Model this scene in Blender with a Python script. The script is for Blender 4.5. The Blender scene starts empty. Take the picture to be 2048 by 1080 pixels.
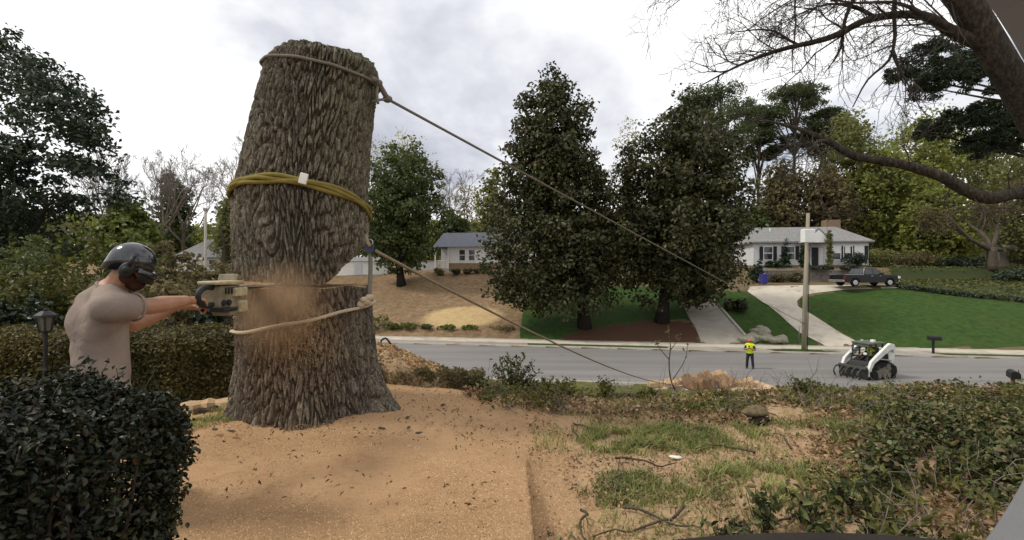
import bpy, bmesh, math, random
import numpy as np
from mathutils import Vector, Matrix

# ------------------------------------------------------------------ camera, sky, sun, exposure
SC = bpy.context.scene
COL = SC.collection
CZ = 5.85                      # eye level above the road surface (road = z 0)
F = 950.0                      # focal length in photograph pixels (2048 wide)
cam_d = bpy.data.cameras.new('camera')
cam = bpy.data.objects.new('camera', cam_d)
COL.objects.link(cam)
cam.location = (0, 0, CZ)
cam.rotation_euler = (math.radians(90), 0, 0)
cam_d.sensor_width = 36.0
cam_d.lens = 36.0 * F / 2048.0
cam_d.clip_start = 0.05
cam_d.clip_end = 3000
SC.camera = cam

SUN_EL, SUN_AZ = math.radians(50), math.radians(-92)     # azimuth from +Y towards +X
wd = bpy.data.worlds.new('World'); SC.world = wd; wd.use_nodes = True
nt = wd.node_tree; nt.nodes.clear()
def WN(t, **k):
    n = nt.nodes.new(t)
    for a, b in k.items(): setattr(n, a, b)
    return n
def wlink(a, b): nt.links.new(a, b)
w_out = WN('ShaderNodeOutputWorld'); w_bg = WN('ShaderNodeBackground'); w_bg.inputs['Strength'].default_value = 0.1
w_sky = WN('ShaderNodeTexSky', sky_type='NISHITA', sun_disc=False, sun_elevation=SUN_EL, sun_rotation=SUN_AZ, altitude=300, dust_density=2.0)
w_tc = WN('ShaderNodeTexCoord')
# cloud layer: direction projected on a flat cloud deck, so that clouds shrink to the horizon
w_sep = WN('ShaderNodeSeparateXYZ'); wlink(w_tc.outputs['Generated'], w_sep.inputs[0])
w_zc = WN('ShaderNodeMath', operation='MAXIMUM'); wlink(w_sep.outputs['Z'], w_zc.inputs[0]); w_zc.inputs[1].default_value = 0.0
w_za = WN('ShaderNodeMath', operation='ADD'); wlink(w_zc.outputs[0], w_za.inputs[0]); w_za.inputs[1].default_value = 0.22
w_dx = WN('ShaderNodeMath', operation='DIVIDE'); wlink(w_sep.outputs['X'], w_dx.inputs[0]); wlink(w_za.outputs[0], w_dx.inputs[1])
w_dy = WN('ShaderNodeMath', operation='DIVIDE'); wlink(w_sep.outputs['Y'], w_dy.inputs[0]); wlink(w_za.outputs[0], w_dy.inputs[1])
w_c = WN('ShaderNodeCombineXYZ'); wlink(w_dx.outputs[0], w_c.inputs[0]); wlink(w_dy.outputs[0], w_c.inputs[1])
def wnoise(scale, seed, detail=6, rough=0.55, dist=0.3):
    n = WN('ShaderNodeTexNoise'); n.noise_dimensions = '4D'
    n.inputs['W'].default_value = seed; n.inputs['Scale'].default_value = scale
    n.inputs['Detail'].default_value = detail; n.inputs['Roughness'].default_value = rough; n.inputs['Distortion'].default_value = dist
    wlink(w_c.outputs[0], n.inputs['Vector']); return n
def wramp(fac, stops):
    r = WN('ShaderNodeValToRGB'); e = r.color_ramp
    e.elements[0].position, e.elements[0].color = stops[0]
    e.elements[1].position, e.elements[1].color = stops[1]
    for p, c in stops[2:]:
        x = e.elements.new(p); x.color = c
    wlink(fac, r.inputs[0]); return r
n_grey = wnoise(0.85, 14.2)
n_gap = wnoise(0.7, 1.6, 4, 0.5, 0.2)
g = lambda a, b=None, c=None: (a, b if b is not None else a, c if c is not None else a, 1)
r_cloud = wramp(n_grey.outputs['Fac'], [(0.33, g(0.50, 0.53, 0.62)), (0.40, g(0.74, 0.76, 0.83)), (0.47, g(1.06, 1.07, 1.09)), (0.55, g(1.26, 1.26, 1.26))])
w_cs = WN('ShaderNodeVectorMath', operation='SCALE'); wlink(r_cloud.outputs[0], w_cs.inputs[0]); w_cs.inputs['Scale'].default_value = 10.0
r_gap = wramp(n_gap.outputs['Fac'], [(0.30, g(0.0)), (0.41, g(1.0))])
w_mix = WN('ShaderNodeMix', data_type='RGBA')
wlink(r_gap.outputs[0], w_mix.inputs[0]); wlink(w_sky.outputs[0], w_mix.inputs[6]); wlink(w_cs.outputs[0], w_mix.inputs[7])
wlink(w_mix.outputs[2], w_bg.inputs['Color']); wlink(w_bg.outputs[0], w_out.inputs['Surface'])

sun_d = bpy.data.lights.new('sun', 'SUN'); sun_d.energy = 2.4; sun_d.angle = math.radians(10); sun_d.color = (1.0, 0.95, 0.87)
sun = bpy.data.objects.new('sun', sun_d); COL.objects.link(sun)
sd = Vector((math.sin(SUN_AZ) * math.cos(SUN_EL), math.cos(SUN_AZ) * math.cos(SUN_EL), math.sin(SUN_EL)))
sun.rotation_euler = sd.to_track_quat('Z', 'Y').to_euler()
vs = SC.view_settings
vs.view_transform = 'Standard'; vs.look = 'None'; vs.gamma = 1.0; vs.use_curve_mapping = False; vs.exposure = 0.0
SC.cycles.max_bounces = 6; SC.cycles.diffuse_bounces = 3; SC.cycles.transparent_max_bounces = 8

# ------------------------------------------------------------------ helpers
RNG = np.random.default_rng(11)
random.seed(5)
def P(px, py, d):
    """point seen at photograph pixel (px, py) at distance d along the view axis"""
    return Vector(((px - 1024) / F * d, d, CZ + (540 - py) / F * d))
def sstep(x, a, b):
    t = np.clip((np.asarray(x, float) - a) / (b - a), 0, 1)
    return t * t * (3 - 2 * t)
_TAB = np.random.default_rng(99).random((256, 256))
def vnoise(x, y, s=0):
    x = np.asarray(x, float) + s * 17.3; y = np.asarray(y, float) + s * 9.1
    xi = np.floor(x).astype(int); yi = np.floor(y).astype(int)
    fx = x - xi; fy = y - yi
    fx = fx * fx * (3 - 2 * fx); fy = fy * fy * (3 - 2 * fy)
    a = _TAB[xi & 255, yi & 255]; b = _TAB[(xi + 1) & 255, yi & 255]; c = _TAB[xi & 255, (yi + 1) & 255]; d = _TAB[(xi + 1) & 255, (yi + 1) & 255]
    return (a * (1 - fx) + b * fx) * (1 - fy) + (c * (1 - fx) + d * fx) * fy
def fbm(x, y, o=4, s=0):
    v = 0; a = 0.5; f = 1.0
    for i in range(o):
        v = v + a * vnoise(np.asarray(x) * f, np.asarray(y) * f, s + i * 3); a *= 0.5; f *= 2.03
    return v / (1 - 0.5 ** o)

def tag(o, label=None, cat=None, group=None, kind=None):
    if label: o['label'] = label
    if cat: o['category'] = cat
    if group: o['group'] = group
    if kind: o['kind'] = kind
    return o
def empty(name, loc=(0, 0, 0), rz=0.0, label=None, cat=None, group=None):
    o = bpy.data.objects.new(name, None); COL.objects.link(o)
    o.location = loc; o.rotation_euler = (0, 0, rz); o.empty_display_size = 0.2
    return tag(o, label, cat, group)
def np_mesh(name, V, Fc, mat=None, parent=None, smooth=False):
    """V (n,3); Fc (m,k) array or list of arrays with different k"""
    me = bpy.data.meshes.new(name)
    V = np.asarray(V, np.float32).reshape(-1, 3)
    if isinstance(Fc, np.ndarray): Fc = [Fc]
    Fc = [np.asarray(f, np.int32) for f in Fc if len(f)]
    me.vertices.add(len(V)); me.vertices.foreach_set('co', V.ravel())
    nl = sum(f.size for f in Fc); nf = sum(len(f) for f in Fc)
    me.loops.add(nl); me.polygons.add(nf)
    me.loops.foreach_set('vertex_index', np.concatenate([f.ravel() for f in Fc]))
    tot = np.concatenate([np.full(len(f), f.shape[1], np.int32) for f in Fc])
    me.polygons.foreach_set('loop_start', np.concatenate([[0], np.cumsum(tot)[:-1]]).astype(np.int32))
    if smooth: me.polygons.foreach_set('use_smooth', np.ones(nf, bool))
    me.update(calc_edges=True); me.validate()
    if mat: me.materials.append(mat)
    o = bpy.data.objects.new(name, me); COL.objects.link(o)
    if parent: o.parent = parent
    return o
def set_attr(o, name, vals):
    a = o.data.attributes.new(name, 'FLOAT', 'POINT'); a.data.foreach_set('value', np.asarray(vals, np.float32).ravel())

class MB:
    """collects simple closed shapes into one mesh"""
    def __init__(s): s.v = []; s.f = []
    def add(s, vs_, fs):
        b = len(s.v); s.v += [tuple(v) for v in vs_]; s.f += [tuple(i + b for i in f) for f in fs]; return s
    def box(s, c, size, M=None):
        x, y, z = size[0] / 2, size[1] / 2, size[2] / 2
        vv = [Vector((i * x, j * y, k * z)) for i in (-1, 1) for j in (-1, 1) for k in (-1, 1)]
        if M is not None: vv = [M @ v for v in vv]
        return s.add([v + Vector(c) for v in vv], [(0, 1, 3, 2), (4, 6, 7, 5), (0, 4, 5, 1), (2, 3, 7, 6), (0, 2, 6, 4), (1, 5, 7, 3)])
    def span(s, a, b):
        a, b = Vector(a), Vector(b); return s.box((a + b) / 2, [abs(q) for q in (b - a)])
    def cyl(s, p0, p1, r0, r1=None, n=10, caps=True):
        p0, p1 = Vector(p0), Vector(p1); r1 = r0 if r1 is None else r1
        d = (p1 - p0).normalized(); u = d.orthogonal().normalized(); w = d.cross(u)
        vv = []
        for p, r in ((p0, r0), (p1, r1)):
            for i in range(n):
                a = 2 * math.pi * i / n; vv.append(p + (u * math.cos(a) + w * math.sin(a)) * r)
        ff = [(i, (i + 1) % n, n + (i + 1) % n, n + i) for i in range(n)]
        if caps: ff += [tuple(range(n - 1, -1, -1)), tuple(range(n, 2 * n))]
        return s.add(vv, ff)
    def sph(s, c, r, sc=(1, 1, 1), n=10, m=7, M=None):
        vv = []; c = Vector(c)
        for j in range(1, m):
            t = math.pi * j / m
            for i in range(n):
                a = 2 * math.pi * i / n
                vv.append(Vector((math.sin(t) * math.cos(a) * r * sc[0], math.sin(t) * math.sin(a) * r * sc[1], math.cos(t) * r * sc[2])))
        vv += [Vector((0, 0, r * sc[2])), Vector((0, 0, -r * sc[2]))]
        if M is not None: vv = [M @ v for v in vv]
        vv = [v + c for v in vv]
        T, B = len(vv) - 2, len(vv) - 1; ff = []
        for j in range(m - 2):
            for i in range(n):
                k = (i + 1) % n; ff.append((j * n + i, (j + 1) * n + i, (j + 1) * n + k, j * n + k))
        for i in range(n):
            k = (i + 1) % n; ff.append((T, i, k)); ff.append((B, (m - 2) * n + k, (m - 2) * n + i))
        return s.add(vv, ff)
    def tube(s, pts, r, n=8, closed=False):
        V, Fq, caps = tube_np([pts], [r], n, closed)
        return s.add([tuple(v) for v in V], [tuple(f) for f in Fq] + caps)
    def prism(s, poly, axis, a, b):
        """poly of 2D points in the plane normal to axis ('x','y','z'), extruded a..b"""
        def mk(p, t): return {'x': (t, p[0], p[1]), 'y': (p[0], t, p[1]), 'z': (p[0], p[1], t)}[axis]
        n = len(poly)
        vv = [mk(p, a) for p in poly] + [mk(p, b) for p in poly]
        return s.add(vv, [tuple(range(n - 1, -1, -1)), tuple(range(n, 2 * n))] + [(i, (i + 1) % n, n + (i + 1) % n, n + i) for i in range(n)])
    def capsule(s, p0, p1, r0, r1=None, n=10):
        r1 = r0 if r1 is None else r1
        if (Vector(p1) - Vector(p0)).length > 1e-4: s.cyl(p0, p1, r0, r1, n)
        s.sph(p0, r0, n=n, m=6); s.sph(p1, r1, n=n, m=6); return s
    def build(s, name, mat, parent=None, smooth=False, bevel=0.0, xf=None):
        me = bpy.data.meshes.new(name)
        vv = s.v if xf is None else [tuple(xf @ Vector(v)) for v in s.v]
        me.from_pydata(vv, [], s.f)
        bm = bmesh.new(); bm.from_mesh(me); bmesh.ops.recalc_face_normals(bm, faces=bm.faces); bm.to_mesh(me); bm.free()
        if smooth: me.polygons.foreach_set('use_smooth', np.ones(len(me.polygons), bool))
        if mat: me.materials.append(mat)
        o = bpy.data.objects.new(name, me); COL.objects.link(o)
        if parent: o.parent = parent
        if bevel:
            m = o.modifiers.new('bevel', 'BEVEL'); m.width = bevel; m.segments = 2; m.limit_method = 'ANGLE'
        return o

def tube_np(lines, radii, n=5, closed=False):
    """many tapered tubes -> vertices, quads, end caps"""
    VV = []; FF = []; caps = []; base = 0
    ang = np.linspace(0, 2 * np.pi, n, endpoint=False); ca, sa = np.cos(ang), np.sin(ang)
    for pts, r in zip(lines, radii):
        p = np.asarray([tuple(q) for q in pts], float); k = len(p)
        rr = np.full(k, r, float) if np.isscalar(r) else np.asarray(r, float)
        if closed: t = np.roll(p, -1, 0) - np.roll(p, 1, 0)
        else: t = np.gradient(p, axis=0)
        t /= np.linalg.norm(t, axis=1)[:, None] + 1e-9
        u = np.cross(t[0], [0.31, 0.17, 0.93]); u /= np.linalg.norm(u) + 1e-9
        us = []
        for i in range(k):
            u = u - t[i] * np.dot(u, t[i]); u /= np.linalg.norm(u) + 1e-9; us.append(u)
        us = np.array(us); w = np.cross(t, us)
        ring = p[:, None, :] + rr[:, None, None] * (us[:, None, :] * ca[None, :, None] + w[:, None, :] * sa[None, :, None])
        VV.append(ring.reshape(-1, 3))
        kk = k if closed else k - 1
        i = np.arange(kk)[:, None]; j = np.arange(n)[None, :]
        i2 = (i + 1) % k; j2 = (j + 1) % n
        FF.append((np.stack([i * n + j, i * n + j2, i2 * n + j2, i2 * n + j], -1).reshape(-1, 4) + base))
        if not closed:
            caps.append(tuple(base + q for q in range(n - 1, -1, -1))); caps.append(tuple(base + (k - 1) * n + q for q in range(n)))
        base += k * n
    return np.concatenate(VV), np.concatenate(FF), caps
def tubes(name, lines, radii, mat, parent=None, n=5, closed=False, smooth=True):
    V, Fq, caps = tube_np(lines, radii, n, closed)
    fs = [Fq] + ([np.array(caps)] if caps else [])
    return np_mesh(name, V, fs, mat, parent, smooth)
def lerp(a, b, t): return Vector(a) + (Vector(b) - Vector(a)) * t
def curve_pts(ctrl, n=24):
    """Catmull-Rom through control points"""
    c = [np.asarray(tuple(p), float) for p in ctrl]; c = [2 * c[0] - c[1]] + c + [2 * c[-1] - c[-2]]
    out = []; m = len(c) - 3
    for i in range(n):
        t = i / (n - 1) * m; k = min(int(t), m - 1); t -= k
        a, b, cc, d = c[k:k + 4]
        out.append(0.5 * ((2 * b) + (cc - a) * t + (2 * a - 5 * b + 4 * cc - d) * t * t + (3 * b - a - 3 * cc + d) * t ** 3))
    return np.array(out)

# ------------------------------------------------------------------ leaves
def unit(v): return v / (np.linalg.norm(v, axis=-1, keepdims=True) + 1e-9)
def leaf_geo(C, size, rng, aspect=0.5, outward=None, obias=0.6, up=0.35, oval=False, fold=0.18, droop=0.0):
    """leaf blades centred on points C (n,3): folded diamonds, or ovals with a mid rib"""
    n = len(C)
    nr = unit(rng.normal(size=(n, 3)))
    if outward is not None: nr = unit(nr + obias * outward)
    nr = unit(nr + np.array([0, 0, up]))
    ax = unit(np.cross(nr, unit(rng.normal(size=(n, 3)))))
    ax = unit(ax + np.array([0, 0, -droop])); sd_ = unit(np.cross(nr, ax)); nr = np.cross(ax, sd_)
    s = (size * (0.65 + 0.7 * rng.random(n)))[:, None] if np.isscalar(size) else np.asarray(size)[:, None]
    L = ax * s * 0.5; W = sd_ * s * aspect * 0.5; U = nr * s * fold
    if not oval:
        V = np.stack([C - L, C + W + U, C + L, C - W + U], 1).reshape(-1, 3)
        b = np.arange(n)[:, None] * 4
        return V, np.concatenate([b + [0, 1, 2], b + [0, 2, 3]])
    V = np.stack([C - L, C - 0.35 * L + W + U, C + 0.35 * L + 0.85 * W + U, C + L - 0.6 * U, C + 0.35 * L - 0.85 * W + U, C - 0.35 * L - W + U], 1).reshape(-1, 3)
    b = np.arange(n)[:, None] * 6
    return V, np.concatenate([b + [0, 1, 2, 3], b + [0, 3, 4, 5]])
def leaf_obj(name, C, size, mat, parent, rng, **k):
    V, Fc = leaf_geo(np.asarray(C, float), size, rng, **k)
    return tag(np_mesh(name, V, Fc, mat, parent), kind='stuff')
def crown_pts(rng, blobs, nclump, per, rad, inner=0.5, flat=0.75, rag=0.0):
    """clumps of leaf positions spread through the outer volume of a set of ellipsoids; also the outward directions"""
    vol = np.array([b[3] * b[4] * b[5] for b in blobs]) ** 0.66; vol /= vol.sum()
    idx = rng.choice(len(blobs), nclump, p=vol); B = np.array(blobs)[idx]
    d = unit(rng.normal(size=(nclump, 3))); r = (inner ** 3 + (1 - inner ** 3) * rng.random(nclump)) ** (1 / 3) * (1 + rag * np.abs(rng.normal(size=nclump)))
    c = B[:, :3] + d * r[:, None] * B[:, 3:6]
    rr = rad * (0.6 + 0.8 * rng.random(nclump))
    m = (per * (0.5 + rng.random(nclump))).astype(int)
    ci = np.repeat(np.arange(nclump), m)
    q = unit(rng.normal(size=(len(ci), 3))) * (rng.random(len(ci)) ** 0.45)[:, None] * rr[ci][:, None] * np.array([1, 1, flat])
    return c[ci] + q, unit(d[ci] * 0.6 + q / (rr[ci][:, None] + 1e-6) * 0.6 + np.array([0, 0, 0.25]))
def grow(rng, p, d, L, r, depth, lines, radii, wig=0.22, kids=4, shrink=0.62, spread=0.75, up=0.12, seg=5, rmin=0.004, tmin=0.25):
    pts = [np.array(p, float)]; d = unit(np.array(d, float)); dirs = []
    for i in range(seg):
        d = unit(d + rng.normal(size=3) * wig * 0.6 + np.array([0, 0, up * 0.4])); dirs.append(d)
        pts.append(pts[-1] + d * L / seg)
    rr = np.linspace(r, max(r * 0.35, rmin * 0.7), seg + 1)
    lines.append(np.array(pts)); radii.append(rr)
    if depth <= 0: return
    for k in range(kids):
        t = tmin + (1 - tmin) * (k + rng.random()) / kids; i = min(int(t * seg), seg - 1); f = t * seg - i
        q = pts[i] + (pts[i + 1] - pts[i]) * f; side = unit(np.cross(dirs[i], rng.normal(size=3)))
        nd = unit(dirs[i] * (1 - spread * 0.5) + side * spread + np.array([0, 0, up]))
        grow(rng, q, nd, L * shrink * (0.7 + 0.5 * rng.random()) * (1.1 - 0.35 * t), max(rr[i] * 0.55, rmin), depth - 1, lines, radii, wig, kids, shrink, spread, up, max(3, seg - 1), rmin, tmin)

# ------------------------------------------------------------------ materials
def newmat(name):
    m = bpy.data.materials.new(name); m.use_nodes = True; m.node_tree.nodes.clear(); return m, m.node_tree
def nd(t, typ, **k):
    n = t.nodes.new(typ)
    for a, b in k.items():
        if a in n.inputs.keys() if isinstance(a, str) else False: n.inputs[a].default_value = b
        else: setattr(n, a, b)
    return n
def noise_node(t, vec, scale, detail=4, rough=0.6, dist=0.0):
    n = t.nodes.new('ShaderNodeTexNoise'); n.inputs['Scale'].default_value = scale; n.inputs['Detail'].default_value = detail
    n.inputs['Roughness'].default_value = rough; n.inputs['Distortion'].default_value = dist
    t.links.new(vec, n.inputs['Vector']); return n.outputs['Fac']
def ramp(t, fac, stops):
    r = t.nodes.new('ShaderNodeValToRGB'); e = r.color_ramp
    for i, (p, c) in enumerate(stops):
        x = e.elements[i] if i < 2 else e.elements.new(p)
        x.position = p; x.color = (*c, 1) if len(c) == 3 else c
    t.links.new(fac, r.inputs[0]); return r.outputs[0]
def mixc(t, fac, a, b, mode='MIX'):
    m = t.nodes.new('ShaderNodeMix'); m.data_type = 'RGBA'; m.blend_type = mode
    for s, v in ((0, fac), (6, a), (7, b)):
        if hasattr(v, 'links'): t.links.new(v, m.inputs[s])
        else: m.inputs[s].default_value = v if s == 0 else ((*v, 1) if len(v) == 3 else v)
    return m.outputs[2]
def mathn(t, op, a, b=0.0):
    m = t.nodes.new('ShaderNodeMath'); m.operation = op
    for i, v in ((0, a), (1, b)):
        if hasattr(v, 'links'): t.links.new(v, m.inputs[i])
        else: m.inputs[i].default_value = v
    return m.outputs[0]
def attrn(t, name):
    a = t.nodes.new('ShaderNodeAttribute'); a.attribute_name = name; return a.outputs['Fac']
def objvec(t, stretch=None):
    c = t.nodes.new('ShaderNodeTexCoord').outputs['Object']
    if stretch:
        m = t.nodes.new('ShaderNodeMapping'); m.inputs['Scale'].default_value = stretch; t.links.new(c, m.inputs[0]); return m.outputs[0]
    return c
def finish(t, color, rough=0.8, spec=0.3, metal=0.0, bump=None, bstr=0.4, bdist=0.02, transl=0.0, coat=0.0):
    b = t.nodes.new('ShaderNodeBsdfPrincipled'); o = t.nodes.new('ShaderNodeOutputMaterial')
    if hasattr(color, 'links'): t.links.new(color, b.inputs['Base Color'])
    else: b.inputs['Base Color'].default_value = (*color, 1)
    if hasattr(rough, 'links'): t.links.new(rough, b.inputs['Roughness'])
    else: b.inputs['Roughness'].default_value = rough
    b.inputs['Specular IOR Level'].default_value = spec; b.inputs['Metallic'].default_value = metal; b.inputs['Coat Weight'].default_value = coat
    if bump is not None:
        bp = t.nodes.new('ShaderNodeBump'); bp.inputs['Strength'].default_value = bstr; bp.inputs['Distance'].default_value = bdist
        t.links.new(bump, bp.inputs['Height']); t.links.new(bp.outputs[0], b.inputs['Normal'])
    if transl:
        tr = t.nodes.new('ShaderNodeBsdfTranslucent'); mx = t.nodes.new('ShaderNodeMixShader'); mx.inputs[0].default_value = transl
        if hasattr(color, 'links'): t.links.new(color, tr.inputs[0])
        else: tr.inputs[0].default_value = (*color, 1)
        t.links.new(b.outputs[0], mx.inputs[1]); t.links.new(tr.outputs[0], mx.inputs[2]); t.links.new(mx.outputs[0], o.inputs[0])
    else: t.links.new(b.outputs[0], o.inputs[0])
def M_plain(name, c1, c2=None, scale=6, rough=0.7, spec=0.3, metal=0.0, bump=0.0, bscale=60, stretch=None, coat=0.0):
    m, t = newmat(name); v = objvec(t, stretch)
    c2 = c2 or tuple(x * 0.75 for x in c1)
    col = ramp(t, noise_node(t, v, scale, 5, 0.65), [(0.35, c2), (0.65, c1)])
    finish(t, col, rough, spec, metal, noise_node(t, v, bscale, 4, 0.7) if bump else None, bump, 0.01, coat=coat)
    return m
def M_leaf(name, cols, rough=0.5, spec=0.35, transl=0.25, clump=0.5):
    """leaf colours vary blade by blade and slowly through the plant"""
    m, t = newmat(name)
    isl = t.nodes.new('ShaderNodeNewGeometry').outputs['Random Per Island']
    k = len(cols)
    a = ramp(t, isl, [(i / max(k - 1, 1), c) for i, c in enumerate(cols)])
    pos = t.nodes.new('ShaderNodeNewGeometry').outputs['Position']
    n = noise_node(t, pos, clump, 3, 0.6)
    v = ramp(t, n, [(0.3, (0.72, 0.74, 0.74)), (0.7, (1.28, 1.24, 1.1))])
    finish(t, mixc(t, 1.0, a, v, 'MULTIPLY'), rough, spec, transl=transl)
    return m

MAT = {}
MAT['road'] = None
def mk_asphalt():
    m, t = newmat('asphalt'); v = objvec(t)
    big = noise_node(t, v, 0.35, 4, 0.6, 0.6); fine = noise_node(t, v, 14, 4, 0.8)
    lane = noise_node(t, objvec(t, (0.05, 0.9, 1)), 1.0, 4, 0.6)
    c = ramp(t, big, [(0.3, (0.150, 0.138, 0.130)), (0.7, (0.215, 0.20, 0.19))])
    c = mixc(t, 0.6, c, ramp(t, lane, [(0.35, (0.125, 0.116, 0.11)), (0.65, (0.245, 0.23, 0.22))]))
    c = mixc(t, 0.35, c, ramp(t, fine, [(0.35, (0.11, 0.105, 0.10)), (0.65, (0.25, 0.24, 0.23))]))
    st = noise_node(t, v, 0.8, 6, 0.75, 1.0)
    c = mixc(t, ramp(t, st, [(0.63, (0, 0, 0)), (0.7, (0.55, 0.55, 0.55))]), c, (0.09, 0.08, 0.075))
    finish(t, c, 0.85, 0.25, bump=fine, bstr=0.25, bdist=0.01); return m
MAT['road'] = mk_asphalt()
def mk_concrete(name, a, b, stain=(0.2, 0.17, 0.14)):
    m, t = newmat(name); v = objvec(t)
    c = ramp(t, noise_node(t, v, 0.9, 5, 0.65, 0.5), [(0.3, b), (0.7, a)])
    c = mixc(t, 0.3, c, ramp(t, noise_node(t, v, 22, 3, 0.7), [(0.3, b), (0.7, a)]))
    c = mixc(t, ramp(t, noise_node(t, v, 0.5, 6, 0.7, 1.2), [(0.50, (0, 0, 0)), (0.68, (0.7, 0.7, 0.7))]), c, stain)
    finish(t, c, 0.85, 0.25, bump=noise_node(t, v, 40, 3), bstr=0.15, bdist=0.01); return m
MAT['concrete'] = mk_concrete('pale_concrete', (0.52, 0.47, 0.38), (0.40, 0.355, 0.285))
MAT['drive'] = mk_concrete('worn_drive_concrete', (0.36, 0.325, 0.27), (0.25, 0.22, 0.19))
MAT['kerb'] = mk_concrete('kerb_concrete', (0.40, 0.37, 0.31), (0.30, 0.275, 0.23))
MAT['gutter'] = mk_concrete('gutter_strip', (0.31, 0.25, 0.22), (0.26, 0.21, 0.19))

def mk_bark(name, cols, attr=True, stain=True, bd=0.016, fs=55):
    m, t = newmat(name); v = objvec(t)
    base = ramp(t, attrn(t, 'plate') if attr else noise_node(t, objvec(t, (9, 9, 2.5)), 1, 5, 0.7), [(i / (len(cols) - 1), c) for i, c in enumerate(cols)])
    fine = noise_node(t, objvec(t, (1, 1, 0.35)), fs, 5, 0.75)
    c = mixc(t, 0.68, base, ramp(t, fine, [(0.36, tuple(x * 0.5 for x in cols[0])), (0.5, cols[1]), (0.66, tuple(x * 1.15 for x in cols[-1]))]))
    big = noise_node(t, v, 1.1, 3, 0.5)
    c = mixc(t, 1.0, c, ramp(t, big, [(0.3, (0.78, 0.78, 0.78)), (0.7, (1.2, 1.16, 1.08))]), 'MULTIPLY')
    if stain:
        s = mathn(t, 'MULTIPLY', attrn(t, 'dust'), ramp(t, noise_node(t, objvec(t, (1, 1, 0.3)), 9, 5, 0.7), [(0.25, (0.25, 0.25, 0.25)), (0.6, (1, 1, 1))]))
        c = mixc(t, s, c, ramp(t, noise_node(t, v, 3.5, 4, 0.6), [(0.3, (0.15, 0.082, 0.038)), (0.7, (0.27, 0.14, 0.062))]))
        l = mathn(t, 'MULTIPLY', attrn(t, 'lichen'), noise_node(t, v, 6, 4, 0.6))
        c = mixc(t, l, c, (0.15, 0.145, 0.075))
    finish(t, c, 0.92, 0.15, bump=fine, bstr=1.0, bdist=bd); return m
MAT['bark_log'] = mk_bark('oak_bark', [(0.042, 0.035, 0.028), (0.13, 0.11, 0.088), (0.40, 0.36, 0.30)])
MAT['bark_far'] = mk_bark('grey_brown_bark', [(0.05, 0.04, 0.03), (0.085, 0.068, 0.052), (0.14, 0.115, 0.09)], attr=False, stain=False)
MAT['bark_limb'] = mk_bark('dark_limb_bark', [(0.026, 0.021, 0.017), (0.052, 0.043, 0.035), (0.11, 0.092, 0.075)], attr=False, stain=False, bd=0.05, fs=22)
MAT['bark_twig'] = M_plain('thin_twig_bark', (0.075, 0.06, 0.05), (0.04, 0.033, 0.028), 3, 0.9, 0.15)
MAT['bark_pale'] = M_plain('pale_twig_bark', (0.20, 0.17, 0.145), (0.13, 0.11, 0.095), 2, 0.9, 0.15)
MAT['bark_dark'] = M_plain('blackish_bark', (0.03, 0.024, 0.02), (0.018, 0.014, 0.012), 5, 0.9, 0.15, bump=0.6, bscale=14, stretch=(1, 1, 0.3))
MAT['wood'] = M_plain('fresh_cut_wood', (0.52, 0.36, 0.21), (0.40, 0.26, 0.14), 9, 0.8, 0.2, bump=0.5, bscale=40, stretch=(1, 6, 1))
MAT['wood_brown'] = M_plain('split_brown_wood', (0.30, 0.185, 0.105), (0.16, 0.095, 0.055), 5, 0.85, 0.2, bump=0.5, bscale=30, stretch=(1, 5, 1))
MAT['sawdust'] = M_plain('sawdust_heap', (0.44, 0.31, 0.19), (0.27, 0.18, 0.105), 5, 0.95, 0.1, bump=0.8, bscale=70)
# ------------------------------------------------------------------ terrain
def yf(x): return 36.4 - 0.155 * np.asarray(x, float)       # far edge of the road
def yn(x): return 25.2 - 0.145 * np.asarray(x, float)       # near edge of the road
STUMP = np.array([-2.28, 5.1])
def G(x, y):
    """ground height"""
    x = np.asarray(x, float); y = np.asarray(y, float)
    y1 = 6.1 + 4.5 * sstep(-x, 1.0, 5.0)
    yard = 4.22 + 0.22 * np.exp(-((x - STUMP[0]) ** 2 + (y - STUMP[1]) ** 2) / 4.0) + 0.10 * sstep(x, 1.5, 5.5) * (y < 9)
    ye = yn(x) - 1.3
    u = np.clip((y - y1) / (ye - y1), 0, 1)
    near = yard * (1 - u ** 0.86) + 0.10 * u ** 0.86
    s = y - (yf(x) + 3.0)
    s1 = 19.0 - 5.0 * sstep(x, 5, 15)
    far = 0.2 + 0.284 * np.clip(s, 0, s1) + 0.06 * np.clip(s - s1, 0, 60)
    # raised bed held by the retaining wall of the right-hand house
    bed = sstep(x, 27.3, 27.5) * (1 - 0.0 * x) * sstep(y, 54.6, 54.9) * np.clip((61 - 0.0 * y), 0, 1)
    far = far + bed * np.clip(6.1 - far, 0, 3)
    out = np.where(y < yn(x), near, np.where(y < yf(x), -0.05, np.where(s < 0, 0.09, far)))
    return out
def Gs(x, y): return float(G(x, y))
def drop(px, py, d0=33.0, d1=110.0):
    """where the view ray through a photograph pixel meets the far-side ground"""
    d = np.arange(d0, d1, 0.05); x = (px - 1024) / F * d; z = CZ + (540 - py) / F * d
    k = np.argmax(z <= G(x, d)) if np.any(z <= G(x, d)) else len(d) - 1
    return np.array([x[k], d[k]])
def inpoly(x, y, poly):
    r = np.zeros(x.shape, bool); n = len(poly)
    for i in range(n):
        (x0, y0), (x1, y1) = poly[i], poly[(i + 1) % n]
        c = ((y0 > y) != (y1 > y)) & (x < (x1 - x0) * (y - y0) / (y1 - y0 + 1e-12) + x0); r ^= c
    return r
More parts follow.
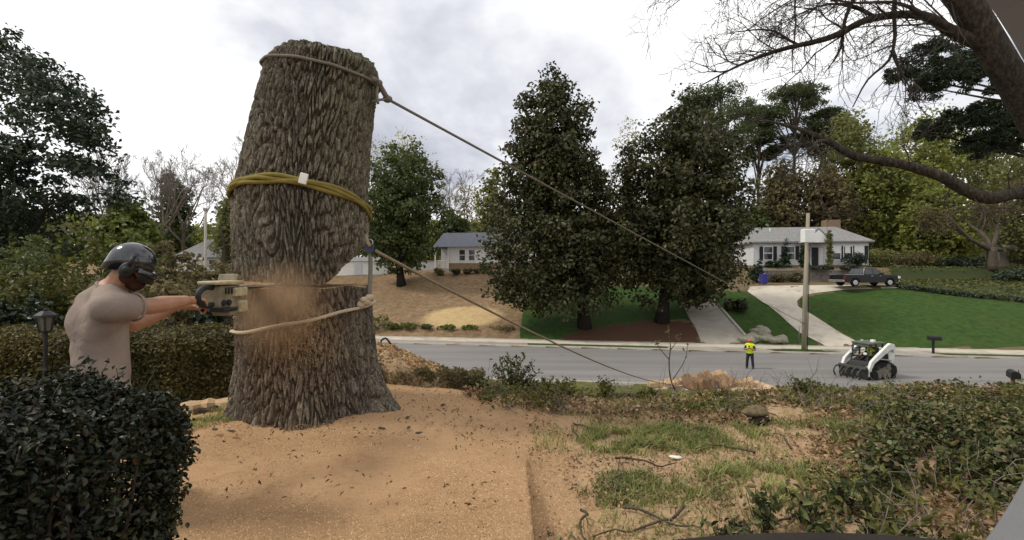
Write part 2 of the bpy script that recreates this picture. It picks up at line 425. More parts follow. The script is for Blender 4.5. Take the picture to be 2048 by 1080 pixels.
ZONE = {
 'lawn': [[(1722, 690), (1660, 655), (1595, 612), (1600, 598), (1640, 588), (1690, 581), (1790, 577), (1850, 585), (2048, 608), (2400, 650), (2400, 715), (1722, 696)],
          [(1040, 660), (1050, 600), (1100, 572), (1352, 572), (1380, 640), (1300, 640), (1180, 655), (1130, 672), (1090, 690), (1040, 690)],
          [(1405, 580), (1497, 583), (1560, 630), (1640, 690), (1502, 690), (1445, 622)]],
 'mulch': [[(1085, 692), (1130, 672), (1180, 655), (1300, 640), (1385, 645), (1408, 692)]],
 'dry': [[(785, 657), (850, 628), (905, 598), (950, 612), (975, 658)]],
 'ivy': [[(1790, 577), (1850, 585), (2048, 608), (2400, 650), (2400, 500), (1745, 520)]],
}
ZW = {k: [[drop(*p) for p in poly] for poly in v] for k, v in ZONE.items()}

def axis(parts):
    out = []
    for a, b, st in parts: out.append(np.arange(a, b, st))
    return np.unique(np.round(np.concatenate(out), 4))
gx = axis([(-400, -60, 20), (-60, -9, 1.0), (-9, 10, 0.09), (10, 60, 0.5), (60, 420, 20)])
gy = axis([(-40, -2, 4), (-2, 9.5, 0.09), (9.5, 30, 0.5), (30, 68, 0.4), (68, 120, 4), (120, 600, 40)])
X, Y = np.meshgrid(gx, gy, indexing='ij')
Z = G(X, Y)
# the sawdust-covered yard is rough: humps, scuffs, small clods
nearm = (1 - sstep(Y, 9, 11)) * (1 - sstep(np.abs(X), 8, 9))
rough = (fbm(X * 1.1, Y * 1.1, 4, 1) - 0.5) * 0.16 + (fbm(X * 5, Y * 5, 3, 2) - 0.5) * 0.06
side = 0.25 + 0.75 * sstep(X, 0.1, 0.5)
Z = Z + nearm * rough * np.where(Y < 4.4, side, 0.7)
Z = Z - 0.085 * np.exp(-((X - 0.28) / 0.22) ** 2) * (X > 0.1) * (1 - sstep(Y, 3.9, 4.5))
slopem = sstep(Y, 8, 10) * (Y < yn(X) - 0.3)
Z = Z + slopem * (fbm(X * 0.9, Y * 0.9, 3, 5) - 0.68) * 0.3
farm = (Y > yf(X) + 3.6)
Z = Z + farm * (fbm(X * 0.25, Y * 0.25, 3, 6) - 0.5) * 0.25 * sstep(Y - yf(X), 3.6, 8)
nxg, nyg = X.shape
idx = np.arange(nxg * nyg).reshape(nxg, nyg)
Fq = np.stack([idx[:-1, :-1], idx[1:, :-1], idx[1:, 1:], idx[:-1, 1:]], -1).reshape(-1, 4)
def sawdust_col(t):
    v = objvec(t)
    n1 = noise_node(t, v, 0.9, 5, 0.65, 0.8); n2 = noise_node(t, v, 110, 3, 0.85); n3 = noise_node(t, v, 5, 6, 0.75, 0.6); n4 = noise_node(t, v, 24, 4, 0.75, 0.4)
    c = ramp(t, n1, [(0.3, (0.29, 0.17, 0.082)), (0.7, (0.42, 0.26, 0.14))])
    c = mixc(t, 0.35, c, ramp(t, n2, [(0.32, (0.17, 0.095, 0.045)), (0.62, (0.66, 0.43, 0.24))]))
    c = mixc(t, ramp(t, n3, [(0.52, (0, 0, 0)), (0.70, (0.55, 0.55, 0.55))]), c, (0.25, 0.14, 0.068))
    return mixc(t, ramp(t, n4, [(0.62, (0, 0, 0)), (0.72, (0.7, 0.7, 0.7))]), c, (0.15, 0.09, 0.05))
m, t = newmat('ground_cover')
v = objvec(t)
nA = noise_node(t, v, 0.8, 5, 0.65, 0.4); nB = noise_node(t, v, 7, 5, 0.7); nC = noise_node(t, v, 45, 4, 0.75); nD = noise_node(t, v, 2.2, 4, 0.6, 0.6)
def layer(base, attr, ca, cb, n1=nB, k=0.5):
    f = mathn(t, 'ADD', attrn(t, attr), mathn(t, 'MULTIPLY', mathn(t, 'SUBTRACT', nB, 0.5), k))
    f = ramp(t, f, [(0.38, (0, 0, 0)), (0.62, (1, 1, 1))])
    return mixc(t, f, base, ramp(t, n1, [(0.32, ca), (0.68, cb)]))
c = ramp(t, nA, [(0.3, (0.085, 0.062, 0.035)), (0.7, (0.12, 0.105, 0.05))])                     # rough wood floor
c = layer(c, 'straw', (0.13, 0.082, 0.046), (0.27, 0.18, 0.105), nD)
c = mixc(t, mathn(t, 'MULTIPLY', attrn(t, 'straw'), ramp(t, noise_node(t, v, 0.16, 4, 0.65, 0.9), [(0.45, (0, 0, 0)), (0.68, (0.65, 0.65, 0.65))])), c, (0.125, 0.10, 0.045))                               # pine straw on the bank
c = layer(c, 'dry', (0.36, 0.25, 0.125), (0.47, 0.345, 0.17), nD)                              # parched grass
c = layer(c, 'ivy', (0.028, 0.036, 0.014), (0.055, 0.068, 0.025), nC, 0.6)
c = layer(c, 'lawn', (0.021, 0.048, 0.010), (0.046, 0.082, 0.018), nD, 0.15)
c = mixc(t, mathn(t, 'MULTIPLY', attrn(t, 'lawn'), ramp(t, noise_node(t, v, 0.22, 5, 0.7, 0.8), [(0.48, (0, 0, 0)), (0.72, (0.6, 0.6, 0.6))])), c, (0.055, 0.065, 0.016))
c = layer(c, 'mulch', (0.058, 0.031, 0.02), (0.095, 0.05, 0.03), nC)
c = layer(c, 'verge', (0.065, 0.072, 0.022), (0.13, 0.12, 0.045), nD)                           # weedy bank below the yard
f_ = ramp(t, mathn(t, 'ADD', attrn(t, 'saw'), mathn(t, 'MULTIPLY', mathn(t, 'SUBTRACT', nB, 0.5), 0.9)), [(0.38, (0, 0, 0)), (0.62, (1, 1, 1))])
pl_ = mixc(t, ramp(t, nB, [(0.3, (0, 0, 0)), (0.7, (1, 1, 1))]), (0.25, 0.17, 0.10), (0.46, 0.335, 0.215))
c = mixc(t, f_, c, mixc(t, mathn(t, 'MULTIPLY', attrn(t, 'pale'), 0.6), sawdust_col(t), pl_))                                                             # sawdust over soil
c = mixc(t, mathn(t, 'MULTIPLY', attrn(t, 'near'), mathn(t, 'MULTIPLY', attrn(t, 'verge'), 0.5)), c, ramp(t, nC, [(0.3, (0.10, 0.068, 0.04)), (0.6, (0.34, 0.24, 0.14))]))
finish(t, c, 0.95, 0.1, bump=nC, bstr=0.7, bdist=0.02)
ground = np_mesh('ground', np.stack([X, Y, Z], -1).reshape(-1, 3), Fq, m, None, True)
tag(ground, 'sawdust-strewn yard, weedy bank and lawns sloping across the whole scene', kind='structure')
for nm in ('lawn', 'mulch', 'dry', 'ivy'):
    a = np.zeros(X.shape)
    for poly in ZW[nm]: a = np.maximum(a, inpoly(X, Y, poly).astype(float))
    if nm == 'dry': a = np.exp(-(((X + 4.6) / 4.2) ** 2 + ((Y - 44.6) / 3.0) ** 2) ** 1.3)
    set_attr(ground, nm, a)
far_side = (Y > yf(X)).astype(float)
set_attr(ground, 'straw', far_side * (1 - sstep(X, 2.0, 3.0)) + 0.45 * far_side * sstep(X, 3, 4))
near_side = (Y < yn(X) + 0.2)
bank = near_side * np.maximum(sstep(Y, 5.7, 6.6) * sstep(X, -1.5, 0.3), sstep(X, 3.0, 4.6))
bank = np.maximum(bank, near_side * sstep(Y, 8.5, 9.5))
bank = np.maximum(bank, near_side * sstep(-X, 3.6, 4.2))
set_attr(ground, 'verge', bank)
set_attr(ground, 'saw', near_side * np.clip(1.05 - bank - 0.38 * sstep(X, 0.6, 1.2) * sstep(fbm(X * 0.9, Y * 0.9, 3, 9), 0.42, 0.6), 0, 1))
set_attr(ground, 'pale', near_side * sstep(X, 0.0, 1.0))
set_attr(ground, 'near', near_side * (1 - sstep(Y, 8, 11)))

# flat sheets that follow the ground
def draped(name, poly, mat, lift, label=None, step=1.0, kind='structure', thick=0.0, hf=None):
    bm = bmesh.new(); vs_ = [bm.verts.new((p[0], p[1], 0)) for p in poly]; f = bm.faces.new(vs_)
    xs = [p[0] for p in poly]; ys = [p[1] for p in poly]
    for a, lo, hi in ((0, min(xs), max(xs)), (1, min(ys), max(ys))):
        q = math.ceil(lo / step) * step
        while q < hi:
            co = Vector((q, 0, 0)) if a == 0 else Vector((0, q, 0)); no = Vector((1, 0, 0)) if a == 0 else Vector((0, 1, 0))
            bmesh.ops.bisect_plane(bm, geom=bm.verts[:] + bm.edges[:] + bm.faces[:], plane_co=co, plane_no=no); q += step
    bmesh.ops.recalc_face_normals(bm, faces=bm.faces)
    if bm.faces and bm.faces[:][0].normal.z < 0: bmesh.ops.reverse_faces(bm, faces=bm.faces)
    if thick:
        r = bmesh.ops.extrude_face_region(bm, geom=bm.faces[:])
        top = set(e for e in r['geom'] if isinstance(e, bmesh.types.BMVert))
    for w in bm.verts:
        h = (hf or Gs)(w.co.x, w.co.y)
        w.co.z = h + (lift if (not thick or w in top) else lift - thick)
    bmesh.ops.recalc_face_normals(bm, faces=bm.faces)
    me = bpy.data.meshes.new(name); bm.to_mesh(me); bm.free(); me.materials.append(mat)
    o = bpy.data.objects.new(name, me); COL.objects.link(o)
    return tag(o, label, kind=kind)
def strip(name, f0, f1, x0, x1, z, mat, label, thick=0.0, n=60):
    xs = np.linspace(x0, x1, n); V = []; 
    for x in xs: V += [(x, float(f0(x)), z), (x, float(f1(x)), z)]
    k = np.arange(n - 1)[:, None] * 2; FF = [k + [0, 2, 3, 1]]
    if thick:
        b = len(V); V += [(p[0], p[1], p[2] - thick) for p in V]
        FF += [k + [0, b, b + 2, 2], k + [1, 3, b + 3, b + 1]]
    return tag(np_mesh(name, V, FF, mat), label, kind='structure')
strip('road', yn, yf, -90, 130, 0.0, MAT['road'], 'grey asphalt street running across below the yard')
strip('kerb', lambda x: yf(x) - 0.02, lambda x: yf(x) + 0.18, -90, 130, 0.12, MAT['kerb'], 'concrete kerb along the far side of the street', 0.2)
strip('kerb', lambda x: yn(x) - 0.18, lambda x: yn(x) + 0.02, -90, 130, 0.115, MAT['kerb'], 'concrete kerb along the near side of the street', 0.2)
strip('verge', lambda x: yf(x) + 0.18, lambda x: yf(x) + 1.25, -90, 1.2, 0.11, MAT['gutter'], 'pinkish paved strip between kerb and sidewalk below the bare bank', 0.1)
MAT['turf'] = M_plain('verge_turf', (0.05, 0.085, 0.02), (0.035, 0.05, 0.014), 1.5, 0.95, 0.1, bump=0.8, bscale=30)
strip('verge', lambda x: yf(x) + 0.18, lambda x: yf(x) + 1.1, 1.2, 11.6, 0.112, MAT['turf'], 'narrow grass verge in front of the twin magnolias', 0.1)
strip('verge', lambda x: yf(x) + 0.18, lambda x: yf(x) + 1.0, 29.0, 130, 0.112, MAT['turf'], 'narrow grass verge in front of the wide green lawn', 0.1)
strip('sidewalk', lambda x: yf(x) + 1.1, lambda x: yf(x) + 3.1, -90, 130, 0.16, MAT['concrete'], 'pale concrete sidewalk along the far side of the street', 0.15)
# aprons and driveways
ap = lambda a, b: [(a, yf(a) + 0.10), (b, yf(b) + 0.10), (b - 0.4, yf(b) + 1.15), (a + 0.4, yf(a) + 1.15)]
flat = lambda z: (lambda x, y: z)
draped('apron', ap(11.4, 18.6), MAT['drive'], 0.0, 'concrete apron of the driveway beside the twin magnolias', hf=lambda x, y: 0.125 + 0.03 * (y - float(yf(x))))
draped('apron', ap(21.8, 29.2), MAT['drive'], 0.0, 'concrete apron of the driveway below the pickup', hf=lambda x, y: 0.125 + 0.03 * (y - float(yf(x))))
D1 = [drop(*p) for p in [(1403, 688), (1390, 655), (1377, 635), (1362, 600), (1350, 572), (1392, 566), (1410, 585), (1442, 620), (1470, 652), (1503, 690)]]
draped('driveway', D1, MAT['drive'], 0.05, 'narrow concrete driveway climbing beside the twin magnolias', step=0.5)
D2 = [drop(*p) for p in [(1652, 694), (1600, 667), (1547, 620), (1495, 584), (1500, 574), (1560, 572), (1640, 571), (1720, 570.5), (1800, 570), (1796, 577), (1740, 578.5), (1684, 581), (1631, 587), (1607, 591), (1594, 603), (1596, 614), (1629, 633), (1684, 669), (1725, 690)]]
draped('driveway', D2, MAT['concrete'], 0.05, 'wide pale driveway curving up to the dark pickup', step=0.5)
# low concrete border along the narrow driveway
bl = [drop(*p) for p in [(1394, 566), (1412, 585), (1444, 620), (1472, 652), (1500, 684)]]
mb = MB()
for a, b in zip(bl[:-1], bl[1:]):
    d_ = unit(b - a); nrm = np.array([d_[1], -d_[0]]) * 0.1
    q = [a - nrm, a + nrm, b + nrm, b - nrm]; z = [Gs(*p) for p in q]
    mb.add([(p[0], p[1], zz - 0.1) for p, zz in zip(q, z)] + [(p[0], p[1], zz + 0.16) for p, zz in zip(q, z)], [(0, 3, 2, 1), (4, 5, 6, 7), (0, 1, 5, 4), (1, 2, 6, 5), (2, 3, 7, 6), (3, 0, 4, 7)])
tag(mb.build('driveway_border', MAT['kerb']), 'low concrete border along the narrow driveway', kind='structure')
# grass island round the utility pole
pi_ = [(18.2, 0.55), (19.4, 0.22), (20.6, 0.2), (22.3, 0.22), (23.2, 0.55), (22.0, 1.06), (19.8, 1.08)]
draped('verge', [(a, float(yf(a)) + b) for a, b in pi_], MAT['turf'], 0.0, 'small grass island round the foot of the utility pole', hf=lambda x, y: 0.145, step=0.5)

# sawdust-covered garden path with a hard straight edge
def path_h(x, y): return Gs(x, y) + 0.03 + 0.075 * (1 - float(sstep(y, 3.5, 4.5))) + float((fbm(x * 1.3, y * 1.3, 3, 4) - 0.5) * 0.05 + (fbm(x * 7, y * 7, 2, 4) - 0.5) * 0.016)
m, t = newmat('sawdust_path'); v = objvec(t)
finish(t, sawdust_col(t), 0.95, 0.08, bump=noise_node(t, v, 45, 4, 0.75), bstr=0.7, bdist=0.02)
px_ = np.arange(-4.0, 0.12, 0.05); py_ = np.arange(0.5, 4.62, 0.05)
PX, PY = np.meshgrid(np.append(px_, 0.125), py_, indexing='ij')
PZ = np.vectorize(path_h)(PX, PY); rg_ = (fbm(PX * 1.1, PY * 1.1, 4, 1) - 0.5) * 0.16 + (fbm(PX * 5, PY * 5, 3, 2) - 0.5) * 0.06
gr_ = G(PX, PY) + rg_ * np.where(PY < 4.4, 0.25 + 0.75 * sstep(PX, 0.1, 0.5), 0.7) - 0.025
PZ = PZ + (fbm(PX * 3.2, PY * 3.2, 4, 9) - 0.5) * 0.035 - 0.03
PZ = PZ + (gr_ - PZ) * sstep(PY + 1.0 * (fbm(PX * 1.2, PY * 0.3, 3, 8) - 0.5), 2.9, 4.2)
PXw = PX + (PX > 0.12) * (fbm(PY * 3, PY * 0, 3, 3) - 0.5) * 0.03
a_, b_ = PX.shape; ii = np.arange(a_ * b_).reshape(a_, b_)
Vp = np.stack([PXw, PY, PZ], -1).reshape(-1, 3)
Fp = np.stack([ii[:-1, :-1], ii[1:, :-1], ii[1:, 1:], ii[:-1, 1:]], -1).reshape(-1, 4)
edge = ii[-1]; Ve = Vp[edge].copy(); Ve[:, 2] -= 0.3; b0 = len(Vp); k = np.arange(b_ - 1)
Fe = np.stack([edge[k], b0 + k, b0 + k + 1, edge[k + 1]], -1)
path = np_mesh('path', np.concatenate([Vp, Ve]), [Fp, Fe], m, None, True)
tag(path, 'tan sawdust-covered path in front of the stump', kind='structure')
# smooth shading must not round the hard edge
path.data.polygons.foreach_set('use_smooth', np.concatenate([np.ones(len(Fp), bool), np.zeros(len(Fe), bool)]))
# ------------------------------------------------------------------ the felled oak: stump and leaning trunk section
def worley(u, v, nu, seed, stretch=1.0):
    """cells in (u periodic over nu, v); returns F1, F2, random of the nearest cell"""
    rs = np.random.default_rng(seed); H = 128
    ju, jv, rid = rs.random((nu, H)), rs.random((nu, H)), rs.random((nu, H))
    ui = np.floor(u).astype(int); vi = np.floor(v).astype(int)
    f1 = np.full(u.shape, 9.0); f2 = np.full(u.shape, 9.0); idv = np.zeros(u.shape)
    for du in (-1, 0, 1):
        for dv in (-1, 0, 1):
            cu = ui + du; cv = vi + dv; a = cu % nu; b = cv % H
            d = np.hypot(cu + 0.15 + 0.7 * ju[a, b] - u, (cv + jv[a, b] - v) * stretch)
            nearer = d < f1
            f2 = np.where(nearer, f1, np.minimum(f2, d)); idv = np.where(nearer, rid[a, b], idv); f1 = np.where(nearer, d, f1)
    return f1, f2, idv
def bark_field(th, z):
    nu = 98; u = th / (2 * np.pi) * nu
    zz = z * 5.2
    cs, sn = np.cos(th) * 3, np.sin(th) * 3
    u = u + 1.2 * (fbm(cs * 1.2 + z * 1.5, sn * 1.2 + z * 0.7, 3, 1) - 0.5) * 2 + 0.22 * np.sin(z * 11 + 30 * fbm(cs, sn, 2, 2))
    v = zz + 2.2 * (fbm(cs * 2.5, sn * 2.5 + z * 0.4, 3, 7) - 0.5) * 2
    f1, f2, rid = worley(u, v, nu, 5, 0.9)
    crack = sstep(f2 - f1, 0.05, 0.32)
    g1, g2, rid2 = worley(u * 2.0, v * 2.3, nu * 2, 8, 0.8)
    crack2 = sstep(g2 - g1, 0.0, 0.3)
    lump = fbm(cs * 2 + z, sn * 2 - z, 3, 4) - 0.5
    disp = (0.062 * crack + 0.010 * crack2 + 0.014 * rid) * (1 - 0.7 * sstep(z, 8.0, 8.09)) + 0.0 + 0.006 * rid2 + 0.05 * lump - 0.072
    return disp, np.clip(0.55 * rid ** 1.5 + 0.3 * rid2 + 0.2 * fbm(u * 3, v * 3, 2, 3), 0, 1)
CUTZ = 5.68
_zk = np.array([4.1, 4.35, 4.5, 4.75, 5.1, 5.68, 6.63, 7.14, 8.2])
_ck = np.array([-2.14, -2.15, -2.16, -2.175, -2.19, -2.235, -2.256, -2.196, -2.03])
_rk = np.array([0.86, 0.79, 0.74, 0.70, 0.672, 0.66, 0.662, 0.628, 0.563])
def axis_x(z): return np.interp(z, _zk, _ck)
def axis_y(z): return 5.1 + 0.04 * np.clip(z - 6.2, 0, 3)
def rad(th, z):
    r = np.interp(z, _zk, _rk)
    low = np.clip((4.95 - z) / 0.7, 0, 1) ** 1.6
    roots = 0.16 * np.maximum(0, np.cos(th * 5 + 0.6)) + 0.09 * np.maximum(0, np.cos(th * 8 + 2)) + 0.06 * np.exp(-((np.angle(np.exp(1j * (th - 0.0)))) / 0.45) ** 2)
    return r * (1 + 0.025 * np.cos(2 * th + 1) + 0.015 * np.cos(3 * th)) + low * roots * (0.30 + 0.70 * sstep(np.cos(th + 0.25), -0.3, 0.8))
NT = 920
TH = np.linspace(0, 2 * np.pi, NT, endpoint=False)
def skin(name, zb, zt, rows, mat, parent, dust, lichen):
    """bark surface between the heights zb(th) and zt(th)"""
    vv = np.linspace(0, 1, rows)
    T, Vv = np.meshgrid(TH, vv, indexing='ij')
    Zs = zb(T) + (zt(T) - zb(T)) * Vv
    dsp, pl = bark_field(T, Zs)
    R = rad(T, Zs) + dsp
    XX = axis_x(Zs) + R * np.cos(T); YY = axis_y(Zs) + R * np.sin(T)
    ii = np.arange(NT * rows).reshape(NT, rows); jj = np.roll(ii, -1, 0)
    Fq = np.stack([ii[:, :-1], jj[:, :-1], jj[:, 1:], ii[:, 1:]], -1).reshape(-1, 4)
    o = np_mesh(name, np.stack([XX, YY, Zs], -1).reshape(-1, 3), Fq, mat, parent, True)
    set_attr(o, 'plate', pl); set_attr(o, 'dust', dust(T, Zs)); set_attr(o, 'lichen', lichen(T, Zs))
    return o, np.stack([XX[:, 0], YY[:, 0], Zs[:, 0]], -1), np.stack([XX[:, -1], YY[:, -1], Zs[:, -1]], -1)
def disc(name, rim, mat, parent, zfun=None, rings=14, jitter=0.004, sgn=1):
    c0 = rim.mean(0); V = [];
    for k in range(rings + 1):
        f = 1 - k / rings
        q = c0 + (rim - c0) * max(f, 0.001)
        if k == 0: q = rim.copy()
        elif zfun is not None: q[:, 2] = zfun(q[:, 0], q[:, 1])
        if k: q[:, 2] += RNG.normal(size=len(q)) * jitter
        V.append(q)
    n = len(rim); V = np.concatenate(V); i = np.arange(rings)[:, None] * n; j = np.arange(n)[None, :]; j2 = (j + 1) % n
    return np_mesh(name, V, np.stack([i + j, i + j2, i + n + j2, i + n + j], -1).reshape(-1, 4), mat, parent, False)
# cut wood with growth rings and saw marks
m, t = newmat('oak_end_grain'); v = objvec(t)
wv = t.nodes.new('ShaderNodeTexWave'); wv.wave_type = 'RINGS'; wv.rings_direction = 'Z'; wv.inputs['Scale'].default_value = 9; wv.inputs['Distortion'].default_value = 3; wv.inputs['Detail'].default_value = 3
t.links.new(objvec(t), wv.inputs['Vector'])
c = ramp(t, wv.outputs['Fac'], [(0.2, (0.36, 0.235, 0.125)), (0.8, (0.50, 0.35, 0.20))])
c = mixc(t, 0.4, c, ramp(t, noise_node(t, v, 30, 4, 0.7), [(0.3, (0.28, 0.17, 0.08)), (0.7, (0.55, 0.4, 0.24))]))
finish(t, c, 0.85, 0.15, bump=noise_node(t, v, 60, 3), bstr=0.4, bdist=0.01); MAT['endgrain'] = m
MAT['wood_weather'] = M_plain('weathered_top_cut', (0.27, 0.24, 0.20), (0.17, 0.15, 0.12), 7, 0.9, 0.1)

stump = empty('tree_stump', (0, 0, 0), label='wide oak stump with flared roots, cream rope tied round it', cat='stump')
front = math.atan2(-5.1, 2.2)
angd = lambda a, b: np.abs(np.angle(np.exp(1j * (a - b))))
st_dust = lambda T, Z: np.exp(-(angd(T, front - 0.42) / 0.85) ** 2) * (0.30 + 0.62 * sstep(Z, 4.75, 5.45)) * (1 - 0.15 * sstep(Z, 5.5, 5.7)) + 0.75 * np.exp(-(angd(T, front - 0.15) / 0.28) ** 2) * sstep(Z, 5.0, 5.3)
_, _, rim = skin('bark', lambda T: 4.12 + 0 * T, lambda T: CUTZ + 0.012 * np.sin(9 * T) + 0 * T, 170, MAT['bark_log'], stump, st_dust, lambda T, Z: 0.12 + 0 * T)
disc('cut_face', rim, MAT['endgrain'], stump, lambda x, y: CUTZ + 0 * x)

log = empty('trunk_section', (0, 0, 0), label='tall rough-barked oak trunk section tipping over above the stump', cat='trunk')
ndir = np.array([0.90, 0.436]); cb = np.array([axis_x(CUTZ), 5.1])
def log_bottom(x, y):
    w = (x - cb[0]) * ndir[0] + (y - cb[1]) * ndir[1]
    return CUTZ + 0.030 - 0.07 * np.clip(w, -1, 0.16) + 1.0 * np.clip(w - 0.16, 0, 2)
def zb(T): return log_bottom(cb[0] + 0.66 * np.cos(T), cb[1] + 0.66 * np.sin(T))
ztop = lambda T: 8.10 + 0.014 * np.sin(3 * T + 1) + 0.008 * np.sin(7 * T) + 0.006 * np.sin(23 * T)
_, rimb, rimt = skin('bark', zb, ztop, 330, MAT['bark_log'], log, lambda T, Z: 0.5 * np.exp(-((Z - 5.7) / 0.12) ** 2), lambda T, Z: 0.25 + 0.6 * sstep(Z, 6.2, 7.5) * sstep(np.cos(T - 0.3), -0.2, 0.9))
disc('top_cut', rimt, MAT['wood_weather'], log, lambda x, y: 8.1 + 0 * x)
disc('notch_face', rimb[::-1], MAT['endgrain'], log, log_bottom)

# ------------------------------------------------------------------ ropes and sling
def mk_rope(name, a, b, sc=70):
    m, t = newmat(name); v = objvec(t, (1, 1, 1))
    w = t.nodes.new('ShaderNodeTexWave'); w.inputs['Scale'].default_value = sc; w.inputs['Distortion'].default_value = 1.5; w.wave_type = 'BANDS'; w.bands_direction = 'DIAGONAL'
    t.links.new(v, w.inputs['Vector'])
    c = mixc(t, 0.5, ramp(t, w.outputs['Fac'], [(0.2, b), (0.8, a)]), ramp(t, noise_node(t, v, 14, 4), [(0.3, b), (0.7, a)]))
    finish(t, c, 0.9, 0.15, bump=w.outputs['Fac'], bstr=0.5, bdist=0.006); return m
MAT['rope_grey'] = mk_rope('grey_pull_rope', (0.24, 0.215, 0.18), (0.13, 0.115, 0.095))
MAT['rope_tan'] = mk_rope('tan_pull_rope', (0.33, 0.255, 0.18), (0.21, 0.16, 0.11))
MAT['rope_cream'] = mk_rope('cream_rope', (0.60, 0.49, 0.35), (0.40, 0.31, 0.21))
MAT['sling'] = mk_rope('olive_sling', (0.27, 0.21, 0.055), (0.16, 0.125, 0.035), 40)
MAT['blue_metal'] = M_plain('dark_blue_pulley', (0.02, 0.03, 0.09), (0.012, 0.018, 0.05), 8, 0.45, 0.5)
MAT['steel'] = M_plain('dull_steel', (0.35, 0.35, 0.35), (0.22, 0.22, 0.22), 12, 0.4, 0.5, metal=0.8)
MAT['white_cloth'] = M_plain('white_label_cloth', (0.78, 0.76, 0.70), (0.6, 0.58, 0.52), 10, 0.8)
LD, FD = np.array([-0.918, -0.396]), np.array([0.396, -0.918])
def ring(z0, A, B, off, n=90, wob=0.0, ph=0.0, zr=None):
    out = []
    for a in np.linspace(0, 2 * np.pi, n, endpoint=False):
        u = np.array([math.cos(a), math.sin(a)]); z = z0 + A * (u @ LD) + B * (u @ FD) + wob * math.sin(7 * a + ph)
        r = float(rad(a, z)) + off + 0.006 * math.sin(11 * a + ph)
        out.append((float(axis_x(z)) + r * u[0], float(axis_y(z)) + r * u[1], z))
    return out
pr = empty('pull_rope', (0, 0, 0), label='long grey rope from the top of the trunk section down to the utility pole', cat='rope')
top = ring(7.93, 0.07, -0.06, 0.022)
POLE = Vector((20.8, 33.85, 0.1))
tubes('loop', [top], [0.015], MAT['rope_grey'], pr, 8, True)
k0 = P(756, 166, 5.0); k1 = P(775, 198, 5.15); k2 = POLE + Vector((-0.12, -0.1, CZ + (540 - 646) / F * 33.7 - 0.1))
def sagline(a, b, s, n=40):
    return [tuple(Vector(a) * (1 - i / n) + Vector(b) * (i / n) - Vector((0, 0, 4 * s * (i / n) * (1 - i / n)))) for i in range(n + 1)]
tubes('line', [sagline(k1, k2, 0.05)], [0.016], MAT['rope_grey'], pr, 7)
tubes('bridle', [curve_pts([P(748, 158, 4.9), k0, k1], 10)], [0.03], MAT['rope_grey'], pr, 7)
MB().sph(k0, 0.05, (1, 1, 0.8)).build('knot', MAT['rope_grey'], pr, True)
MB().sph(k1, 0.045, (1.2, 1, 0.9)).build('knot', MAT['rope_grey'], pr, True)
tubes('rope_tail', [curve_pts([k0, P(754, 188, 4.98), P(756, 207, 4.96)], 8), curve_pts([P(743, 204, 5.0), P(758, 200, 5.05), k1], 8)], [0.016, 0.014], MAT['rope_grey'], pr, 6)
tubes('pole_wrap', [[(POLE.x + 0.19 * math.cos(a), POLE.y + 0.19 * math.sin(a), k2.z + 0.02 * math.sin(a)) for a in np.linspace(0, 2 * math.pi, 14, endpoint=False)]], [0.03], MAT['rope_grey'], pr, 6, True)
sl = empty('lifting_sling', (0, 0, 0), label='olive-yellow fabric sling with a white tag wrapped round the trunk section', cat='sling')
for dz, off, ph in ((0.020, 0.028, 0.0), (-0.006, 0.033, 2.0), (-0.032, 0.027, 4.2)):
    tubes('strand', [ring(6.535 + dz, 0.095, 0.155, off, 90, 0.010, ph)], [0.021], MAT['sling'], sl, 8, True)
sg = P(611, 359, 4.42); MB().box(sg + Vector((0, -0.045, 0.0)), (0.075, 0.02, 0.10), Matrix.Rotation(0.25, 3, 'Y')).build('tag', MAT['white_cloth'], sl, False, 0.006)

sr = empty('stump_rope', (0, 0, 0), label='cream rope looped round the stump with a fat knot', cat='rope')
tubes('loop', [ring(5.365, -0.135, 0.01, 0.036, 90, 0.006)], [0.0165], MAT['rope_cream'], sr, 8, True)
kn = P(733, 603, 4.83)
mbk = MB()
for (a, b, c_, r) in ((-0.05, 0, -0.03, 0.045), (0, 0.0, 0.0, 0.05), (0.03, 0, 0.04, 0.042), (-0.02, -0.03, 0.02, 0.035)): mbk.sph(kn + Vector((a, b, c_)), r, (1.1, 0.9, 0.9))
mbk.build('knot', MAT['rope_cream'], sr, True)
pul = P(739, 497, 4.93)
tubes('riser', [curve_pts([kn + Vector((0.03, 0, 0.05)), lerp(kn, pul, 0.5) + Vector((0.025, 0, 0)), pul + Vector((0.01, 0, -0.08))], 10)], [0.022], MAT['rope_grey'], sr, 7)
pb = empty('rope_pulley', tuple(pul), label='dark blue pulley block hanging at the side of the trunk section', cat='pulley')
pb.scale = (0.7, 0.7, 0.7)
mbp = MB(); mbp.cyl((0, -0.03, 0), (0, -0.02, 0), 0.075, n=14).cyl((0, 0.02, 0), (0, 0.03, 0), 0.075, n=14); mbp.build('cheek_plate', MAT['blue_metal'], pb)
MB().cyl((0, -0.02, 0), (0, 0.02, 0), 0.055, n=14).build('sheave', MAT['steel'], pb)
tubes('shackle', [[(0.05 * math.cos(a), 0.0, 0.085 + 0.05 * math.sin(a)) for a in np.linspace(0, 2 * math.pi, 14, endpoint=False)]], [0.011], MAT['steel'], pb, 6, True)
LP = P(1345, 769, 22.2)
r2 = empty('guide_rope', (0, 0, 0), label='tan rope sagging from the pulley down to the split wood by the road', cat='rope')
tubes('line', [sagline(pul + Vector((0.05, 0.02, -0.02)), LP, 0.30)], [0.018], MAT['rope_tan'], r2, 7)
tubes('hitch', [curve_pts([P(731, 470, 4.93), P(735, 484, 4.9), pul + Vector((0.02, -0.05, 0.02))], 8)], [0.02], MAT['rope_tan'], r2, 6)
MB().sph(LP, 0.07).build('knot', MAT['rope_tan'], r2, True)

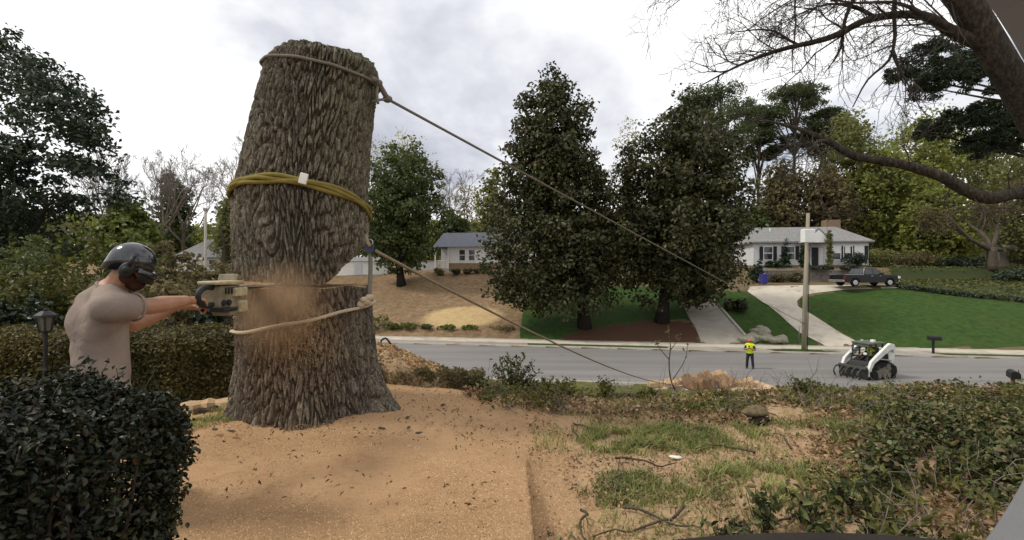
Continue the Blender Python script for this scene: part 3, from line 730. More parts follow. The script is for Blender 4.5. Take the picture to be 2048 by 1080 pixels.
# ------------------------------------------------------------------ people
def remesh(o, vox, it=5, fac=0.5):
    a = o.modifiers.new('r', 'REMESH'); a.mode = 'VOXEL'; a.voxel_size = vox
    b = o.modifiers.new('s', 'SMOOTH'); b.factor = fac; b.iterations = it
    dg = bpy.context.evaluated_depsgraph_get(); me = bpy.data.meshes.new_from_object(o.evaluated_get(dg))
    mt = o.data.materials[0]; o.modifiers.clear(); o.data = me
    me.materials.clear(); me.materials.append(mt)
    me.polygons.foreach_set('use_smooth', np.ones(len(me.polygons), bool)); return o
def frame(f, up=(0, 0, 1)):
    f = Vector(f).normalized(); r = f.cross(Vector(up)).normalized(); u = r.cross(f); return f, r, u
def basis(r, f, u): return Matrix((r, f, u)).transposed()
def fingers(mb, wr, ha, nrm, s=1.0):
    d = (Vector(ha) - Vector(wr)).normalized(); n = Vector(nrm); n = (n - d * n.dot(d)).normalized(); w = d.cross(n)
    M = basis(w, d, n); c0 = Vector(ha)
    mb.sph(c0, 0.045 * s, (0.95, 1.05, 0.5), 10, 7, M)
    for k, (o, L) in enumerate(((-0.031, 0.9), (-0.010, 1.05), (0.011, 1.0), (0.031, 0.8))):
        a = c0 + d * 0.04 * s + w * o * s; b = a + (d * 0.6 + n * 0.5).normalized() * 0.036 * L * s; e = b + (-d * 0.25 + n * 0.95).normalized() * 0.032 * L * s; h = e + (-d * 0.9 + n * 0.2).normalized() * 0.02 * L * s
        mb.capsule(a, b, 0.0105 * s, 0.010 * s, 7).capsule(b, e, 0.010 * s, 0.009 * s, 7).capsule(e, h, 0.009 * s, 0.008 * s, 7)
    a = c0 - d * 0.015 * s - w * 0.036 * s; b = a + (-w * 0.6 + d * 0.6 + n * 0.5).normalized() * 0.04 * s; e = b + (w * 0.3 + d * 0.4 + n * 0.7).normalized() * 0.03 * s
    mb.capsule(a, b, 0.013 * s, 0.011 * s, 7).capsule(b, e, 0.011 * s, 0.0095 * s, 7)
def person(root, J, mats, vox=0.008, sleeve=0.5, vest=None, hair=None):
    f, r, u = frame(J['f']); Mb = basis(r, f, u)
    hf, hr, hu = frame(J['hdir']); Mh = basis(hr, hf, hu)
    H = Vector(J['head']); nk, ch, pe = Vector(J['neck']), Vector(J['chest']), Vector(J['pelvis'])
    b = MB()
    b.sph(H + hu * 0.02, 0.1, (0.80, 0.98, 1.1), 14, 10, Mh)                      # skull
    b.sph(H + hf * 0.035 - hu * 0.06, 0.07, (0.82, 0.85, 0.95), 12, 8, Mh)        # jaw
    b.sph(H + hf * 0.10 - hu * 0.012, 0.018, (0.8, 1.1, 1.5), 8, 6, Mh)           # nose
    b.sph(H + hf * 0.085 - hu * 0.065, 0.02, (1.3, 0.6, 0.5), 8, 6, Mh)           # mouth
    for s in (-1, 1):
        b.sph(H + hr * 0.083 * s - hu * 0.01, 0.028, (0.4, 0.8, 1.15), 8, 6, Mh); b.sph(H + hf * 0.088 + hr * 0.032 * s + hu * 0.02, 0.015, (1, 0.5, 0.7), 8, 6, Mh)
    b.capsule(H - hu * 0.05 - hf * 0.01, nk, 0.056, 0.064)
    b.capsule(nk, ch, 0.085, 0.12); b.sph(ch, 0.16, (1.0, 0.68, 1.0), 12, 8, Mb); b.sph(pe, 0.15, (1.0, 0.72, 0.85), 12, 8, Mb); b.capsule(ch, pe, 0.12, 0.125)
    for s in ('r', 'l'):
        sh, el, wr, ha = (Vector(J[q + s]) for q in ('sh_', 'el_', 'wr_', 'ha_'))
        b.capsule(nk, sh, 0.06, 0.062); b.capsule(sh, el, 0.062, 0.054); b.capsule(el, lerp(el, wr, 0.35), 0.054, 0.057); b.capsule(lerp(el, wr, 0.35), wr, 0.057, 0.036); b.capsule(wr, ha, 0.028, 0.032)
        fingers(b, wr, ha, J.get('palm_' + s, (0, 0, -1)))
        hi, kn_, an = (Vector(J[q + s]) for q in ('hip_', 'kn_', 'an_'))
        b.capsule(hi, kn_, 0.085, 0.058); b.capsule(kn_, lerp(kn_, an, 0.35), 0.056, 0.056); b.capsule(lerp(kn_, an, 0.35), an, 0.056, 0.038)
    remesh(b.build('body', mats['skin'], root), vox)
    # shirt
    q = MB(); k = J.get('loose', 0.022)
    q.capsule(lerp(nk, ch, 0.28), ch, 0.085 + k, 0.12 + k); q.sph(ch, 0.16 + k, (1.03, 0.72, 1.0), 14, 9, Mb); q.sph(lerp(ch, pe, 0.55), 0.155 + k, (1.0, 0.74, 1.1), 14, 9, Mb); q.sph(lerp(ch, pe, 0.9), 0.158 + k, (1.02, 0.76, 0.8), 14, 9, Mb)
    for s in ('r', 'l'):
        sh, el, wr = (Vector(J[z + s]) for z in ('sh_', 'el_', 'wr_'))
        q.capsule(lerp(nk, sh, 0.35), sh, 0.066 + k * 0.6, 0.056 + k)
        if sleeve <= 1: e = lerp(sh, el, sleeve); q.cyl(sh, e, 0.056 + k, 0.062 + k * 0.7, 16); q.sph(sh, 0.056 + k); q.capsule(ch, sh, 0.13, 0.08); q.capsule(lerp(ch, pe, 0.35), sh, 0.14, 0.07); q.capsule(lerp(ch, pe, 0.7), lerp(nk, sh, 0.5), 0.15, 0.09); 
        else: q.capsule(sh, el, 0.064 + k * 0.6, 0.05 + k * 0.6); q.capsule(el, lerp(el, wr, sleeve - 1), 0.05 + k * 0.6, 0.034 + k * 0.5)
    remesh(q.build('shirt', mats['shirt'], root), vox * 1.15, 45)
    if vest:
        q = MB(); k = 0.045
        q.capsule(lerp(nk, ch, 0.2), ch, 0.085 + k, 0.12 + k); q.sph(ch, 0.16 + k, (1.03, 0.72, 1.0), 12, 8, Mb); q.sph(lerp(ch, pe, 0.55), 0.155 + k, (1.0, 0.74, 1.1), 12, 8, Mb)
        q.sph(lerp(ch, pe, 0.85), 0.158 + k, (1.0, 0.76, 0.7), 12, 8, Mb)
        for s in ('r', 'l'): q.capsule(lerp(nk, Vector(J['sh_' + s]), 0.3), lerp(nk, Vector(J['sh_' + s]), 0.95), 0.075 + k * 0.6, 0.07 + k * 0.6)
        vo = remesh(q.build('safety_vest', vest, root), vox * 1.3, 3)
    q = MB(); k = 0.02
    q.sph(pe, 0.15 + k, (1.0, 0.74, 0.9), 12, 8, Mb)
    for s in ('r', 'l'):
        hi, kn_, an = (Vector(J[z + s]) for z in ('hip_', 'kn_', 'an_'))
        q.capsule(pe, hi, 0.11, 0.09 + k); q.capsule(hi, kn_, 0.088 + k, 0.062 + k); q.capsule(kn_, an, 0.062 + k, 0.055 + k)
    remesh(q.build('trousers', mats['trousers'], root), vox * 1.3, 3)
    for s in ('r', 'l'):
        an = Vector(J['an_' + s]); ff = Vector((f.x, f.y, 0)).normalized()
        w = MB(); w.capsule(an + Vector((0, 0, 0.04)), an - Vector((0, 0, 0.03)), 0.058, 0.055); w.capsule(an - Vector((0, 0, 0.045)) - ff * 0.04, an - Vector((0, 0, 0.055)) + ff * 0.15, 0.05, 0.042)
        remesh(w.build('boot', mats['boot'], root), 0.012, 2)
    return (f, r, u, hf, hr, hu, H, Mh)
def M_cloth(name, a, b, sc=5):
    m, t = newmat(name); v = objvec(t)
    fold = noise_node(t, objvec(t, (1, 1, 0.45)), 8, 4, 0.55, 2.2)
    finish(t, ramp(t, noise_node(t, v, sc, 4), [(0.3, b), (0.7, a)]), 0.9, 0.15, bump=fold, bstr=0.6, bdist=0.018); return m
MAT['skin'] = M_plain('tanned_skin', (0.40, 0.215, 0.135), (0.33, 0.165, 0.10), 14, 0.55, 0.35)
MAT['shirt'] = M_cloth('mauve_grey_cotton', (0.33, 0.262, 0.215), (0.19, 0.148, 0.122), 2.2)
MAT['navy'] = M_cloth('dark_navy_cloth', (0.03, 0.03, 0.04), (0.018, 0.018, 0.024))
MAT['boot'] = M_plain('dark_boot_leather', (0.05, 0.035, 0.025), None, 9, 0.6)
MAT['hivis'] = M_cloth('yellow_green_vest', (0.62, 0.74, 0.03), (0.5, 0.62, 0.02))
MAT['orange'] = M_plain('orange_red_plastic', (0.55, 0.10, 0.05), (0.45, 0.08, 0.04), 6, 0.5)
MAT['gloss_black'] = M_plain('glossy_black_shell', (0.012, 0.013, 0.018), (0.009, 0.009, 0.012), 3, 0.16, 0.6, coat=0.5)
MAT['matt_black'] = M_plain('matt_black_plastic', (0.022, 0.022, 0.023), (0.012, 0.012, 0.013), 8, 0.6, 0.3)
MAT['beard'] = M_plain('reddish_beard', (0.07, 0.03, 0.02), (0.04, 0.018, 0.012), 30, 0.9, 0.1, bump=0.8, bscale=90)
MAT['dark_red'] = M_plain('dark_red_plastic', (0.16, 0.02, 0.015), None, 8, 0.5)

# the arborist
gz = Gs(-2.4, 2.9)
J = dict(f=(0.74, 0.67, 0), hdir=(0.72, 0.52, -0.42), head=P(262, 529, 2.92), neck=P(222, 583, 2.90), chest=P(193, 645, 2.92), pelvis=P(206, 800, 2.90),
         sh_r=P(214, 616, 2.74), el_r=P(296, 613, 2.98), wr_r=P(372, 601, 3.30), ha_r=P(392, 601, 3.40),
         sh_l=P(182, 606, 3.08), el_l=P(268, 648, 3.30), wr_l=P(352, 612, 3.55), ha_l=P(392, 612, 3.64), loose=0.034, palm_r=(0.3, 0.3, -0.9), palm_l=(0.3, 0.3, -0.9))
pe = J['pelvis']; R_ = Vector((0.67, -0.74, 0)); Fw = Vector((0.74, 0.67, 0))
J['hip_r'] = pe + R_ * 0.1 - Vector((0, 0, 0.04)); J['hip_l'] = pe - R_ * 0.1 - Vector((0, 0, 0.04))
J['an_r'] = Vector((pe.x, pe.y, Gs(pe.x, pe.y) + 0.12)) + R_ * 0.15 - Fw * 0.16; J['an_l'] = Vector((pe.x, pe.y, gz + 0.12)) - R_ * 0.13 + Fw * 0.24
J['kn_r'] = lerp(J['hip_r'], J['an_r'], 0.5) + Fw * 0.05; J['kn_l'] = lerp(J['hip_l'], J['an_l'], 0.5) + Fw * 0.08
arb = empty('person', (0, 0, 0), label='person in a mauve t-shirt and black helmet holding the chainsaw to the trunk', cat='person')
f, r, u, hf, hr, hu, H, Mh = person(arb, J, dict(skin=MAT['skin'], shirt=MAT['shirt'], trousers=MAT['navy'], boot=MAT['boot']), 0.008, 0.66)
shirt_ = [o for o in arb.children if o.name.startswith('shirt')][0]
for s_ in ('r', 'l'):
    a_, b_ = Vector(J['sh_' + s_]), Vector(J['el_' + s_]); e_ = lerp(a_, b_, 0.66); d_ = (b_ - a_).normalized(); u_ = d_.orthogonal().normalized(); w_ = d_.cross(u_)
    tubes('sleeve_hem', [[tuple(e_ + (u_ * math.cos(t_) + w_ * math.sin(t_)) * 0.083) for t_ in np.linspace(0, 2 * math.pi, 24, endpoint=False)]], [0.0075], MAT['shirt'], shirt_, 6, True)
c_ = lerp(Vector(J['neck']), Vector(J['head']), 0.22); d_ = (Vector(J['head']) - Vector(J['neck'])).normalized(); u_ = d_.orthogonal().normalized(); w_ = d_.cross(u_)
tubes('collar', [[tuple(c_ - d_ * 0.03 + (u_ * math.cos(t_) + w_ * math.sin(t_)) * 0.083) for t_ in np.linspace(0, 2 * math.pi, 24, endpoint=False)]], [0.009], MAT['shirt'], shirt_, 6, True)
hb = MB(); n = 26; rings_ = 9; vv = []; ff = []
for j in range(rings_ + 1):
    ph = math.pi / 2 * j / rings_
    for i in range(n):
        a = 2 * math.pi * i / n
        vv.append(H + hu * 0.015 + Mh @ Vector((0.101 * math.cos(a) * math.sin(ph), 0.124 * math.sin(a) * math.sin(ph), 0.122 * math.cos(ph) - (0.06 * (j == rings_) * (1 + 0.6 * math.sin(a + math.pi))))))
for j in range(rings_):
    for i in range(n): k = (i + 1) % n; ff.append((j * n + i, (j + 1) * n + i, (j + 1) * n + k, j * n + k))
hb.add(vv, ff); helm = hb.build('helmet', MAT['gloss_black'], arb, True)
sm = helm.modifiers.new('t', 'SOLIDIFY'); sm.thickness = 0.006
bb = MB(); bv = []
for i in range(13):
    a = math.radians(20 + 140 * i / 12)
    for rr, dz in ((1.0, -0.0), (1.36, -0.035)): bv.append(H + hu * 0.0 + Mh @ Vector((0.101 * math.cos(a) * rr * (0.95 if rr > 1 else 1), 0.124 * math.sin(a) * rr, dz + 0.01)))
bb.add(bv, [(2 * i, 2 * i + 1, 2 * i + 3, 2 * i + 2) for i in range(12)])
br = bb.build('brim', MAT['gloss_black'], helm, True); q_ = br.modifiers.new('t', 'SOLIDIFY'); q_.thickness = 0.008
MB().sph(H + hr * 0.105 - hu * 0.035, 0.044, (0.5, 0.85, 1.15), 12, 8, Mh).build('ear_muff', MAT['matt_black'], helm, True)
MB().sph(H - hr * 0.105 - hu * 0.035, 0.044, (0.5, 0.85, 1.15), 12, 8, Mh).build('ear_muff', MAT['matt_black'], helm, True)
MB().capsule(H + hr * 0.125 + hu * 0.05, H + hr * 0.125 - hu * 0.01, 0.012).sph(H + hr * 0.13 - hu * 0.035, 0.022, (0.5, 1, 1), 8, 6, Mh).build('ear_muff_arm', MAT['matt_black'], helm, True)
vis = MB(); bv = []
for i in range(11):
    a = math.radians(25 + 130 * i / 10)
    for z in (-0.0, -0.075): bv.append(H + Mh @ Vector((0.112 * math.cos(a), 0.140 * math.sin(a) + 0.008, z + 0.0)))
vis.add(bv, [(2 * i, 2 * i + 1, 2 * i + 3, 2 * i + 2) for i in range(10)])
vo = vis.build('face_screen', MAT['matt_black'], helm, True); q_ = vo.modifiers.new('t', 'SOLIDIFY'); q_.thickness = 0.004
remesh(MB().sph(H + hf * 0.065 - hu * 0.09, 0.062, (0.95, 0.9, 0.9), 12, 8, Mh).sph(H + hf * 0.02 - hu * 0.075 + hr * 0.045, 0.045, (0.7, 1, 1), 10, 7, Mh).build('beard', MAT['beard'], arb), 0.008, 3)

# ------------------------------------------------------------------ chainsaw (local +x along the bar, lying on its side)
MAT['saw_cream'] = M_plain('dusty_cream_casing', (0.46, 0.39, 0.24), (0.26, 0.21, 0.12), 9, 0.6, 0.3, bump=0.2)
MAT['saw_grey'] = M_plain('dusty_grey_casing', (0.26, 0.22, 0.14), (0.12, 0.10, 0.062), 9, 0.6, 0.3)
sa = P(404, 596, 3.42); sb = Vector((-2.20, 4.62, 5.705))
cs = empty('chainsaw', (0, 0, 0), label='dusty cream and grey chainsaw with its bar in the cut', cat='chainsaw')
xd = Vector((sb.x - sa.x, sb.y - sa.y, 0)).normalized(); yd = Vector((-xd.y, xd.x, 0)); zd = Vector((0, 0, 1))
XF = Matrix((xd, yd, zd)).transposed().to_4x4(); XF.translation = sa
zc = 5.705 - sa.z        # height of the bar above the rear handle
mb = MB(); mb.box((0.24, 0.02, 0.0), (0.26, 0.17, 0.17)); mb.box((0.30, 0.0, -0.10), (0.17, 0.15, 0.10)); mb.build('engine_body', MAT['saw_grey'], cs, False, 0.018, XF)
mb = MB(); mb.box((0.22, 0.0, 0.105), (0.30, 0.18, 0.028)); mb.box((0.33, -0.075, 0.03), (0.16, 0.04, 0.07)); mb.build('top_cover', MAT['saw_cream'], cs, False, 0.01, XF)
mb = MB(); mb.box((0.36, -0.07, -0.085), (0.11, 0.05, 0.10)); mb.build('clutch_cover', MAT['saw_cream'], cs, False, 0.014, XF)
for i in range(5): MB().box((0.17 + i * 0.035, -0.068, 0.045), (0.016, 0.006, 0.05)).build('vent_slot', MAT['matt_black'], cs, xf=XF)
for xx in (0.14, 0.20): MB().cyl((xx, -0.064, -0.045), (xx, -0.08, -0.045), 0.022, n=12).build('filler_cap', MAT['matt_black'], cs, xf=XF)
MB().box((0.20, -0.03, -0.098), (0.17, 0.12, 0.03)).build('tank_base', MAT['matt_black'], cs, False, 0.008, XF)
tubes('rear_handle', [[tuple(XF @ Vector(p)) for p in curve_pts([(0.13, 0.0, 0.07), (0.03, 0.0, 0.075), (-0.04, 0, 0.03), (-0.02, 0, -0.04), (0.06, 0, -0.06), (0.14, 0, -0.05)], 20)]], [0.021], MAT['matt_black'], cs, 8)
tubes('front_handle', [[tuple(XF @ Vector(p)) for p in curve_pts([(0.30, 0.1, 0.09), (0.27, 0.17, 0.11), (0.24, 0.2, 0.0), (0.26, 0.17, -0.12), (0.3, 0.06, -0.14)], 20)]], [0.015], MAT['matt_black'], cs, 8)
mb = MB(); mb.box((0.40, 0.06, 0.135), (0.02, 0.16, 0.07), Matrix.Rotation(0.35, 3, 'Y')); mb.build('hand_guard', MAT['saw_grey'], cs, False, 0.006, XF)
mb = MB(); mb.box((0.40, 0.05, -0.05), (0.05, 0.12, 0.12)); mb.build('muffler', MAT['matt_black'], cs, False, 0.01, XF)
bl_ = (sb - sa).length
pts = [(0.36, -0.055), (bl_ - 0.05, -0.045), (bl_, -0.02), (bl_, 0.02), (bl_ - 0.05, 0.045), (0.36, 0.055)]
MB().prism(pts, 'z', zc - 0.003, zc + 0.003).build('guide_bar', MAT['steel'], cs, xf=XF)
lp = [(0.36, -0.061), (bl_ - 0.05, -0.052), (bl_ + 0.008, 0.0), (bl_ - 0.05, 0.052), (0.36, 0.061)]
tubes('chain', [[tuple(XF @ Vector((a, b, zc))) for a, b in lp]], [0.008], MAT['matt_black'], cs, 5)
MB().cyl((0.3, 0.1, -0.02), (0.3, 0.125, -0.02), 0.06, n=14).build('starter_cover', MAT['dark_red'], cs, xf=XF)

# flying sawdust: chips and dust thrown from the bar
rs = np.random.default_rng(21); n = 9000
tt = rs.random(n) ** 0.75; ss = rs.normal(size=n)
o0 = np.array(tuple(P(515, 572, 4.28))); o1 = np.array(tuple(P(618, 735, 4.05))); o2 = np.array(tuple(P(600, 600, 4.0)))
ctr = ((1 - tt) ** 2)[:, None] * o0 + (2 * tt * (1 - tt))[:, None] * o2 + (tt ** 2)[:, None] * o1
pts = ctr + rs.normal(size=(n, 3)) * (0.03 + 0.15 * tt)[:, None] * np.array([1.2, 0.6, 0.9])
MAT['flying_dust'] = M_plain('flying_sawdust', (0.62, 0.42, 0.24), (0.50, 0.30, 0.15), 4, 0.95, 0.1)
V, Fc = leaf_geo(pts, 0.0055, rs, 0.8, fold=0.3)
ch = tag(np_mesh('sawdust_spray', V, Fc, MAT['flying_dust']), 'orange-brown sawdust spraying out of the cut in front of the stump', 'sawdust', kind='stuff')
m, t = newmat('sawdust_mist'); o_ = t.nodes.new('ShaderNodeOutputMaterial'); pv = t.nodes.new('ShaderNodeVolumePrincipled')
pv.inputs['Color'].default_value = (0.80, 0.52, 0.30, 1); pv.inputs['Anisotropy'].default_value = 0.1
tc = t.nodes.new('ShaderNodeTexCoord'); gr = t.nodes.new('ShaderNodeTexGradient'); gr.gradient_type = 'QUADRATIC_SPHERE'; t.links.new(tc.outputs['Object'], gr.inputs[0])
nz = noise_node(t, tc.outputs['Object'], 2.6, 3, 0.6, 0.6)
t.links.new(mathn(t, 'MULTIPLY', mathn(t, 'MULTIPLY', gr.outputs['Fac'], ramp(t, nz, [(0.3, (0.1, 0.1, 0.1)), (0.7, (1, 1, 1))])), 14.0), pv.inputs['Density']); t.links.new(pv.outputs[0], o_.inputs['Volume'])
mist = MB().sph((0, 0, 0), 1.0, n=20, m=14).build('sawdust_mist', m)
mist.location = P(560, 615, 4.12); mist.scale = (0.46, 0.28, 0.52); mist.rotation_euler = (0, 0.6, 0.3)
tag(mist, 'hazy puff of sawdust hanging in front of the cut', 'dust', kind='stuff')
# ------------------------------------------------------------------ houses and street furniture on the far side
MAT['siding'] = M_plain('white_grey_siding', (0.60, 0.60, 0.60), (0.52, 0.52, 0.52), 2, 0.7, bump=0.2, bscale=20)
MAT['trim'] = M_plain('white_trim_paint', (0.78, 0.77, 0.74), (0.7, 0.69, 0.66), 3, 0.6)
MAT['shutter'] = M_plain('black_shutter_paint', (0.015, 0.016, 0.018), None, 5, 0.6)
MAT['roof_grey'] = M_plain('grey_shingle', (0.245, 0.24, 0.235), (0.18, 0.176, 0.172), 3, 0.9, 0.15, bump=0.6, bscale=9)
MAT['roof_blue'] = M_plain('blue_grey_shingle', (0.105, 0.11, 0.135), (0.08, 0.084, 0.1), 3, 0.9, 0.15, bump=0.6, bscale=9)
MAT['brick_far'] = M_plain('muted_brick', (0.26, 0.185, 0.12), (0.18, 0.125, 0.08), 6, 0.9, 0.15, bump=0.4, bscale=14)
MAT['stone_wall'] = M_plain('grey_block_wall', (0.24, 0.215, 0.19), (0.16, 0.145, 0.13), 2.5, 0.9, 0.15, bump=0.8, bscale=5)
MAT['door_dark'] = M_plain('dark_door_paint', (0.02, 0.017, 0.02), None, 4, 0.5)
m, t = newmat('window_glass'); finish(t, ramp(t, noise_node(t, objvec(t), 1.2, 2), [(0.3, (0.02, 0.024, 0.028)), (0.7, (0.055, 0.06, 0.065))]), 0.06, 0.6); MAT['glass'] = m

def window(root, x, z, w, h, y=0.0, shut=0.0, sill=True, ac=False, blind=False):
    """sash window in a wall facing local -y"""
    wn = MB(); e = 0.09
    for a, b in (((x - w / 2 - e, y - 0.05, z - e), (x - w / 2, y + 0.02, z + h + e)), ((x + w / 2, y - 0.05, z - e), (x + w / 2 + e, y + 0.02, z + h + e)),
                 ((x - w / 2, y - 0.05, z - e), (x + w / 2, y + 0.02, z)), ((x - w / 2, y - 0.05, z + h), (x + w / 2, y + 0.02, z + h + e)), ((x - w / 2, y - 0.04, z + h * 0.48), (x + w / 2, y + 0.02, z + h * 0.54))): wn.span(a, b)
    wo = wn.build('window', MAT['trim'], root)
    for a, b in ((0, 0.48), (0.54, 1.0)):
        MB().span((x - w / 2, y - 0.022, z + h * a), (x + w / 2, y - 0.004, z + h * b)).build('pane', MAT['trim'] if (blind and a > 0.3) else MAT['glass'], wo)
    if shut:
        for s in (-1, 1):
            c = x + s * (w / 2 + e + shut / 2 + 0.02); MB().span((c - shut / 2, y - 0.045, z - 0.06), (c + shut / 2, y - 0.002, z + h + 0.06)).build('shutter', MAT['shutter'], root)
    return wo
def hip_roof(x0, x1, y0, y1, z, h, inset, ov=0.45):
    mb = MB(); a = (x0 - ov, y0 - ov, z), (x1 + ov, y0 - ov, z), (x1 + ov, y1 + ov, z), (x0 - ov, y1 + ov, z)
    ym = (y0 + y1) / 2; r = [(x0 + inset, ym, z + h), (x1 - inset, ym, z + h)]
    lo = [(p[0], p[1], z - 0.18) for p in a]
    mb.add(list(a) + r + lo, [(0, 1, 5, 4), (2, 3, 4, 5), (3, 0, 4), (1, 2, 5), (0, 6, 7, 1), (1, 7, 8, 2), (2, 8, 9, 3), (3, 9, 6, 0), (6, 9, 8, 7)])
    return mb
# right-hand house
p0, p1 = P(1507, 527, 59.0), P(1737, 523, 57.0)
hr_ = empty('ranch_house', (p0.x, p0.y, 6.1), math.atan2(p1.y - p0.y, p1.x - p0.x), 'white ranch house with grey roof and black shutters behind the pickup', 'house')
L = (Vector((p1.x, p1.y)) - Vector((p0.x, p0.y))).length
MB().span((0, 0, -1.0), (L, 8.5, 3.25)).build('wall', MAT['siding'], hr_)
MB().span((-0.05, -0.05, -1.0), (L + 0.05, 8.55, 0.35)).build('foundation', MAT['brick_far'], hr_)
rf = hip_roof(0, L, 0, 8.5, 3.25, 2.1, 1.6).build('roof', MAT['roof_grey'], hr_)
sx = L / 230.0        # metres per photograph pixel along the front
wx = lambda px: (px - 1507) * sx
for px in (1537, 1582): window(hr_, wx(px), 1.05, 0.95, 1.55, 0, 0.42)
for px in (1674, 1697, 1719): window(hr_, wx(px), 1.05, 0.9, 1.55, 0, 0.4 if px != 1697 else 0.0, blind=True)
a, b = wx(1600), wx(1652)
gb = MB(); xm = (a + b) / 2
gb.prism([(a - 0.3, 3.0), (b + 0.3, 3.0), (xm, 4.75)], 'y', -1.7, 3.5); pg = gb.build('porch_roof', MAT['roof_grey'], hr_)
MB().prism([(a, 3.02), (b, 3.02), (xm, 4.5)], 'y', -1.76, -1.72).build('gable', MAT['trim'], pg)
for q in (a + 0.15, b - 0.15): MB().span((q - 0.11, -1.6, 0.0), (q + 0.11, -1.38, 3.0)).build('column', MAT['trim'], hr_)
MB().span((a - 0.1, -1.8, -1.0), (b + 0.1, -0.06, 0.12)).build('porch_floor', MAT['kerb'], hr_)
dr = MB().span((wx(1625), -0.055, 0.13), (wx(1638), -0.01, 2.5)).build('door', MAT['door_dark'], hr_)
MB().sph((wx(1626.5), -0.09, 1.2), 0.045).build('handle', MAT['steel'], dr)
MB().span((wx(1640), -0.05, 0.3), (wx(1647), -0.01, 2.4)).build('side_light', MAT['trim'], hr_)
MB().span((wx(1692), 4.6, 4.2), (wx(1722), 6.0, 6.3)).build('chimney', MAT['brick_far'], rf)
MB().cyl((wx(1560), 3.0, 4.4), (wx(1560), 3.0, 5.2), 0.08).build('vent_pipe', MAT['trim'], rf)
# retaining wall with its steps of planting
rw = empty('retaining_wall', (0, 0, 0), label='long grey block retaining wall between the pickup and the ranch house', cat='wall')
xs0 = 27.6
for i in range(15):
    for j in range(4):
        w = 0.86; x = xs0 + i * w + (0.4 if j % 2 else 0); 
        MB().span((x + 0.012, 54.35 + random.uniform(-0.02, 0.02), 3.7 + j * 0.52), (x + w - 0.012, 54.75, 3.7 + j * 0.52 + 0.505)).build('block', MAT['stone_wall'], rw)
MB().span((xs0 - 0.1, 54.3, 5.78), (xs0 + 15 * 0.86 + 0.5, 54.85, 5.92)).build('coping', MAT['kerb'], rw)
# left-hand house above the bare bank
p0, p1 = P(872, 532, 62.5), P(1060, 527, 60.0)
hz = Gs(p0.x, p0.y) - 0.1
hl = empty('hillside_house', (p0.x, p0.y, hz), math.atan2(p1.y - p0.y, p1.x - p0.x), 'white house with blue-grey roof at the top of the bare brown bank', 'house')
L2 = 12.2
MB().span((1.8, 0, -0.5), (L2, 7.5, 3.3)).build('wall', MAT['trim'], hl)
MB().span((1.74, -0.06, -0.5), (L2 + 0.05, 7.55, 1.1)).build('foundation', MAT['brick_far'], hl)
MB().prism([(-0.5, 3.2), (8.0, 3.2), (3.75, 5.35)], 'x', -0.3, L2 + 0.3).build('roof', MAT['roof_blue'], hl)
for x in (3.6, 4.9, 9.4, 10.8): window(hl, x, 1.45, 0.75, 1.35, 0, 0.3 if x > 9 else 0.0)
MB().span((-0.2, 2.5, -0.5), (1.78, 7.4, 3.1)).build('porch_wall', MAT['siding'], hl)
for q in (-0.1, 1.7): MB().span((q - 0.09, -0.1, -0.4), (q + 0.09, 0.08, 3.2)).build('column', MAT['trim'], hl)
for q in np.linspace(-0.05, 1.65, 9): MB().span((q - 0.025, -0.03, 0.5), (q + 0.025, 0.02, 1.4)).build('baluster', MAT['trim'], hl)
MB().span((-0.05, -0.05, 1.4), (1.65, 0.04, 1.5)).build('handrail', MAT['trim'], hl)
MB().span((-0.3, -0.2, -0.5), (1.7, 2.5, 0.42)).build('porch_floor', MAT['kerb'], hl)
MB().span((-4.6, 1.2, -0.6), (-0.3, 1.4, 1.35)).build('garden_wall', MAT['siding'], hl)
MB().span((-4.7, 1.15, 1.35), (-0.28, 1.45, 1.47)).build('wall_coping', MAT['kerb'], hl)
# far-left house, mostly roof
p0 = P(352, 540, 66); hz = Gs(p0.x, p0.y)
h3 = empty('bungalow', (p0.x, p0.y, CZ + 0.2), 0.05, 'low bungalow with a wide grey roof behind the hedge, left of the trunk', 'house')
MB().span((0, 0, -3.0), (13.5, 8, 1.6)).build('wall', MAT['trim'], h3)
hip_roof(0, 13.5, 0, 8, 1.6, 2.9, 2.4).build('roof', MAT['roof_grey'], h3)
for x in (2.2, 5.0, 8.5, 11.2): window(h3, x, 0.0, 1.0, 1.2)
ar = MB(); pa = [(3.2 + 1.3 * math.cos(a), 0.4 + 1.2 * math.sin(a)) for a in np.linspace(0, math.pi, 14)]; pb_ = [(3.2 + 1.0 * math.cos(a), 0.4 + 0.9 * math.sin(a)) for a in np.linspace(math.pi, 0, 14)]
ar.prism(pa + pb_, 'y', -0.6, -0.35).build('porch_arch', MAT['trim'], h3)
# house far right behind the forked tree
p0 = P(1945, 522, 66)
h4 = empty('cottage', (p0.x, p0.y, Gs(p0.x, p0.y) - 0.2), -0.2, 'dim tan cottage half hidden behind the forked tree', 'house')
MAT['tan_wall'] = M_plain('tan_wall', (0.27, 0.235, 0.185), (0.21, 0.18, 0.14), 3, 0.85)
MB().span((0, 0, -1), (14, 8, 2.9)).build('wall', MAT['tan_wall'], h4)
hip_roof(0, 14, 0, 8, 2.9, 2.6, 2.0).build('roof', MAT['roof_grey'], h4)
for x in (2.5, 6, 10): window(h4, x, 0.9, 1.0, 1.4)
# white shed wall seen past the notch
p0 = P(672, 567, 60)
sh_ = empty('shed', (p0.x, p0.y, Gs(p0.x, p0.y) - 0.3), 0.0, 'low white shed seen through the gap beside the trunk notch', 'shed')
MB().span((0, 0, 0), (6.4, 3, 2.2)).build('wall', MAT['trim'], sh_); MB().span((2.3, -0.06, 0.1), (3.3, -0.005, 1.9)).build('door', MAT['siding'], sh_)
MB().prism([(-0.3, 2.2), (3.3, 2.2), (1.5, 2.75)], 'x', -0.3, 6.7).build('roof', MAT['roof_grey'], sh_)

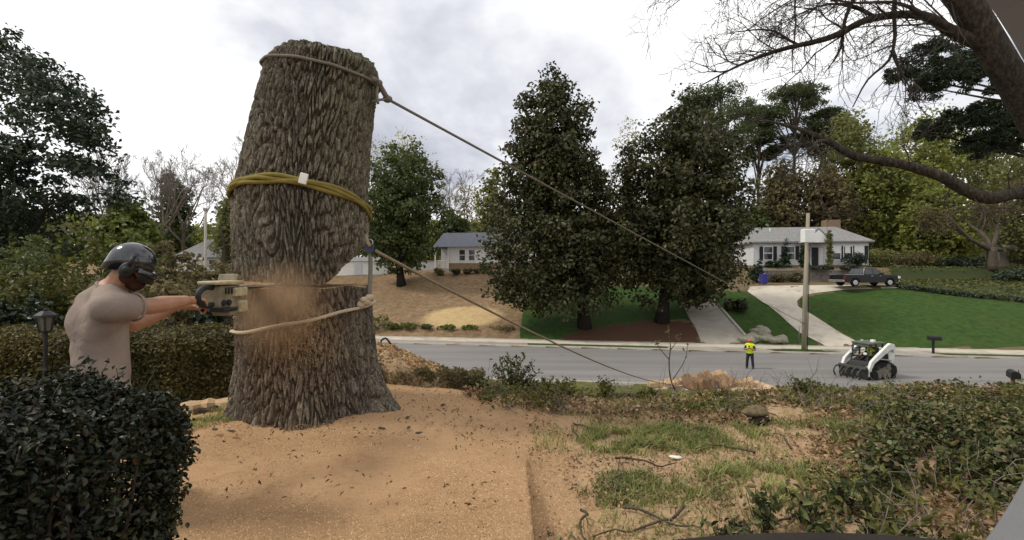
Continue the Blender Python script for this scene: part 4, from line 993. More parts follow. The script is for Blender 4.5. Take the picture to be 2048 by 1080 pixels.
# utility pole with its white box
MAT['pole'] = M_plain('weathered_pole_wood', (0.34, 0.30, 0.22), (0.23, 0.205, 0.15), 4, 0.9, 0.1, bump=0.5, bscale=20, stretch=(1, 1, 0.1))
up = empty('utility_pole', tuple(POLE), 0, 'tall weathered utility pole with a white box, standing in the grass island', 'pole')
tubes('shaft', [[(0, 0, -0.3), (0.1, 0, 4), (0.30, 0, 9.8)]], [[0.17, 0.155, 0.115]], MAT['pole'], up, 12)
MB().box((0.02, -0.42, 8.15), (0.78, 0.5, 0.95)).build('transformer_box', MAT['trim'], up, False, 0.05)
for z in (8.35, 7.95): MB().box((0.2, -0.15, z), (0.08, 0.3, 0.08)).build('bracket', MAT['steel'], up)
MB().box((0.25, 0.05, 7.2), (0.24, 0.24, 0.12)).build('band', MAT['steel'], up)
tubes('conduit', [[(0.16, -0.15, 0), (0.25, -0.14, 4), (0.36, -0.14, 7.7)]], [0.03], MAT['matt_black'], up, 6)
gp = empty('marker_stake', tuple(P(1597, 666, 36.2) - Vector((0, 0, 0.1))), 0, 'thin grey stake leaning beside the utility pole', 'stake')
zz = Gs(gp.location.x, gp.location.y); gp.location.z = zz
tubes('rod', [[(0, 0, -0.1), (0.12, 0, 1.9)]], [0.035], MAT['steel'], gp, 6); MB().box((0.115, 0, 1.86), (0.10, 0.03, 0.14)).build('reflector', MAT['siding'], gp)
# thin pale pole far left
q = P(411, 560, 30); lp_ = empty('lamp_post', (q.x, q.y, Gs(q.x, q.y)), 0, 'thin pale pole rising in front of the bungalow roof', 'pole')
hgt = P(408, 420, 30).z - lp_.location.z
tubes('shaft', [[(0, 0, 0), (0, 0, hgt)]], [[0.10, 0.075]], MAT['kerb'], lp_, 8); MB().box((0, 0, hgt + 0.05), (0.22, 0.22, 0.12)).build('cap', MAT['kerb'], lp_)
# mailboxes
def mailbox(name, loc, rz, label, h=1.0, s=1.0, post=None):
    r = empty(name, loc, rz, label, 'mailbox')
    MB().box((0, 0, h / 2), (0.1 * s, 0.1 * s, h)).build('post', post or MAT['matt_black'], r)
    prof = [(-0.12 * s, 0), (0.12 * s, 0)] + [(0.12 * s * math.cos(a), 0.14 * s + 0.12 * s * math.sin(a)) for a in np.linspace(0, math.pi, 8)]
    MB().prism([(p[0], p[1] + h) for p in prof], 'y', -0.35 * s, 0.25 * s).build('box', MAT['matt_black'], r)
    MB().prism([(p[0] * 1.04, p[1] * 1.02 + h) for p in prof], 'y', -0.37 * s, -0.352 * s).build('door', MAT['gloss_black'], r)
    MB().box((0.14 * s, 0, h + 0.2 * s), (0.02, 0.05, 0.16 * s)).build('flag', MAT['dark_red'], r)
q = P(1890, 709, 31.6); mailbox('mailbox', (q.x, float(yf(q.x)) + 0.55, 0.1), 1.25, 'black mailbox on a post at the edge of the wide lawn', 0.95, 1.15)
q = P(2046, 793, 21.0); mailbox('mailbox', (q.x, float(yn(q.x)) - 0.5, 0.05), -0.6, 'dark mailbox on a brown post at the picture edge by the near kerb', 0.95, 1.3, MAT['wood_brown'])
# bins by the house
MAT['blue_bin'] = M_plain('blue_bin_plastic', (0.05, 0.045, 0.26), (0.04, 0.035, 0.2), 3, 0.5)
MAT['pale_bin'] = M_plain('pale_blue_plastic', (0.42, 0.45, 0.55), (0.35, 0.38, 0.46), 3, 0.5)
def bin_(px, py, d, mat, label, h=1.05, w=0.6):
    q = P(px, py, d); r = empty('wheelie_bin', (q.x, q.y, Gs(q.x, q.y) + 0.05), 0.2, label, 'bin')
    mb = MB(); a, b = w * 0.42, w * 0.5
    mb.add([(-a, -a, 0.06), (a, -a, 0.06), (a, a, 0.06), (-a, a, 0.06), (-b, -b, h), (b, -b, h), (b, b, h), (-b, b, h)], [(3, 2, 1, 0), (4, 5, 6, 7), (0, 1, 5, 4), (1, 2, 6, 5), (2, 3, 7, 6), (3, 0, 4, 7)])
    mb.build('body', mat, r, False, 0.03); MB().box((0, -0.02, h + 0.03), (w * 1.1, w * 1.1, 0.07)).build('lid', mat, r, False, 0.02)
    for s in (-1, 1): MB().cyl((s * a * 0.8, a + 0.03, 0.1), (s * a * 0.8 + 0.05 * s, a + 0.03, 0.1), 0.1, n=12).build('wheel', MAT['matt_black'], r)
bin_(1527, 571, 50.5, MAT['blue_bin'], 'blue wheelie bin at the top of the pale driveway')
bin_(1521, 553, 54.0, MAT['pale_bin'], 'pale blue-grey bin standing behind the blue bin', 1.5, 0.7)

# ------------------------------------------------------------------ pickup truck (local +x forward, origin on the ground at mid length)
MAT['truck'] = M_plain('dark_navy_paint', (0.007, 0.008, 0.011), (0.005, 0.006, 0.008), 1, 0.35, 0.35, coat=0.15)
MAT['chrome'] = M_plain('bright_chrome', (0.6, 0.6, 0.6), (0.5, 0.5, 0.5), 3, 0.2, 0.5, metal=0.9)
MAT['rubber'] = M_plain('black_rubber', (0.02, 0.02, 0.02), (0.013, 0.013, 0.013), 12, 0.85, 0.2)
w1, w2 = drop(1697, 576, 44, 60), drop(1771.6, 570, 44, 60)
q = P(1727, 573, 47.6); tz = max(Gs(q.x, q.y), Gs(q.x + 1.5, q.y + .3)) + 0.06
tk = empty('pickup_truck', (q.x, q.y, tz), 0.14, 'dark crew-cab pickup truck parked at the top of the pale driveway', 'pickup truck')
tk.scale = (1.04, 1.0, 0.95)
def arch(cx, r=0.47, z=0.38): return [(cx + r * math.cos(a), z + r * math.sin(a)) for a in np.linspace(math.pi, 0, 10)]
low = [(-2.85, 0.5)] + arch(-1.75) + arch(1.95) + [(2.88, 0.45), (2.93, 0.75), (2.88, 1.08), (2.5, 1.16), (1.25, 1.22), (-0.8, 1.22), (-2.88, 1.20)]
tb = MB(); tb.prism(low, 'y', -0.96, -0.62); tb.prism(low, 'y', 0.62, 0.96)
tb.span((1.2, -0.62, 0.5), (2.86, 0.62, 1.15)); tb.span((-0.85, -0.62, 0.42), (1.2, 0.62, 1.2)); tb.span((-2.8, -0.62, 0.55), (-0.85, 0.62, 0.72)); tb.span((-2.87, -0.62, 0.7), (-2.78, 0.62, 1.19))
tb.build('body', MAT['truck'], tk, False, 0.03)
def frus(x0, x1, x2, x3, z0, z1, w0, w1):   # bottom x0..x3, top x1..x2
    return [(x0, -w0, z0), (x3, -w0, z0), (x3, w0, z0), (x0, w0, z0), (x1, -w1, z1), (x2, -w1, z1), (x2, w1, z1), (x1, w1, z1)]
Q6 = [(3, 2, 1, 0), (4, 5, 6, 7), (0, 1, 5, 4), (1, 2, 6, 5), (2, 3, 7, 6), (3, 0, 4, 7)]
MB().add(frus(-0.85, -0.62, 0.62, 1.42, 1.2, 1.88, 0.93, 0.74), Q6).build('cab', MAT['truck'], tk, False, 0.04)
def side_win(xa, xb, xc, xd_, s):
    k = lambda x, z: (x, s * (0.93 - (z - 1.2) / 0.68 * 0.19 + 0.006), z)
    return MB().add([k(xa, 1.27), k(xd_, 1.27), k(xc, 1.78), k(xb, 1.78)], [(0, 1, 2, 3) if s < 0 else (3, 2, 1, 0)])
for s in (-1, 1):
    side_win(-0.7, -0.52, 0.12, 0.12, s).build('window', MAT['glass'], tk); side_win(0.22, 0.22, 0.56, 1.12, s).build('window', MAT['glass'], tk)
MB().add([(1.36, -0.8, 1.26), (1.36, 0.8, 1.26), (0.69, 0.66, 1.83), (0.69, -0.66, 1.83)], [(0, 1, 2, 3)]).build('windscreen', MAT['glass'], tk).location.x = 0.03
MB().add([(-0.83, -0.8, 1.28), (-0.83, 0.8, 1.28), (-0.66, 0.66, 1.8), (-0.66, -0.66, 1.8)], [(3, 2, 1, 0)]).build('rear_window', MAT['glass'], tk).location.x = -0.02
for x in (-1.75, 1.95):
    for s in (-1, 1):
        wh = MB().cyl((x, s * 0.72, 0.39), (x, s * 0.97, 0.39), 0.39, n=22).build('wheel', MAT['rubber'], tk, False, 0.03)
        MB().cyl((x, s * 0.972, 0.39), (x, s * 0.985, 0.39), 0.25, 0.23, n=16).build('rim', MAT['chrome'], wh)
MB().span((2.86, -0.94, 0.45), (3.02, 0.94, 0.66)).build('front_bumper', MAT['chrome'], tk, False, 0.03)
MB().span((-3.0, -0.94, 0.48), (-2.86, 0.94, 0.68)).build('rear_bumper', MAT['chrome'], tk, False, 0.03)
MB().span((2.90, -0.5, 0.72), (2.945, 0.5, 1.05)).build('grille', MAT['chrome'], tk)
for s in (-1, 1):
    MB().span((2.80, s * 0.62 - 0.16, 0.8), (2.95, s * 0.62 + 0.3 * (s > 0) - 0.3 * (s < 0) + 0.16 * s, 1.05)).build('headlight', MAT['trim'], tk)
    MB().span((-2.9, s * 0.9 - 0.07, 0.75), (-2.84, s * 0.9 + 0.05, 1.15)).build('tail_light', MAT['dark_red'], tk)
    MB().box((1.05, s * 1.05, 1.32), (0.12, 0.18, 0.2)).build('mirror', MAT['matt_black'], tk, False, 0.02)
    for xx in (0.05, 0.95): MB().box((xx - 0.05, s * 0.965, 1.08), (0.2, 0.02, 0.04)).build('door_handle', MAT['chrome'], tk)
    MB().span((-2.86, s * 0.93 - 0.04, 1.2), (-0.88, s * 0.93 + 0.04, 1.235)).build('bed_rail', MAT['chrome'], tk)

# ------------------------------------------------------------------ tracked skid loader (local +x forward)
MAT['loader_white'] = M_plain('loader_white_paint', (0.74, 0.74, 0.70), (0.6, 0.6, 0.56), 2.5, 0.4, 0.4)
MAT['loader_dark'] = M_plain('loader_dark_steel', (0.045, 0.048, 0.042), (0.028, 0.03, 0.026), 4, 0.55)
MAT['track_mud'] = M_plain('muddy_track_frame', (0.20, 0.18, 0.145), (0.13, 0.115, 0.09), 4, 0.9)
MAT['green_acc'] = M_plain('grey_green_panel', (0.11, 0.13, 0.10), (0.08, 0.09, 0.07), 3, 0.5)
q = P(1737, 752, 26.2)
ld = empty('skid_loader', (q.x, q.y, 0.005), math.radians(-160), 'white tracked skid loader with dark cab standing on the road', 'loader')
ld.scale = (0.93, 0.93, 0.93)
for s in (-1, 1):
    prof = [(-1.05, 0.42), (-0.92, 0.12), (-0.75, 0.02), (0.85, 0.02), (1.05, 0.12), (1.15, 0.36), (1.02, 0.52), (-0.15, 0.92), (-0.4, 0.95), (-0.95, 0.68)]
    inn = [(x * 0.86 + 0.02, (z - 0.42) * 0.74 + 0.42) for x, z in prof]
    n_ = len(prof); yy = (s * 0.56, s * 0.92)
    tm = MB(); vv = [(p[0], y, p[1]) for y in yy for p in prof] + [(p[0], y, p[1]) for y in yy for p in inn]
    ff = []
    for i in range(n_):
        k = (i + 1) % n_
        ff += [(i, k, n_ + k, n_ + i), (2 * n_ + i, 3 * n_ + i, 3 * n_ + k, 2 * n_ + k), (i, 2 * n_ + i, 2 * n_ + k, k), (n_ + i, n_ + k, 3 * n_ + k, 3 * n_ + i)]
    tm.add(vv, ff); tr = tm.build('track', MAT['rubber'], ld)
    lug = MB()
    pc = curve_pts([(p[0], 0, p[1]) for p in prof] + [(prof[0][0], 0, prof[0][1])], 64)
    for i in range(0, 63):
        a, b = Vector(pc[i]), Vector(pc[i + 1]); 
        if i % 2 == 0: lug.box((a + b) / 2 + Vector((0, s * 0.74, 0)), (0.05, 0.34, 0.05))
    tag(lug.build('track_lugs', MAT['rubber'], tr), kind='stuff')
    MB().prism([(x * 0.8, (z - 0.42) * 0.6 + 0.42) for x, z in prof], 'y', s * 0.60, s * 0.88).build('track_frame', MAT['track_mud'], ld)
    for x, z, r in ((-0.75, 0.42, 0.2), (0.85, 0.3, 0.22), (0.45, 0.2, 0.13), (0.05, 0.2, 0.13), (-0.35, 0.2, 0.13), (-0.3, 0.72, 0.16)):
        MB().cyl((x, s * 0.80, z), (x, s * 0.93, z), r, n=14).build('roller', MAT['track_mud'] if r < 0.2 else MAT['rubber'], tr)
    # lift arm: from the high rear pivot forward and down to the front
    am = [(-1.15, 1.55), (-0.95, 1.95), (-0.6, 2.02), (-0.35, 1.9), (0.55, 1.35), (1.0, 1.05), (1.22, 0.6), (1.28, 0.2), (1.08, 0.2), (0.98, 0.62), (0.75, 0.92), (0.3, 1.15), (-0.5, 1.58), (-0.8, 1.66), (-0.95, 1.45)]
    MB().prism(am, 'y', s * 0.68, s * 0.84).build('lift_arm', MAT['loader_white'], ld, False, 0.025)
    MB().prism([(-1.2, 0.85), (-0.75, 0.85), (-0.72, 1.55), (-0.9, 1.98), (-1.12, 1.9), (-1.25, 1.4)], 'y', s * 0.60, s * 0.675).build('rear_upright', MAT['loader_white'], ld, False, 0.02)
    MB().cyl((-0.75, s * 0.76, 1.0), (0.35, s * 0.76, 1.16), 0.045, n=10).build('lift_cylinder', MAT['steel'], ld)
    MB().box((0.93, s * 0.42, 1.45), (0.06, 0.16, 0.12)).build('headlight', MAT['trim'], ld)
mb = MB(); mb.prism([(-1.15, 0.35), (0.8, 0.35), (0.95, 0.6), (0.9, 0.95), (0.3, 0.95), (-0.7, 1.35), (-1.15, 1.3)], 'y', -0.55, 0.55); mb.build('chassis', MAT['loader_dark'], ld, False, 0.03)
mb = MB()
for s in (-1, 1):
    for a, b in (((0.82, s * 0.46, 0.9), (0.62, s * 0.46, 1.95)), ((-0.55, s * 0.46, 1.1), (-0.5, s * 0.46, 1.95)), ((0.1, s * 0.46, 0.95), (0.08, s * 0.46, 1.95))): mb.cyl(a, b, 0.05, n=8)
    for z in np.linspace(1.15, 1.8, 5): mb.cyl((-0.5, s * 0.46, z), (0.7, s * 0.46, z), 0.018, n=6)
mb.build('cab_frame', MAT['loader_dark'], ld)
MB().box((0.05, 0, 2.0), (1.35, 1.04, 0.1)).box((0.62, 0, 1.88), (0.1, 0.98, 0.16)).build('cab_roof', MAT['green_acc'], ld, False, 0.03)
MB().box((0.05, 0.28, 2.12), (0.2, 0.2, 0.14)).build('beacon', MAT['trim'], ld, False, 0.02)
MB().box((-0.32, 0, 1.0), (0.45, 0.5, 0.12)).box((-0.5, 0, 1.35), (0.12, 0.5, 0.7)).build('seat', MAT['matt_black'], ld, False, 0.03)
MB().box((-1.18, 0, 1.0), (0.1, 1.1, 0.7)).build('rear_door', MAT['loader_white'], ld, False, 0.03)
MB().prism([(1.15, 0.12), (1.28, 0.05), (1.42, 0.7), (1.30, 0.75)], 'y', -0.82, 0.82).build('attachment_plate', MAT['loader_dark'], ld, False, 0.02)
mb = MB()
for y in (-0.7, -0.35, 0.0, 0.35, 0.7): mb.tube(curve_pts([(1.4, y, 0.6), (1.75, y, 0.62), (1.95, y, 0.35), (1.8, y, 0.06)], 10), 0.045, 6)
mb.cyl((1.42, -0.8, 0.62), (1.42, 0.8, 0.62), 0.06, n=8).build('grapple', MAT['loader_dark'], ld)
MB().cyl((0.98, -0.6, 0.75), (1.3, -0.6, 0.62), 0.05).cyl((0.98, 0.6, 0.75), (1.3, 0.6, 0.62), 0.05).build('tilt_cylinder', MAT['steel'], ld)
# its operator
Ml = Matrix.Translation(ld.location) @ Matrix.Rotation(ld.rotation_euler.z, 4, 'Z') @ Matrix.Scale(0.93, 4)
W = lambda x, y, z: Ml @ Vector((x, y, z))
fo = (Ml.to_3x3() @ Vector((1, 0, 0)))
J = dict(f=fo, hdir=fo, head=W(-0.12, 0, 1.74), neck=W(-0.18, 0, 1.55), chest=W(-0.2, 0, 1.38), pelvis=W(-0.25, 0, 1.12))
for s, k in (('r', -1), ('l', 1)):
    J['sh_' + s] = W(-0.18, k * 0.19, 1.48); J['el_' + s] = W(0.02, k * 0.27, 1.26); J['wr_' + s] = W(0.26, k * 0.24, 1.25); J['ha_' + s] = W(0.34, k * 0.24, 1.25)
    J['hip_' + s] = W(-0.22, k * 0.1, 1.1); J['kn_' + s] = W(0.22, k * 0.14, 1.14); J['an_' + s] = W(0.36, k * 0.14, 1.06 - 0.0)
op = empty('person', (0, 0, 0), label='person in a yellow vest sitting inside the loader cab', cat='person')
person(op, J, dict(skin=MAT['skin'], shirt=MAT['navy'], trousers=MAT['navy'], boot=MAT['boot']), 0.018, 1.9, MAT['hivis'])
MB().sph(J['head'] + Vector((0, 0, 0.05)), 0.125, (1, 1, 0.75)).build('helmet', MAT['orange'], op, True)

# ------------------------------------------------------------------ flagger on the road
q = P(1500, 737, 28.2); fx, fy = q.x, q.y
fv = Vector((-0.62, -0.78, 0)); rv = Vector((-0.78, 0.62, 0))
B = Vector((fx, fy, 0.0))
J = dict(f=fv, hdir=(-0.7, -0.7, -0.1), head=B + Vector((0, 0, 1.61)), neck=B + Vector((0, 0, 1.45)), chest=B + Vector((0, 0, 1.25)), pelvis=B + Vector((0, 0, 0.93)))
for s, k in (('r', 1), ('l', -1)):
    J['sh_' + s] = B + rv * 0.2 * k + Vector((0, 0, 1.39)); J['el_' + s] = B + rv * 0.29 * k + fv * 0.06 + Vector((0, 0, 1.12))
    J['wr_' + s] = B + rv * 0.08 * k + fv * 0.25 + Vector((0, 0, 1.22)); J['ha_' + s] = B + rv * 0.0 * k + fv * 0.28 + Vector((0, 0, 1.25 + 0.03 * k))
    J['hip_' + s] = B + rv * 0.1 * k + Vector((0, 0, 0.88)); J['kn_' + s] = B + rv * 0.14 * k + fv * 0.03 + Vector((0, 0, 0.5)); J['an_' + s] = B + rv * 0.17 * k + Vector((0, 0, 0.10))
fl = empty('person', (0, 0, 0), label='person in a yellow safety vest standing on the road, hands at chest', cat='person')
person(fl, J, dict(skin=MAT['skin'], shirt=MAT['navy'], trousers=MAT['navy'], boot=MAT['boot']), 0.016, 1.6, MAT['hivis'])
hh = J['head']; MB().sph(hh + Vector((0, 0, 0.045)), 0.125, (1, 1, 0.8)).cyl(hh + Vector((0, 0, 0.03)), hh + Vector((0, 0, 0.045)), 0.155, 0.15, 14).build('helmet', MAT['orange'], fl, True)
MB().box(J['ha_r'] + Vector((0, -0.03, 0.05)), (0.07, 0.05, 0.17)).build('hand_radio', MAT['matt_black'], fl, False, 0.01)

# ------------------------------------------------------------------ split wood, planks and stones
def rockobj(name, c, s, mat, parent, seed, n=14, m=9):
    o = MB().sph((0, 0, 0), 1.0, n=n, m=m).build(name, mat, parent, True)
    co = np.array([v.co[:] for v in o.data.vertices]); rs = np.random.default_rng(seed)
    ph = rs.random(6) * 9
    d = 1 + 0.16 * np.sin(co[:, 0] * 3.1 + ph[0]) * np.cos(co[:, 1] * 2.7 + ph[1]) + 0.12 * np.sin(co[:, 2] * 4.3 + ph[2] + co[:, 0] * 2) + 0.06 * np.sin(co[:, 1] * 8 + ph[3]) * np.sin(co[:, 0] * 7 + ph[4])
    co = co * d[:, None] * np.array(s); o.data.vertices.foreach_set('co', co.astype(np.float32).ravel()); o.location = c; return o
MAT['stone'] = M_plain('lichened_stone', (0.30, 0.29, 0.22), (0.17, 0.16, 0.125), 3, 0.9, 0.15, bump=0.8, bscale=14)
ro = empty('rock_outcrop', (0, 0, 0), label='low heap of grey lichened stones beside the narrow driveway', cat='rocks')
rs = np.random.default_rng(4)
for i in range(24):
    px = 1484 + 82 * rs.random(); base = 689 - 2; tp = 655 + 30 * abs(px - 1525) / 45
    q = drop(px, base - (base - tp) * 0.8 * rs.random())
    s = 0.28 + 0.3 * rs.random(); rockobj('stone', (q[0], q[1], Gs(*q) + s * 0.25), (s, s * 0.8, s * 0.62), MAT['stone'], ro, 40 + i)
MAT['chips_pale'] = M_plain('pale_fresh_chips', (0.58, 0.42, 0.27), (0.38, 0.25, 0.14), 3, 0.95, 0.1, bump=0.9, bscale=14)
def wood_piece(px, py, d, L, w, h, rz, mat, label, name='split_log', tilt=0.0, lift=0.0):
    q = P(px, py, d); r = MB(); rs_ = np.random.default_rng(int(px * 7 + py)); n = 9; vv = []
    for i in range(n):
        x = -L / 2 + L * i / (n - 1); jw = 1 + 0.14 * rs_.normal(); jh = 1 + 0.14 * rs_.normal()
        vv += [(x, -w / 2 * jw, 0), (x, w / 2 * jw, 0), (x, w * 0.36 * jw, h * jh * 0.8), (x, -w * 0.1, h * jh), (x, -w * 0.42 * jw, h * jh * 0.6)]
    ff = [(i * 5 + j, i * 5 + (j + 1) % 5, i * 5 + 5 + (j + 1) % 5, i * 5 + 5 + j) for i in range(n - 1) for j in range(5)] + [(4, 3, 2, 1, 0), tuple((n - 1) * 5 + j for j in range(5))]
    o = r.add(vv, ff).build(name, mat); o.location = (q.x, q.y, max(Gs(q.x, q.y), 0.0) + 0.2 + lift * 0.6); o.rotation_euler = (0, tilt, rz)
    return tag(o, label, 'wood', 'split wood beside the road')
wood_piece(1326, 789, 21.9, 1.35, 0.4, 0.24, 0.05, MAT['wood'], 'long pale plank-like slab at the end of the wood pile')
wood_piece(1348, 781, 22.3, 0.9, 0.3, 0.3, 0.2, MAT['wood'], 'short pale slab lying behind the long pale one', lift=0.12)
wood_piece(1398, 788, 22.0, 1.3, 0.75, 0.62, 0.35, MAT['wood_brown'], 'thick brown log chunk with bark in the wood pile')
wood_piece(1432, 782, 22.4, 1.5, 0.5, 0.5, -0.15, MAT['wood_brown'], 'brown split log lying across behind the thick log chunk', lift=0.05)
wood_piece(1430, 775, 22.9, 1.2, 0.36, 0.4, 0.3, MAT['wood'], 'pale split piece lying on top of the wood pile', lift=0.5)
wood_piece(1472, 783, 22.3, 1.4, 0.4, 0.42, -0.1, MAT['wood'], 'pinkish pale split piece next to the sawdust heap', lift=0.1)
wood_piece(1455, 789, 22.0, 1.0, 0.42, 0.28, 0.5, MAT['wood_brown'], 'small brown split piece in front of the wood pile')
wood_piece(1374, 779, 22.6, 1.1, 0.4, 0.45, 0.9, MAT['wood_brown'], 'upended brown piece between pale slab and thick chunk', tilt=0.3, lift=0.1)
def heap(name, px, py, d, rx, ry, h, mat, label, seed, cat='sawdust'):
    q = P(px, py, d); n = 40; a = np.linspace(-1, 1, n); A, Bq = np.meshgrid(a, a, indexing='ij'); rr = np.hypot(A, Bq)
    hh_ = np.clip(1 - rr ** 1.6, 0, 1) * h * (0.7 + 0.6 * fbm(A * 3 + seed, Bq * 3, 3)) + (fbm(A * 12, Bq * 12, 2, seed) - 0.5) * 0.1 * h
    xx = q.x + A * rx; yy_ = q.y + Bq * ry; zz = G(xx, yy_); zz = np.maximum(zz, 0) - 0.06 + hh_ - 0.1 * (rr > 1)
    ii = np.arange(n * n).reshape(n, n)
    return tag(np_mesh(name, np.stack([xx, yy_, zz], -1).reshape(-1, 3), np.stack([ii[:-1, :-1], ii[1:, :-1], ii[1:, 1:], ii[:-1, 1:]], -1).reshape(-1, 4), mat, None, True), label, cat, kind='thing')
heap('sawdust_heap', 1515, 783, 22.4, 1.6, 0.9, 0.5, MAT['chips_pale'], 'tan sawdust heap at the end of the wood pile by the road', 3)
heap('sawdust_heap', 1440, 785, 22.5, 3.6, 1.1, 0.42, MAT['chips_pale'], 'flat sawdust bed under the split wood', 7)
# ------------------------------------------------------------------ trees and shrubs
LM = {}
LM['magnolia'] = M_leaf('magnolia_leaf', [(0.020, 0.027, 0.009), (0.036, 0.045, 0.015), (0.056, 0.064, 0.022), (0.076, 0.074, 0.028), (0.105, 0.082, 0.036)], 0.5, 0.3, 0.15, 0.3)
LM['dark'] = M_leaf('dark_evergreen_leaf', [(0.018, 0.030, 0.017), (0.030, 0.047, 0.026), (0.045, 0.066, 0.032)], 0.45, 0.35, 0.15, 0.4)
LM['ever'] = M_leaf('evergreen_leaf', [(0.05, 0.07, 0.022), (0.08, 0.105, 0.032), (0.12, 0.14, 0.048)], 0.5, 0.3, 0.35, 0.3)
LM['pine'] = M_leaf('pine_needles', [(0.06, 0.085, 0.04), (0.09, 0.115, 0.05), (0.13, 0.15, 0.07)], 0.6, 0.2, 0.4, 0.3)
LM['spring'] = M_leaf('yellow_green_leaf', [(0.17, 0.195, 0.045), (0.23, 0.255, 0.065), (0.30, 0.31, 0.10)], 0.6, 0.2, 0.5, 0.25)
LM['olive'] = M_leaf('olive_leaf', [(0.14, 0.15, 0.055), (0.19, 0.20, 0.075), (0.25, 0.245, 0.11)], 0.6, 0.2, 0.5, 0.3)
LM['pale'] = M_leaf('pale_bud_leaf', [(0.27, 0.25, 0.13), (0.34, 0.31, 0.17), (0.40, 0.36, 0.22)], 0.7, 0.2, 0.5, 0.3)
LM['brown'] = M_leaf('brown_twiggy_leaf', [(0.10, 0.082, 0.042), (0.15, 0.125, 0.064), (0.21, 0.18, 0.095)], 0.7, 0.15, 0.4, 0.4)
LM['shrub'] = M_leaf('mixed_shrub_leaf', [(0.05, 0.055, 0.016), (0.085, 0.095, 0.024), (0.13, 0.135, 0.035), (0.12, 0.085, 0.035)], 0.55, 0.25, 0.25, 0.8)
LM['bright'] = M_leaf('light_green_leaf', [(0.07, 0.09, 0.02), (0.11, 0.135, 0.03), (0.16, 0.185, 0.05)], 0.55, 0.25, 0.3, 0.8)
LM['hedge'] = M_leaf('olive_brown_hedge_leaf', [(0.045, 0.04, 0.012), (0.075, 0.066, 0.017), (0.11, 0.095, 0.026), (0.09, 0.058, 0.022)], 0.55, 0.25, 0.2, 1.2)
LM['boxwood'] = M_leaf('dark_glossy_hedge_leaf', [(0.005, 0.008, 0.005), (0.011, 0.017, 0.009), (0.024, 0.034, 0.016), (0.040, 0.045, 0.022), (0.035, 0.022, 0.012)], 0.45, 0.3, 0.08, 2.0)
LM['ivy'] = M_leaf('ivy_leaf', [(0.03, 0.04, 0.014), (0.055, 0.07, 0.024), (0.10, 0.12, 0.045), (0.20, 0.18, 0.085), (0.12, 0.075, 0.04)], 0.6, 0.25, 0.15, 1.5)
LM['grass'] = M_leaf('grass_blade', [(0.11, 0.15, 0.04), (0.18, 0.22, 0.065), (0.28, 0.28, 0.11), (0.40, 0.33, 0.18)], 0.7, 0.2, 0.3, 1.5)
LM['dead'] = M_leaf('dead_leaf', [(0.10, 0.06, 0.03), (0.18, 0.11, 0.06), (0.28, 0.19, 0.11), (0.36, 0.27, 0.17)], 0.85, 0.15, 0.1, 1.5)
LM['chips'] = M_leaf('fresh_chip', [(0.26, 0.165, 0.09), (0.40, 0.27, 0.155), (0.52, 0.37, 0.22), (0.60, 0.45, 0.29)], 0.9, 0.1, 0.05, 1.5)
LM['conifer'] = M_leaf('dark_conifer_spray', [(0.018, 0.032, 0.018), (0.03, 0.05, 0.026)], 0.6, 0.2, 0.1, 0.5)

def leafy_tree(name, px, d, top, bot, wpx, mat, label, cat='tree', seed=1, n=420, per=14, size=0.34, trunk_r=0.25, bark='bark_far', shape='round', group=None, base=None, inner=0.45, crad=None, limbs=True, rz=0.8, lean=0.0, outline=None, tx=0.0, rag=0.05):
    """tree whose crown spans photograph rows top..bot at distance d; trunk stands on the ground"""
    rs = np.random.default_rng(seed)
    x = (px - 1024) / F * d; gz_ = Gs(x, d) if base is None else base
    zt_, zb_ = P(px, top, d).z, P(px, bot, d).z; hw = wpx / 2 / F * d; H_ = zt_ - zb_
    root = empty(name, (x, d, gz_), 0, label, cat, group)
    bl = []
    k = 9 if shape != 'column' else 6
    for i in range(k):
        f = (i + 0.5) / k
        if shape == 'round': w = math.sqrt(max(0.05, 1 - (2 * f - 1.0) ** 2)) * (0.85 + 0.15 * rs.random())
        elif shape == 'cone': w = (1 - f) ** 0.75 * 1.02 + 0.08
        elif shape == 'egg': w = math.sin(math.pi * (0.12 + 0.80 * f ** 0.8)) if f < 0.95 else 0.3
        elif shape == 'outline': w = float(np.interp(f, [0, 0.1, 0.35, 0.6, 0.8, 0.92, 1.0], outline))
        else: w = 0.9 - 0.4 * f ** 3
        m_ = 3 if shape in ('round', 'egg', 'outline') else 2
        for j in range(m_):
            a = 2 * math.pi * (j + rs.random() * 0.8) / m_; off = hw * w * 0.42
            bl.append((off * math.cos(a), off * math.sin(a) * rz, zb_ - gz_ + H_ * f, hw * w * (0.55 + 0.15 * rs.random()), hw * w * 0.6 * rz, H_ / k * (0.85 + 0.5 * rs.random())))
    pts_, out = crown_pts(rs, bl, n, per, crad or hw * 0.17, inner, rag=rag)
    leaf_obj('crown', pts_, size, mat, root, rs, outward=out, aspect=0.62, up=0.3)
    lines, rad_ = [], []
    hh_ = zb_ - gz_ + H_ * 0.75
    tr_ = curve_pts([(tx, 0, -0.3), (tx * 0.8 + lean * 0.4 + 0.1 * rs.normal(), 0.1 * rs.normal(), hh_ * 0.4), (lean + 0.2 * rs.normal(), 0.1, hh_)], 9)
    lines.append(tr_); rad_.append(np.linspace(trunk_r, trunk_r * 0.3, 9) * np.array([1.35] + [1] * 8))
    if limbs:
        for q in range(12):
            b = bl[rs.integers(len(bl))]; i = 2 + int(rs.integers(6)); p_ = tr_[i]; e = np.array(b[:3]) * np.array([1.3, 1.3, 1.0])
            if e[2] < p_[2]: e[2] = p_[2] + 0.5
            lines.append(curve_pts([p_, (p_ + e) / 2 + rs.normal(size=3) * 0.3, e], 6)); rad_.append(np.linspace(trunk_r * 0.4, 0.03, 6))
    tubes('trunk', lines, rad_, MAT[bark], root, 7)
    return root
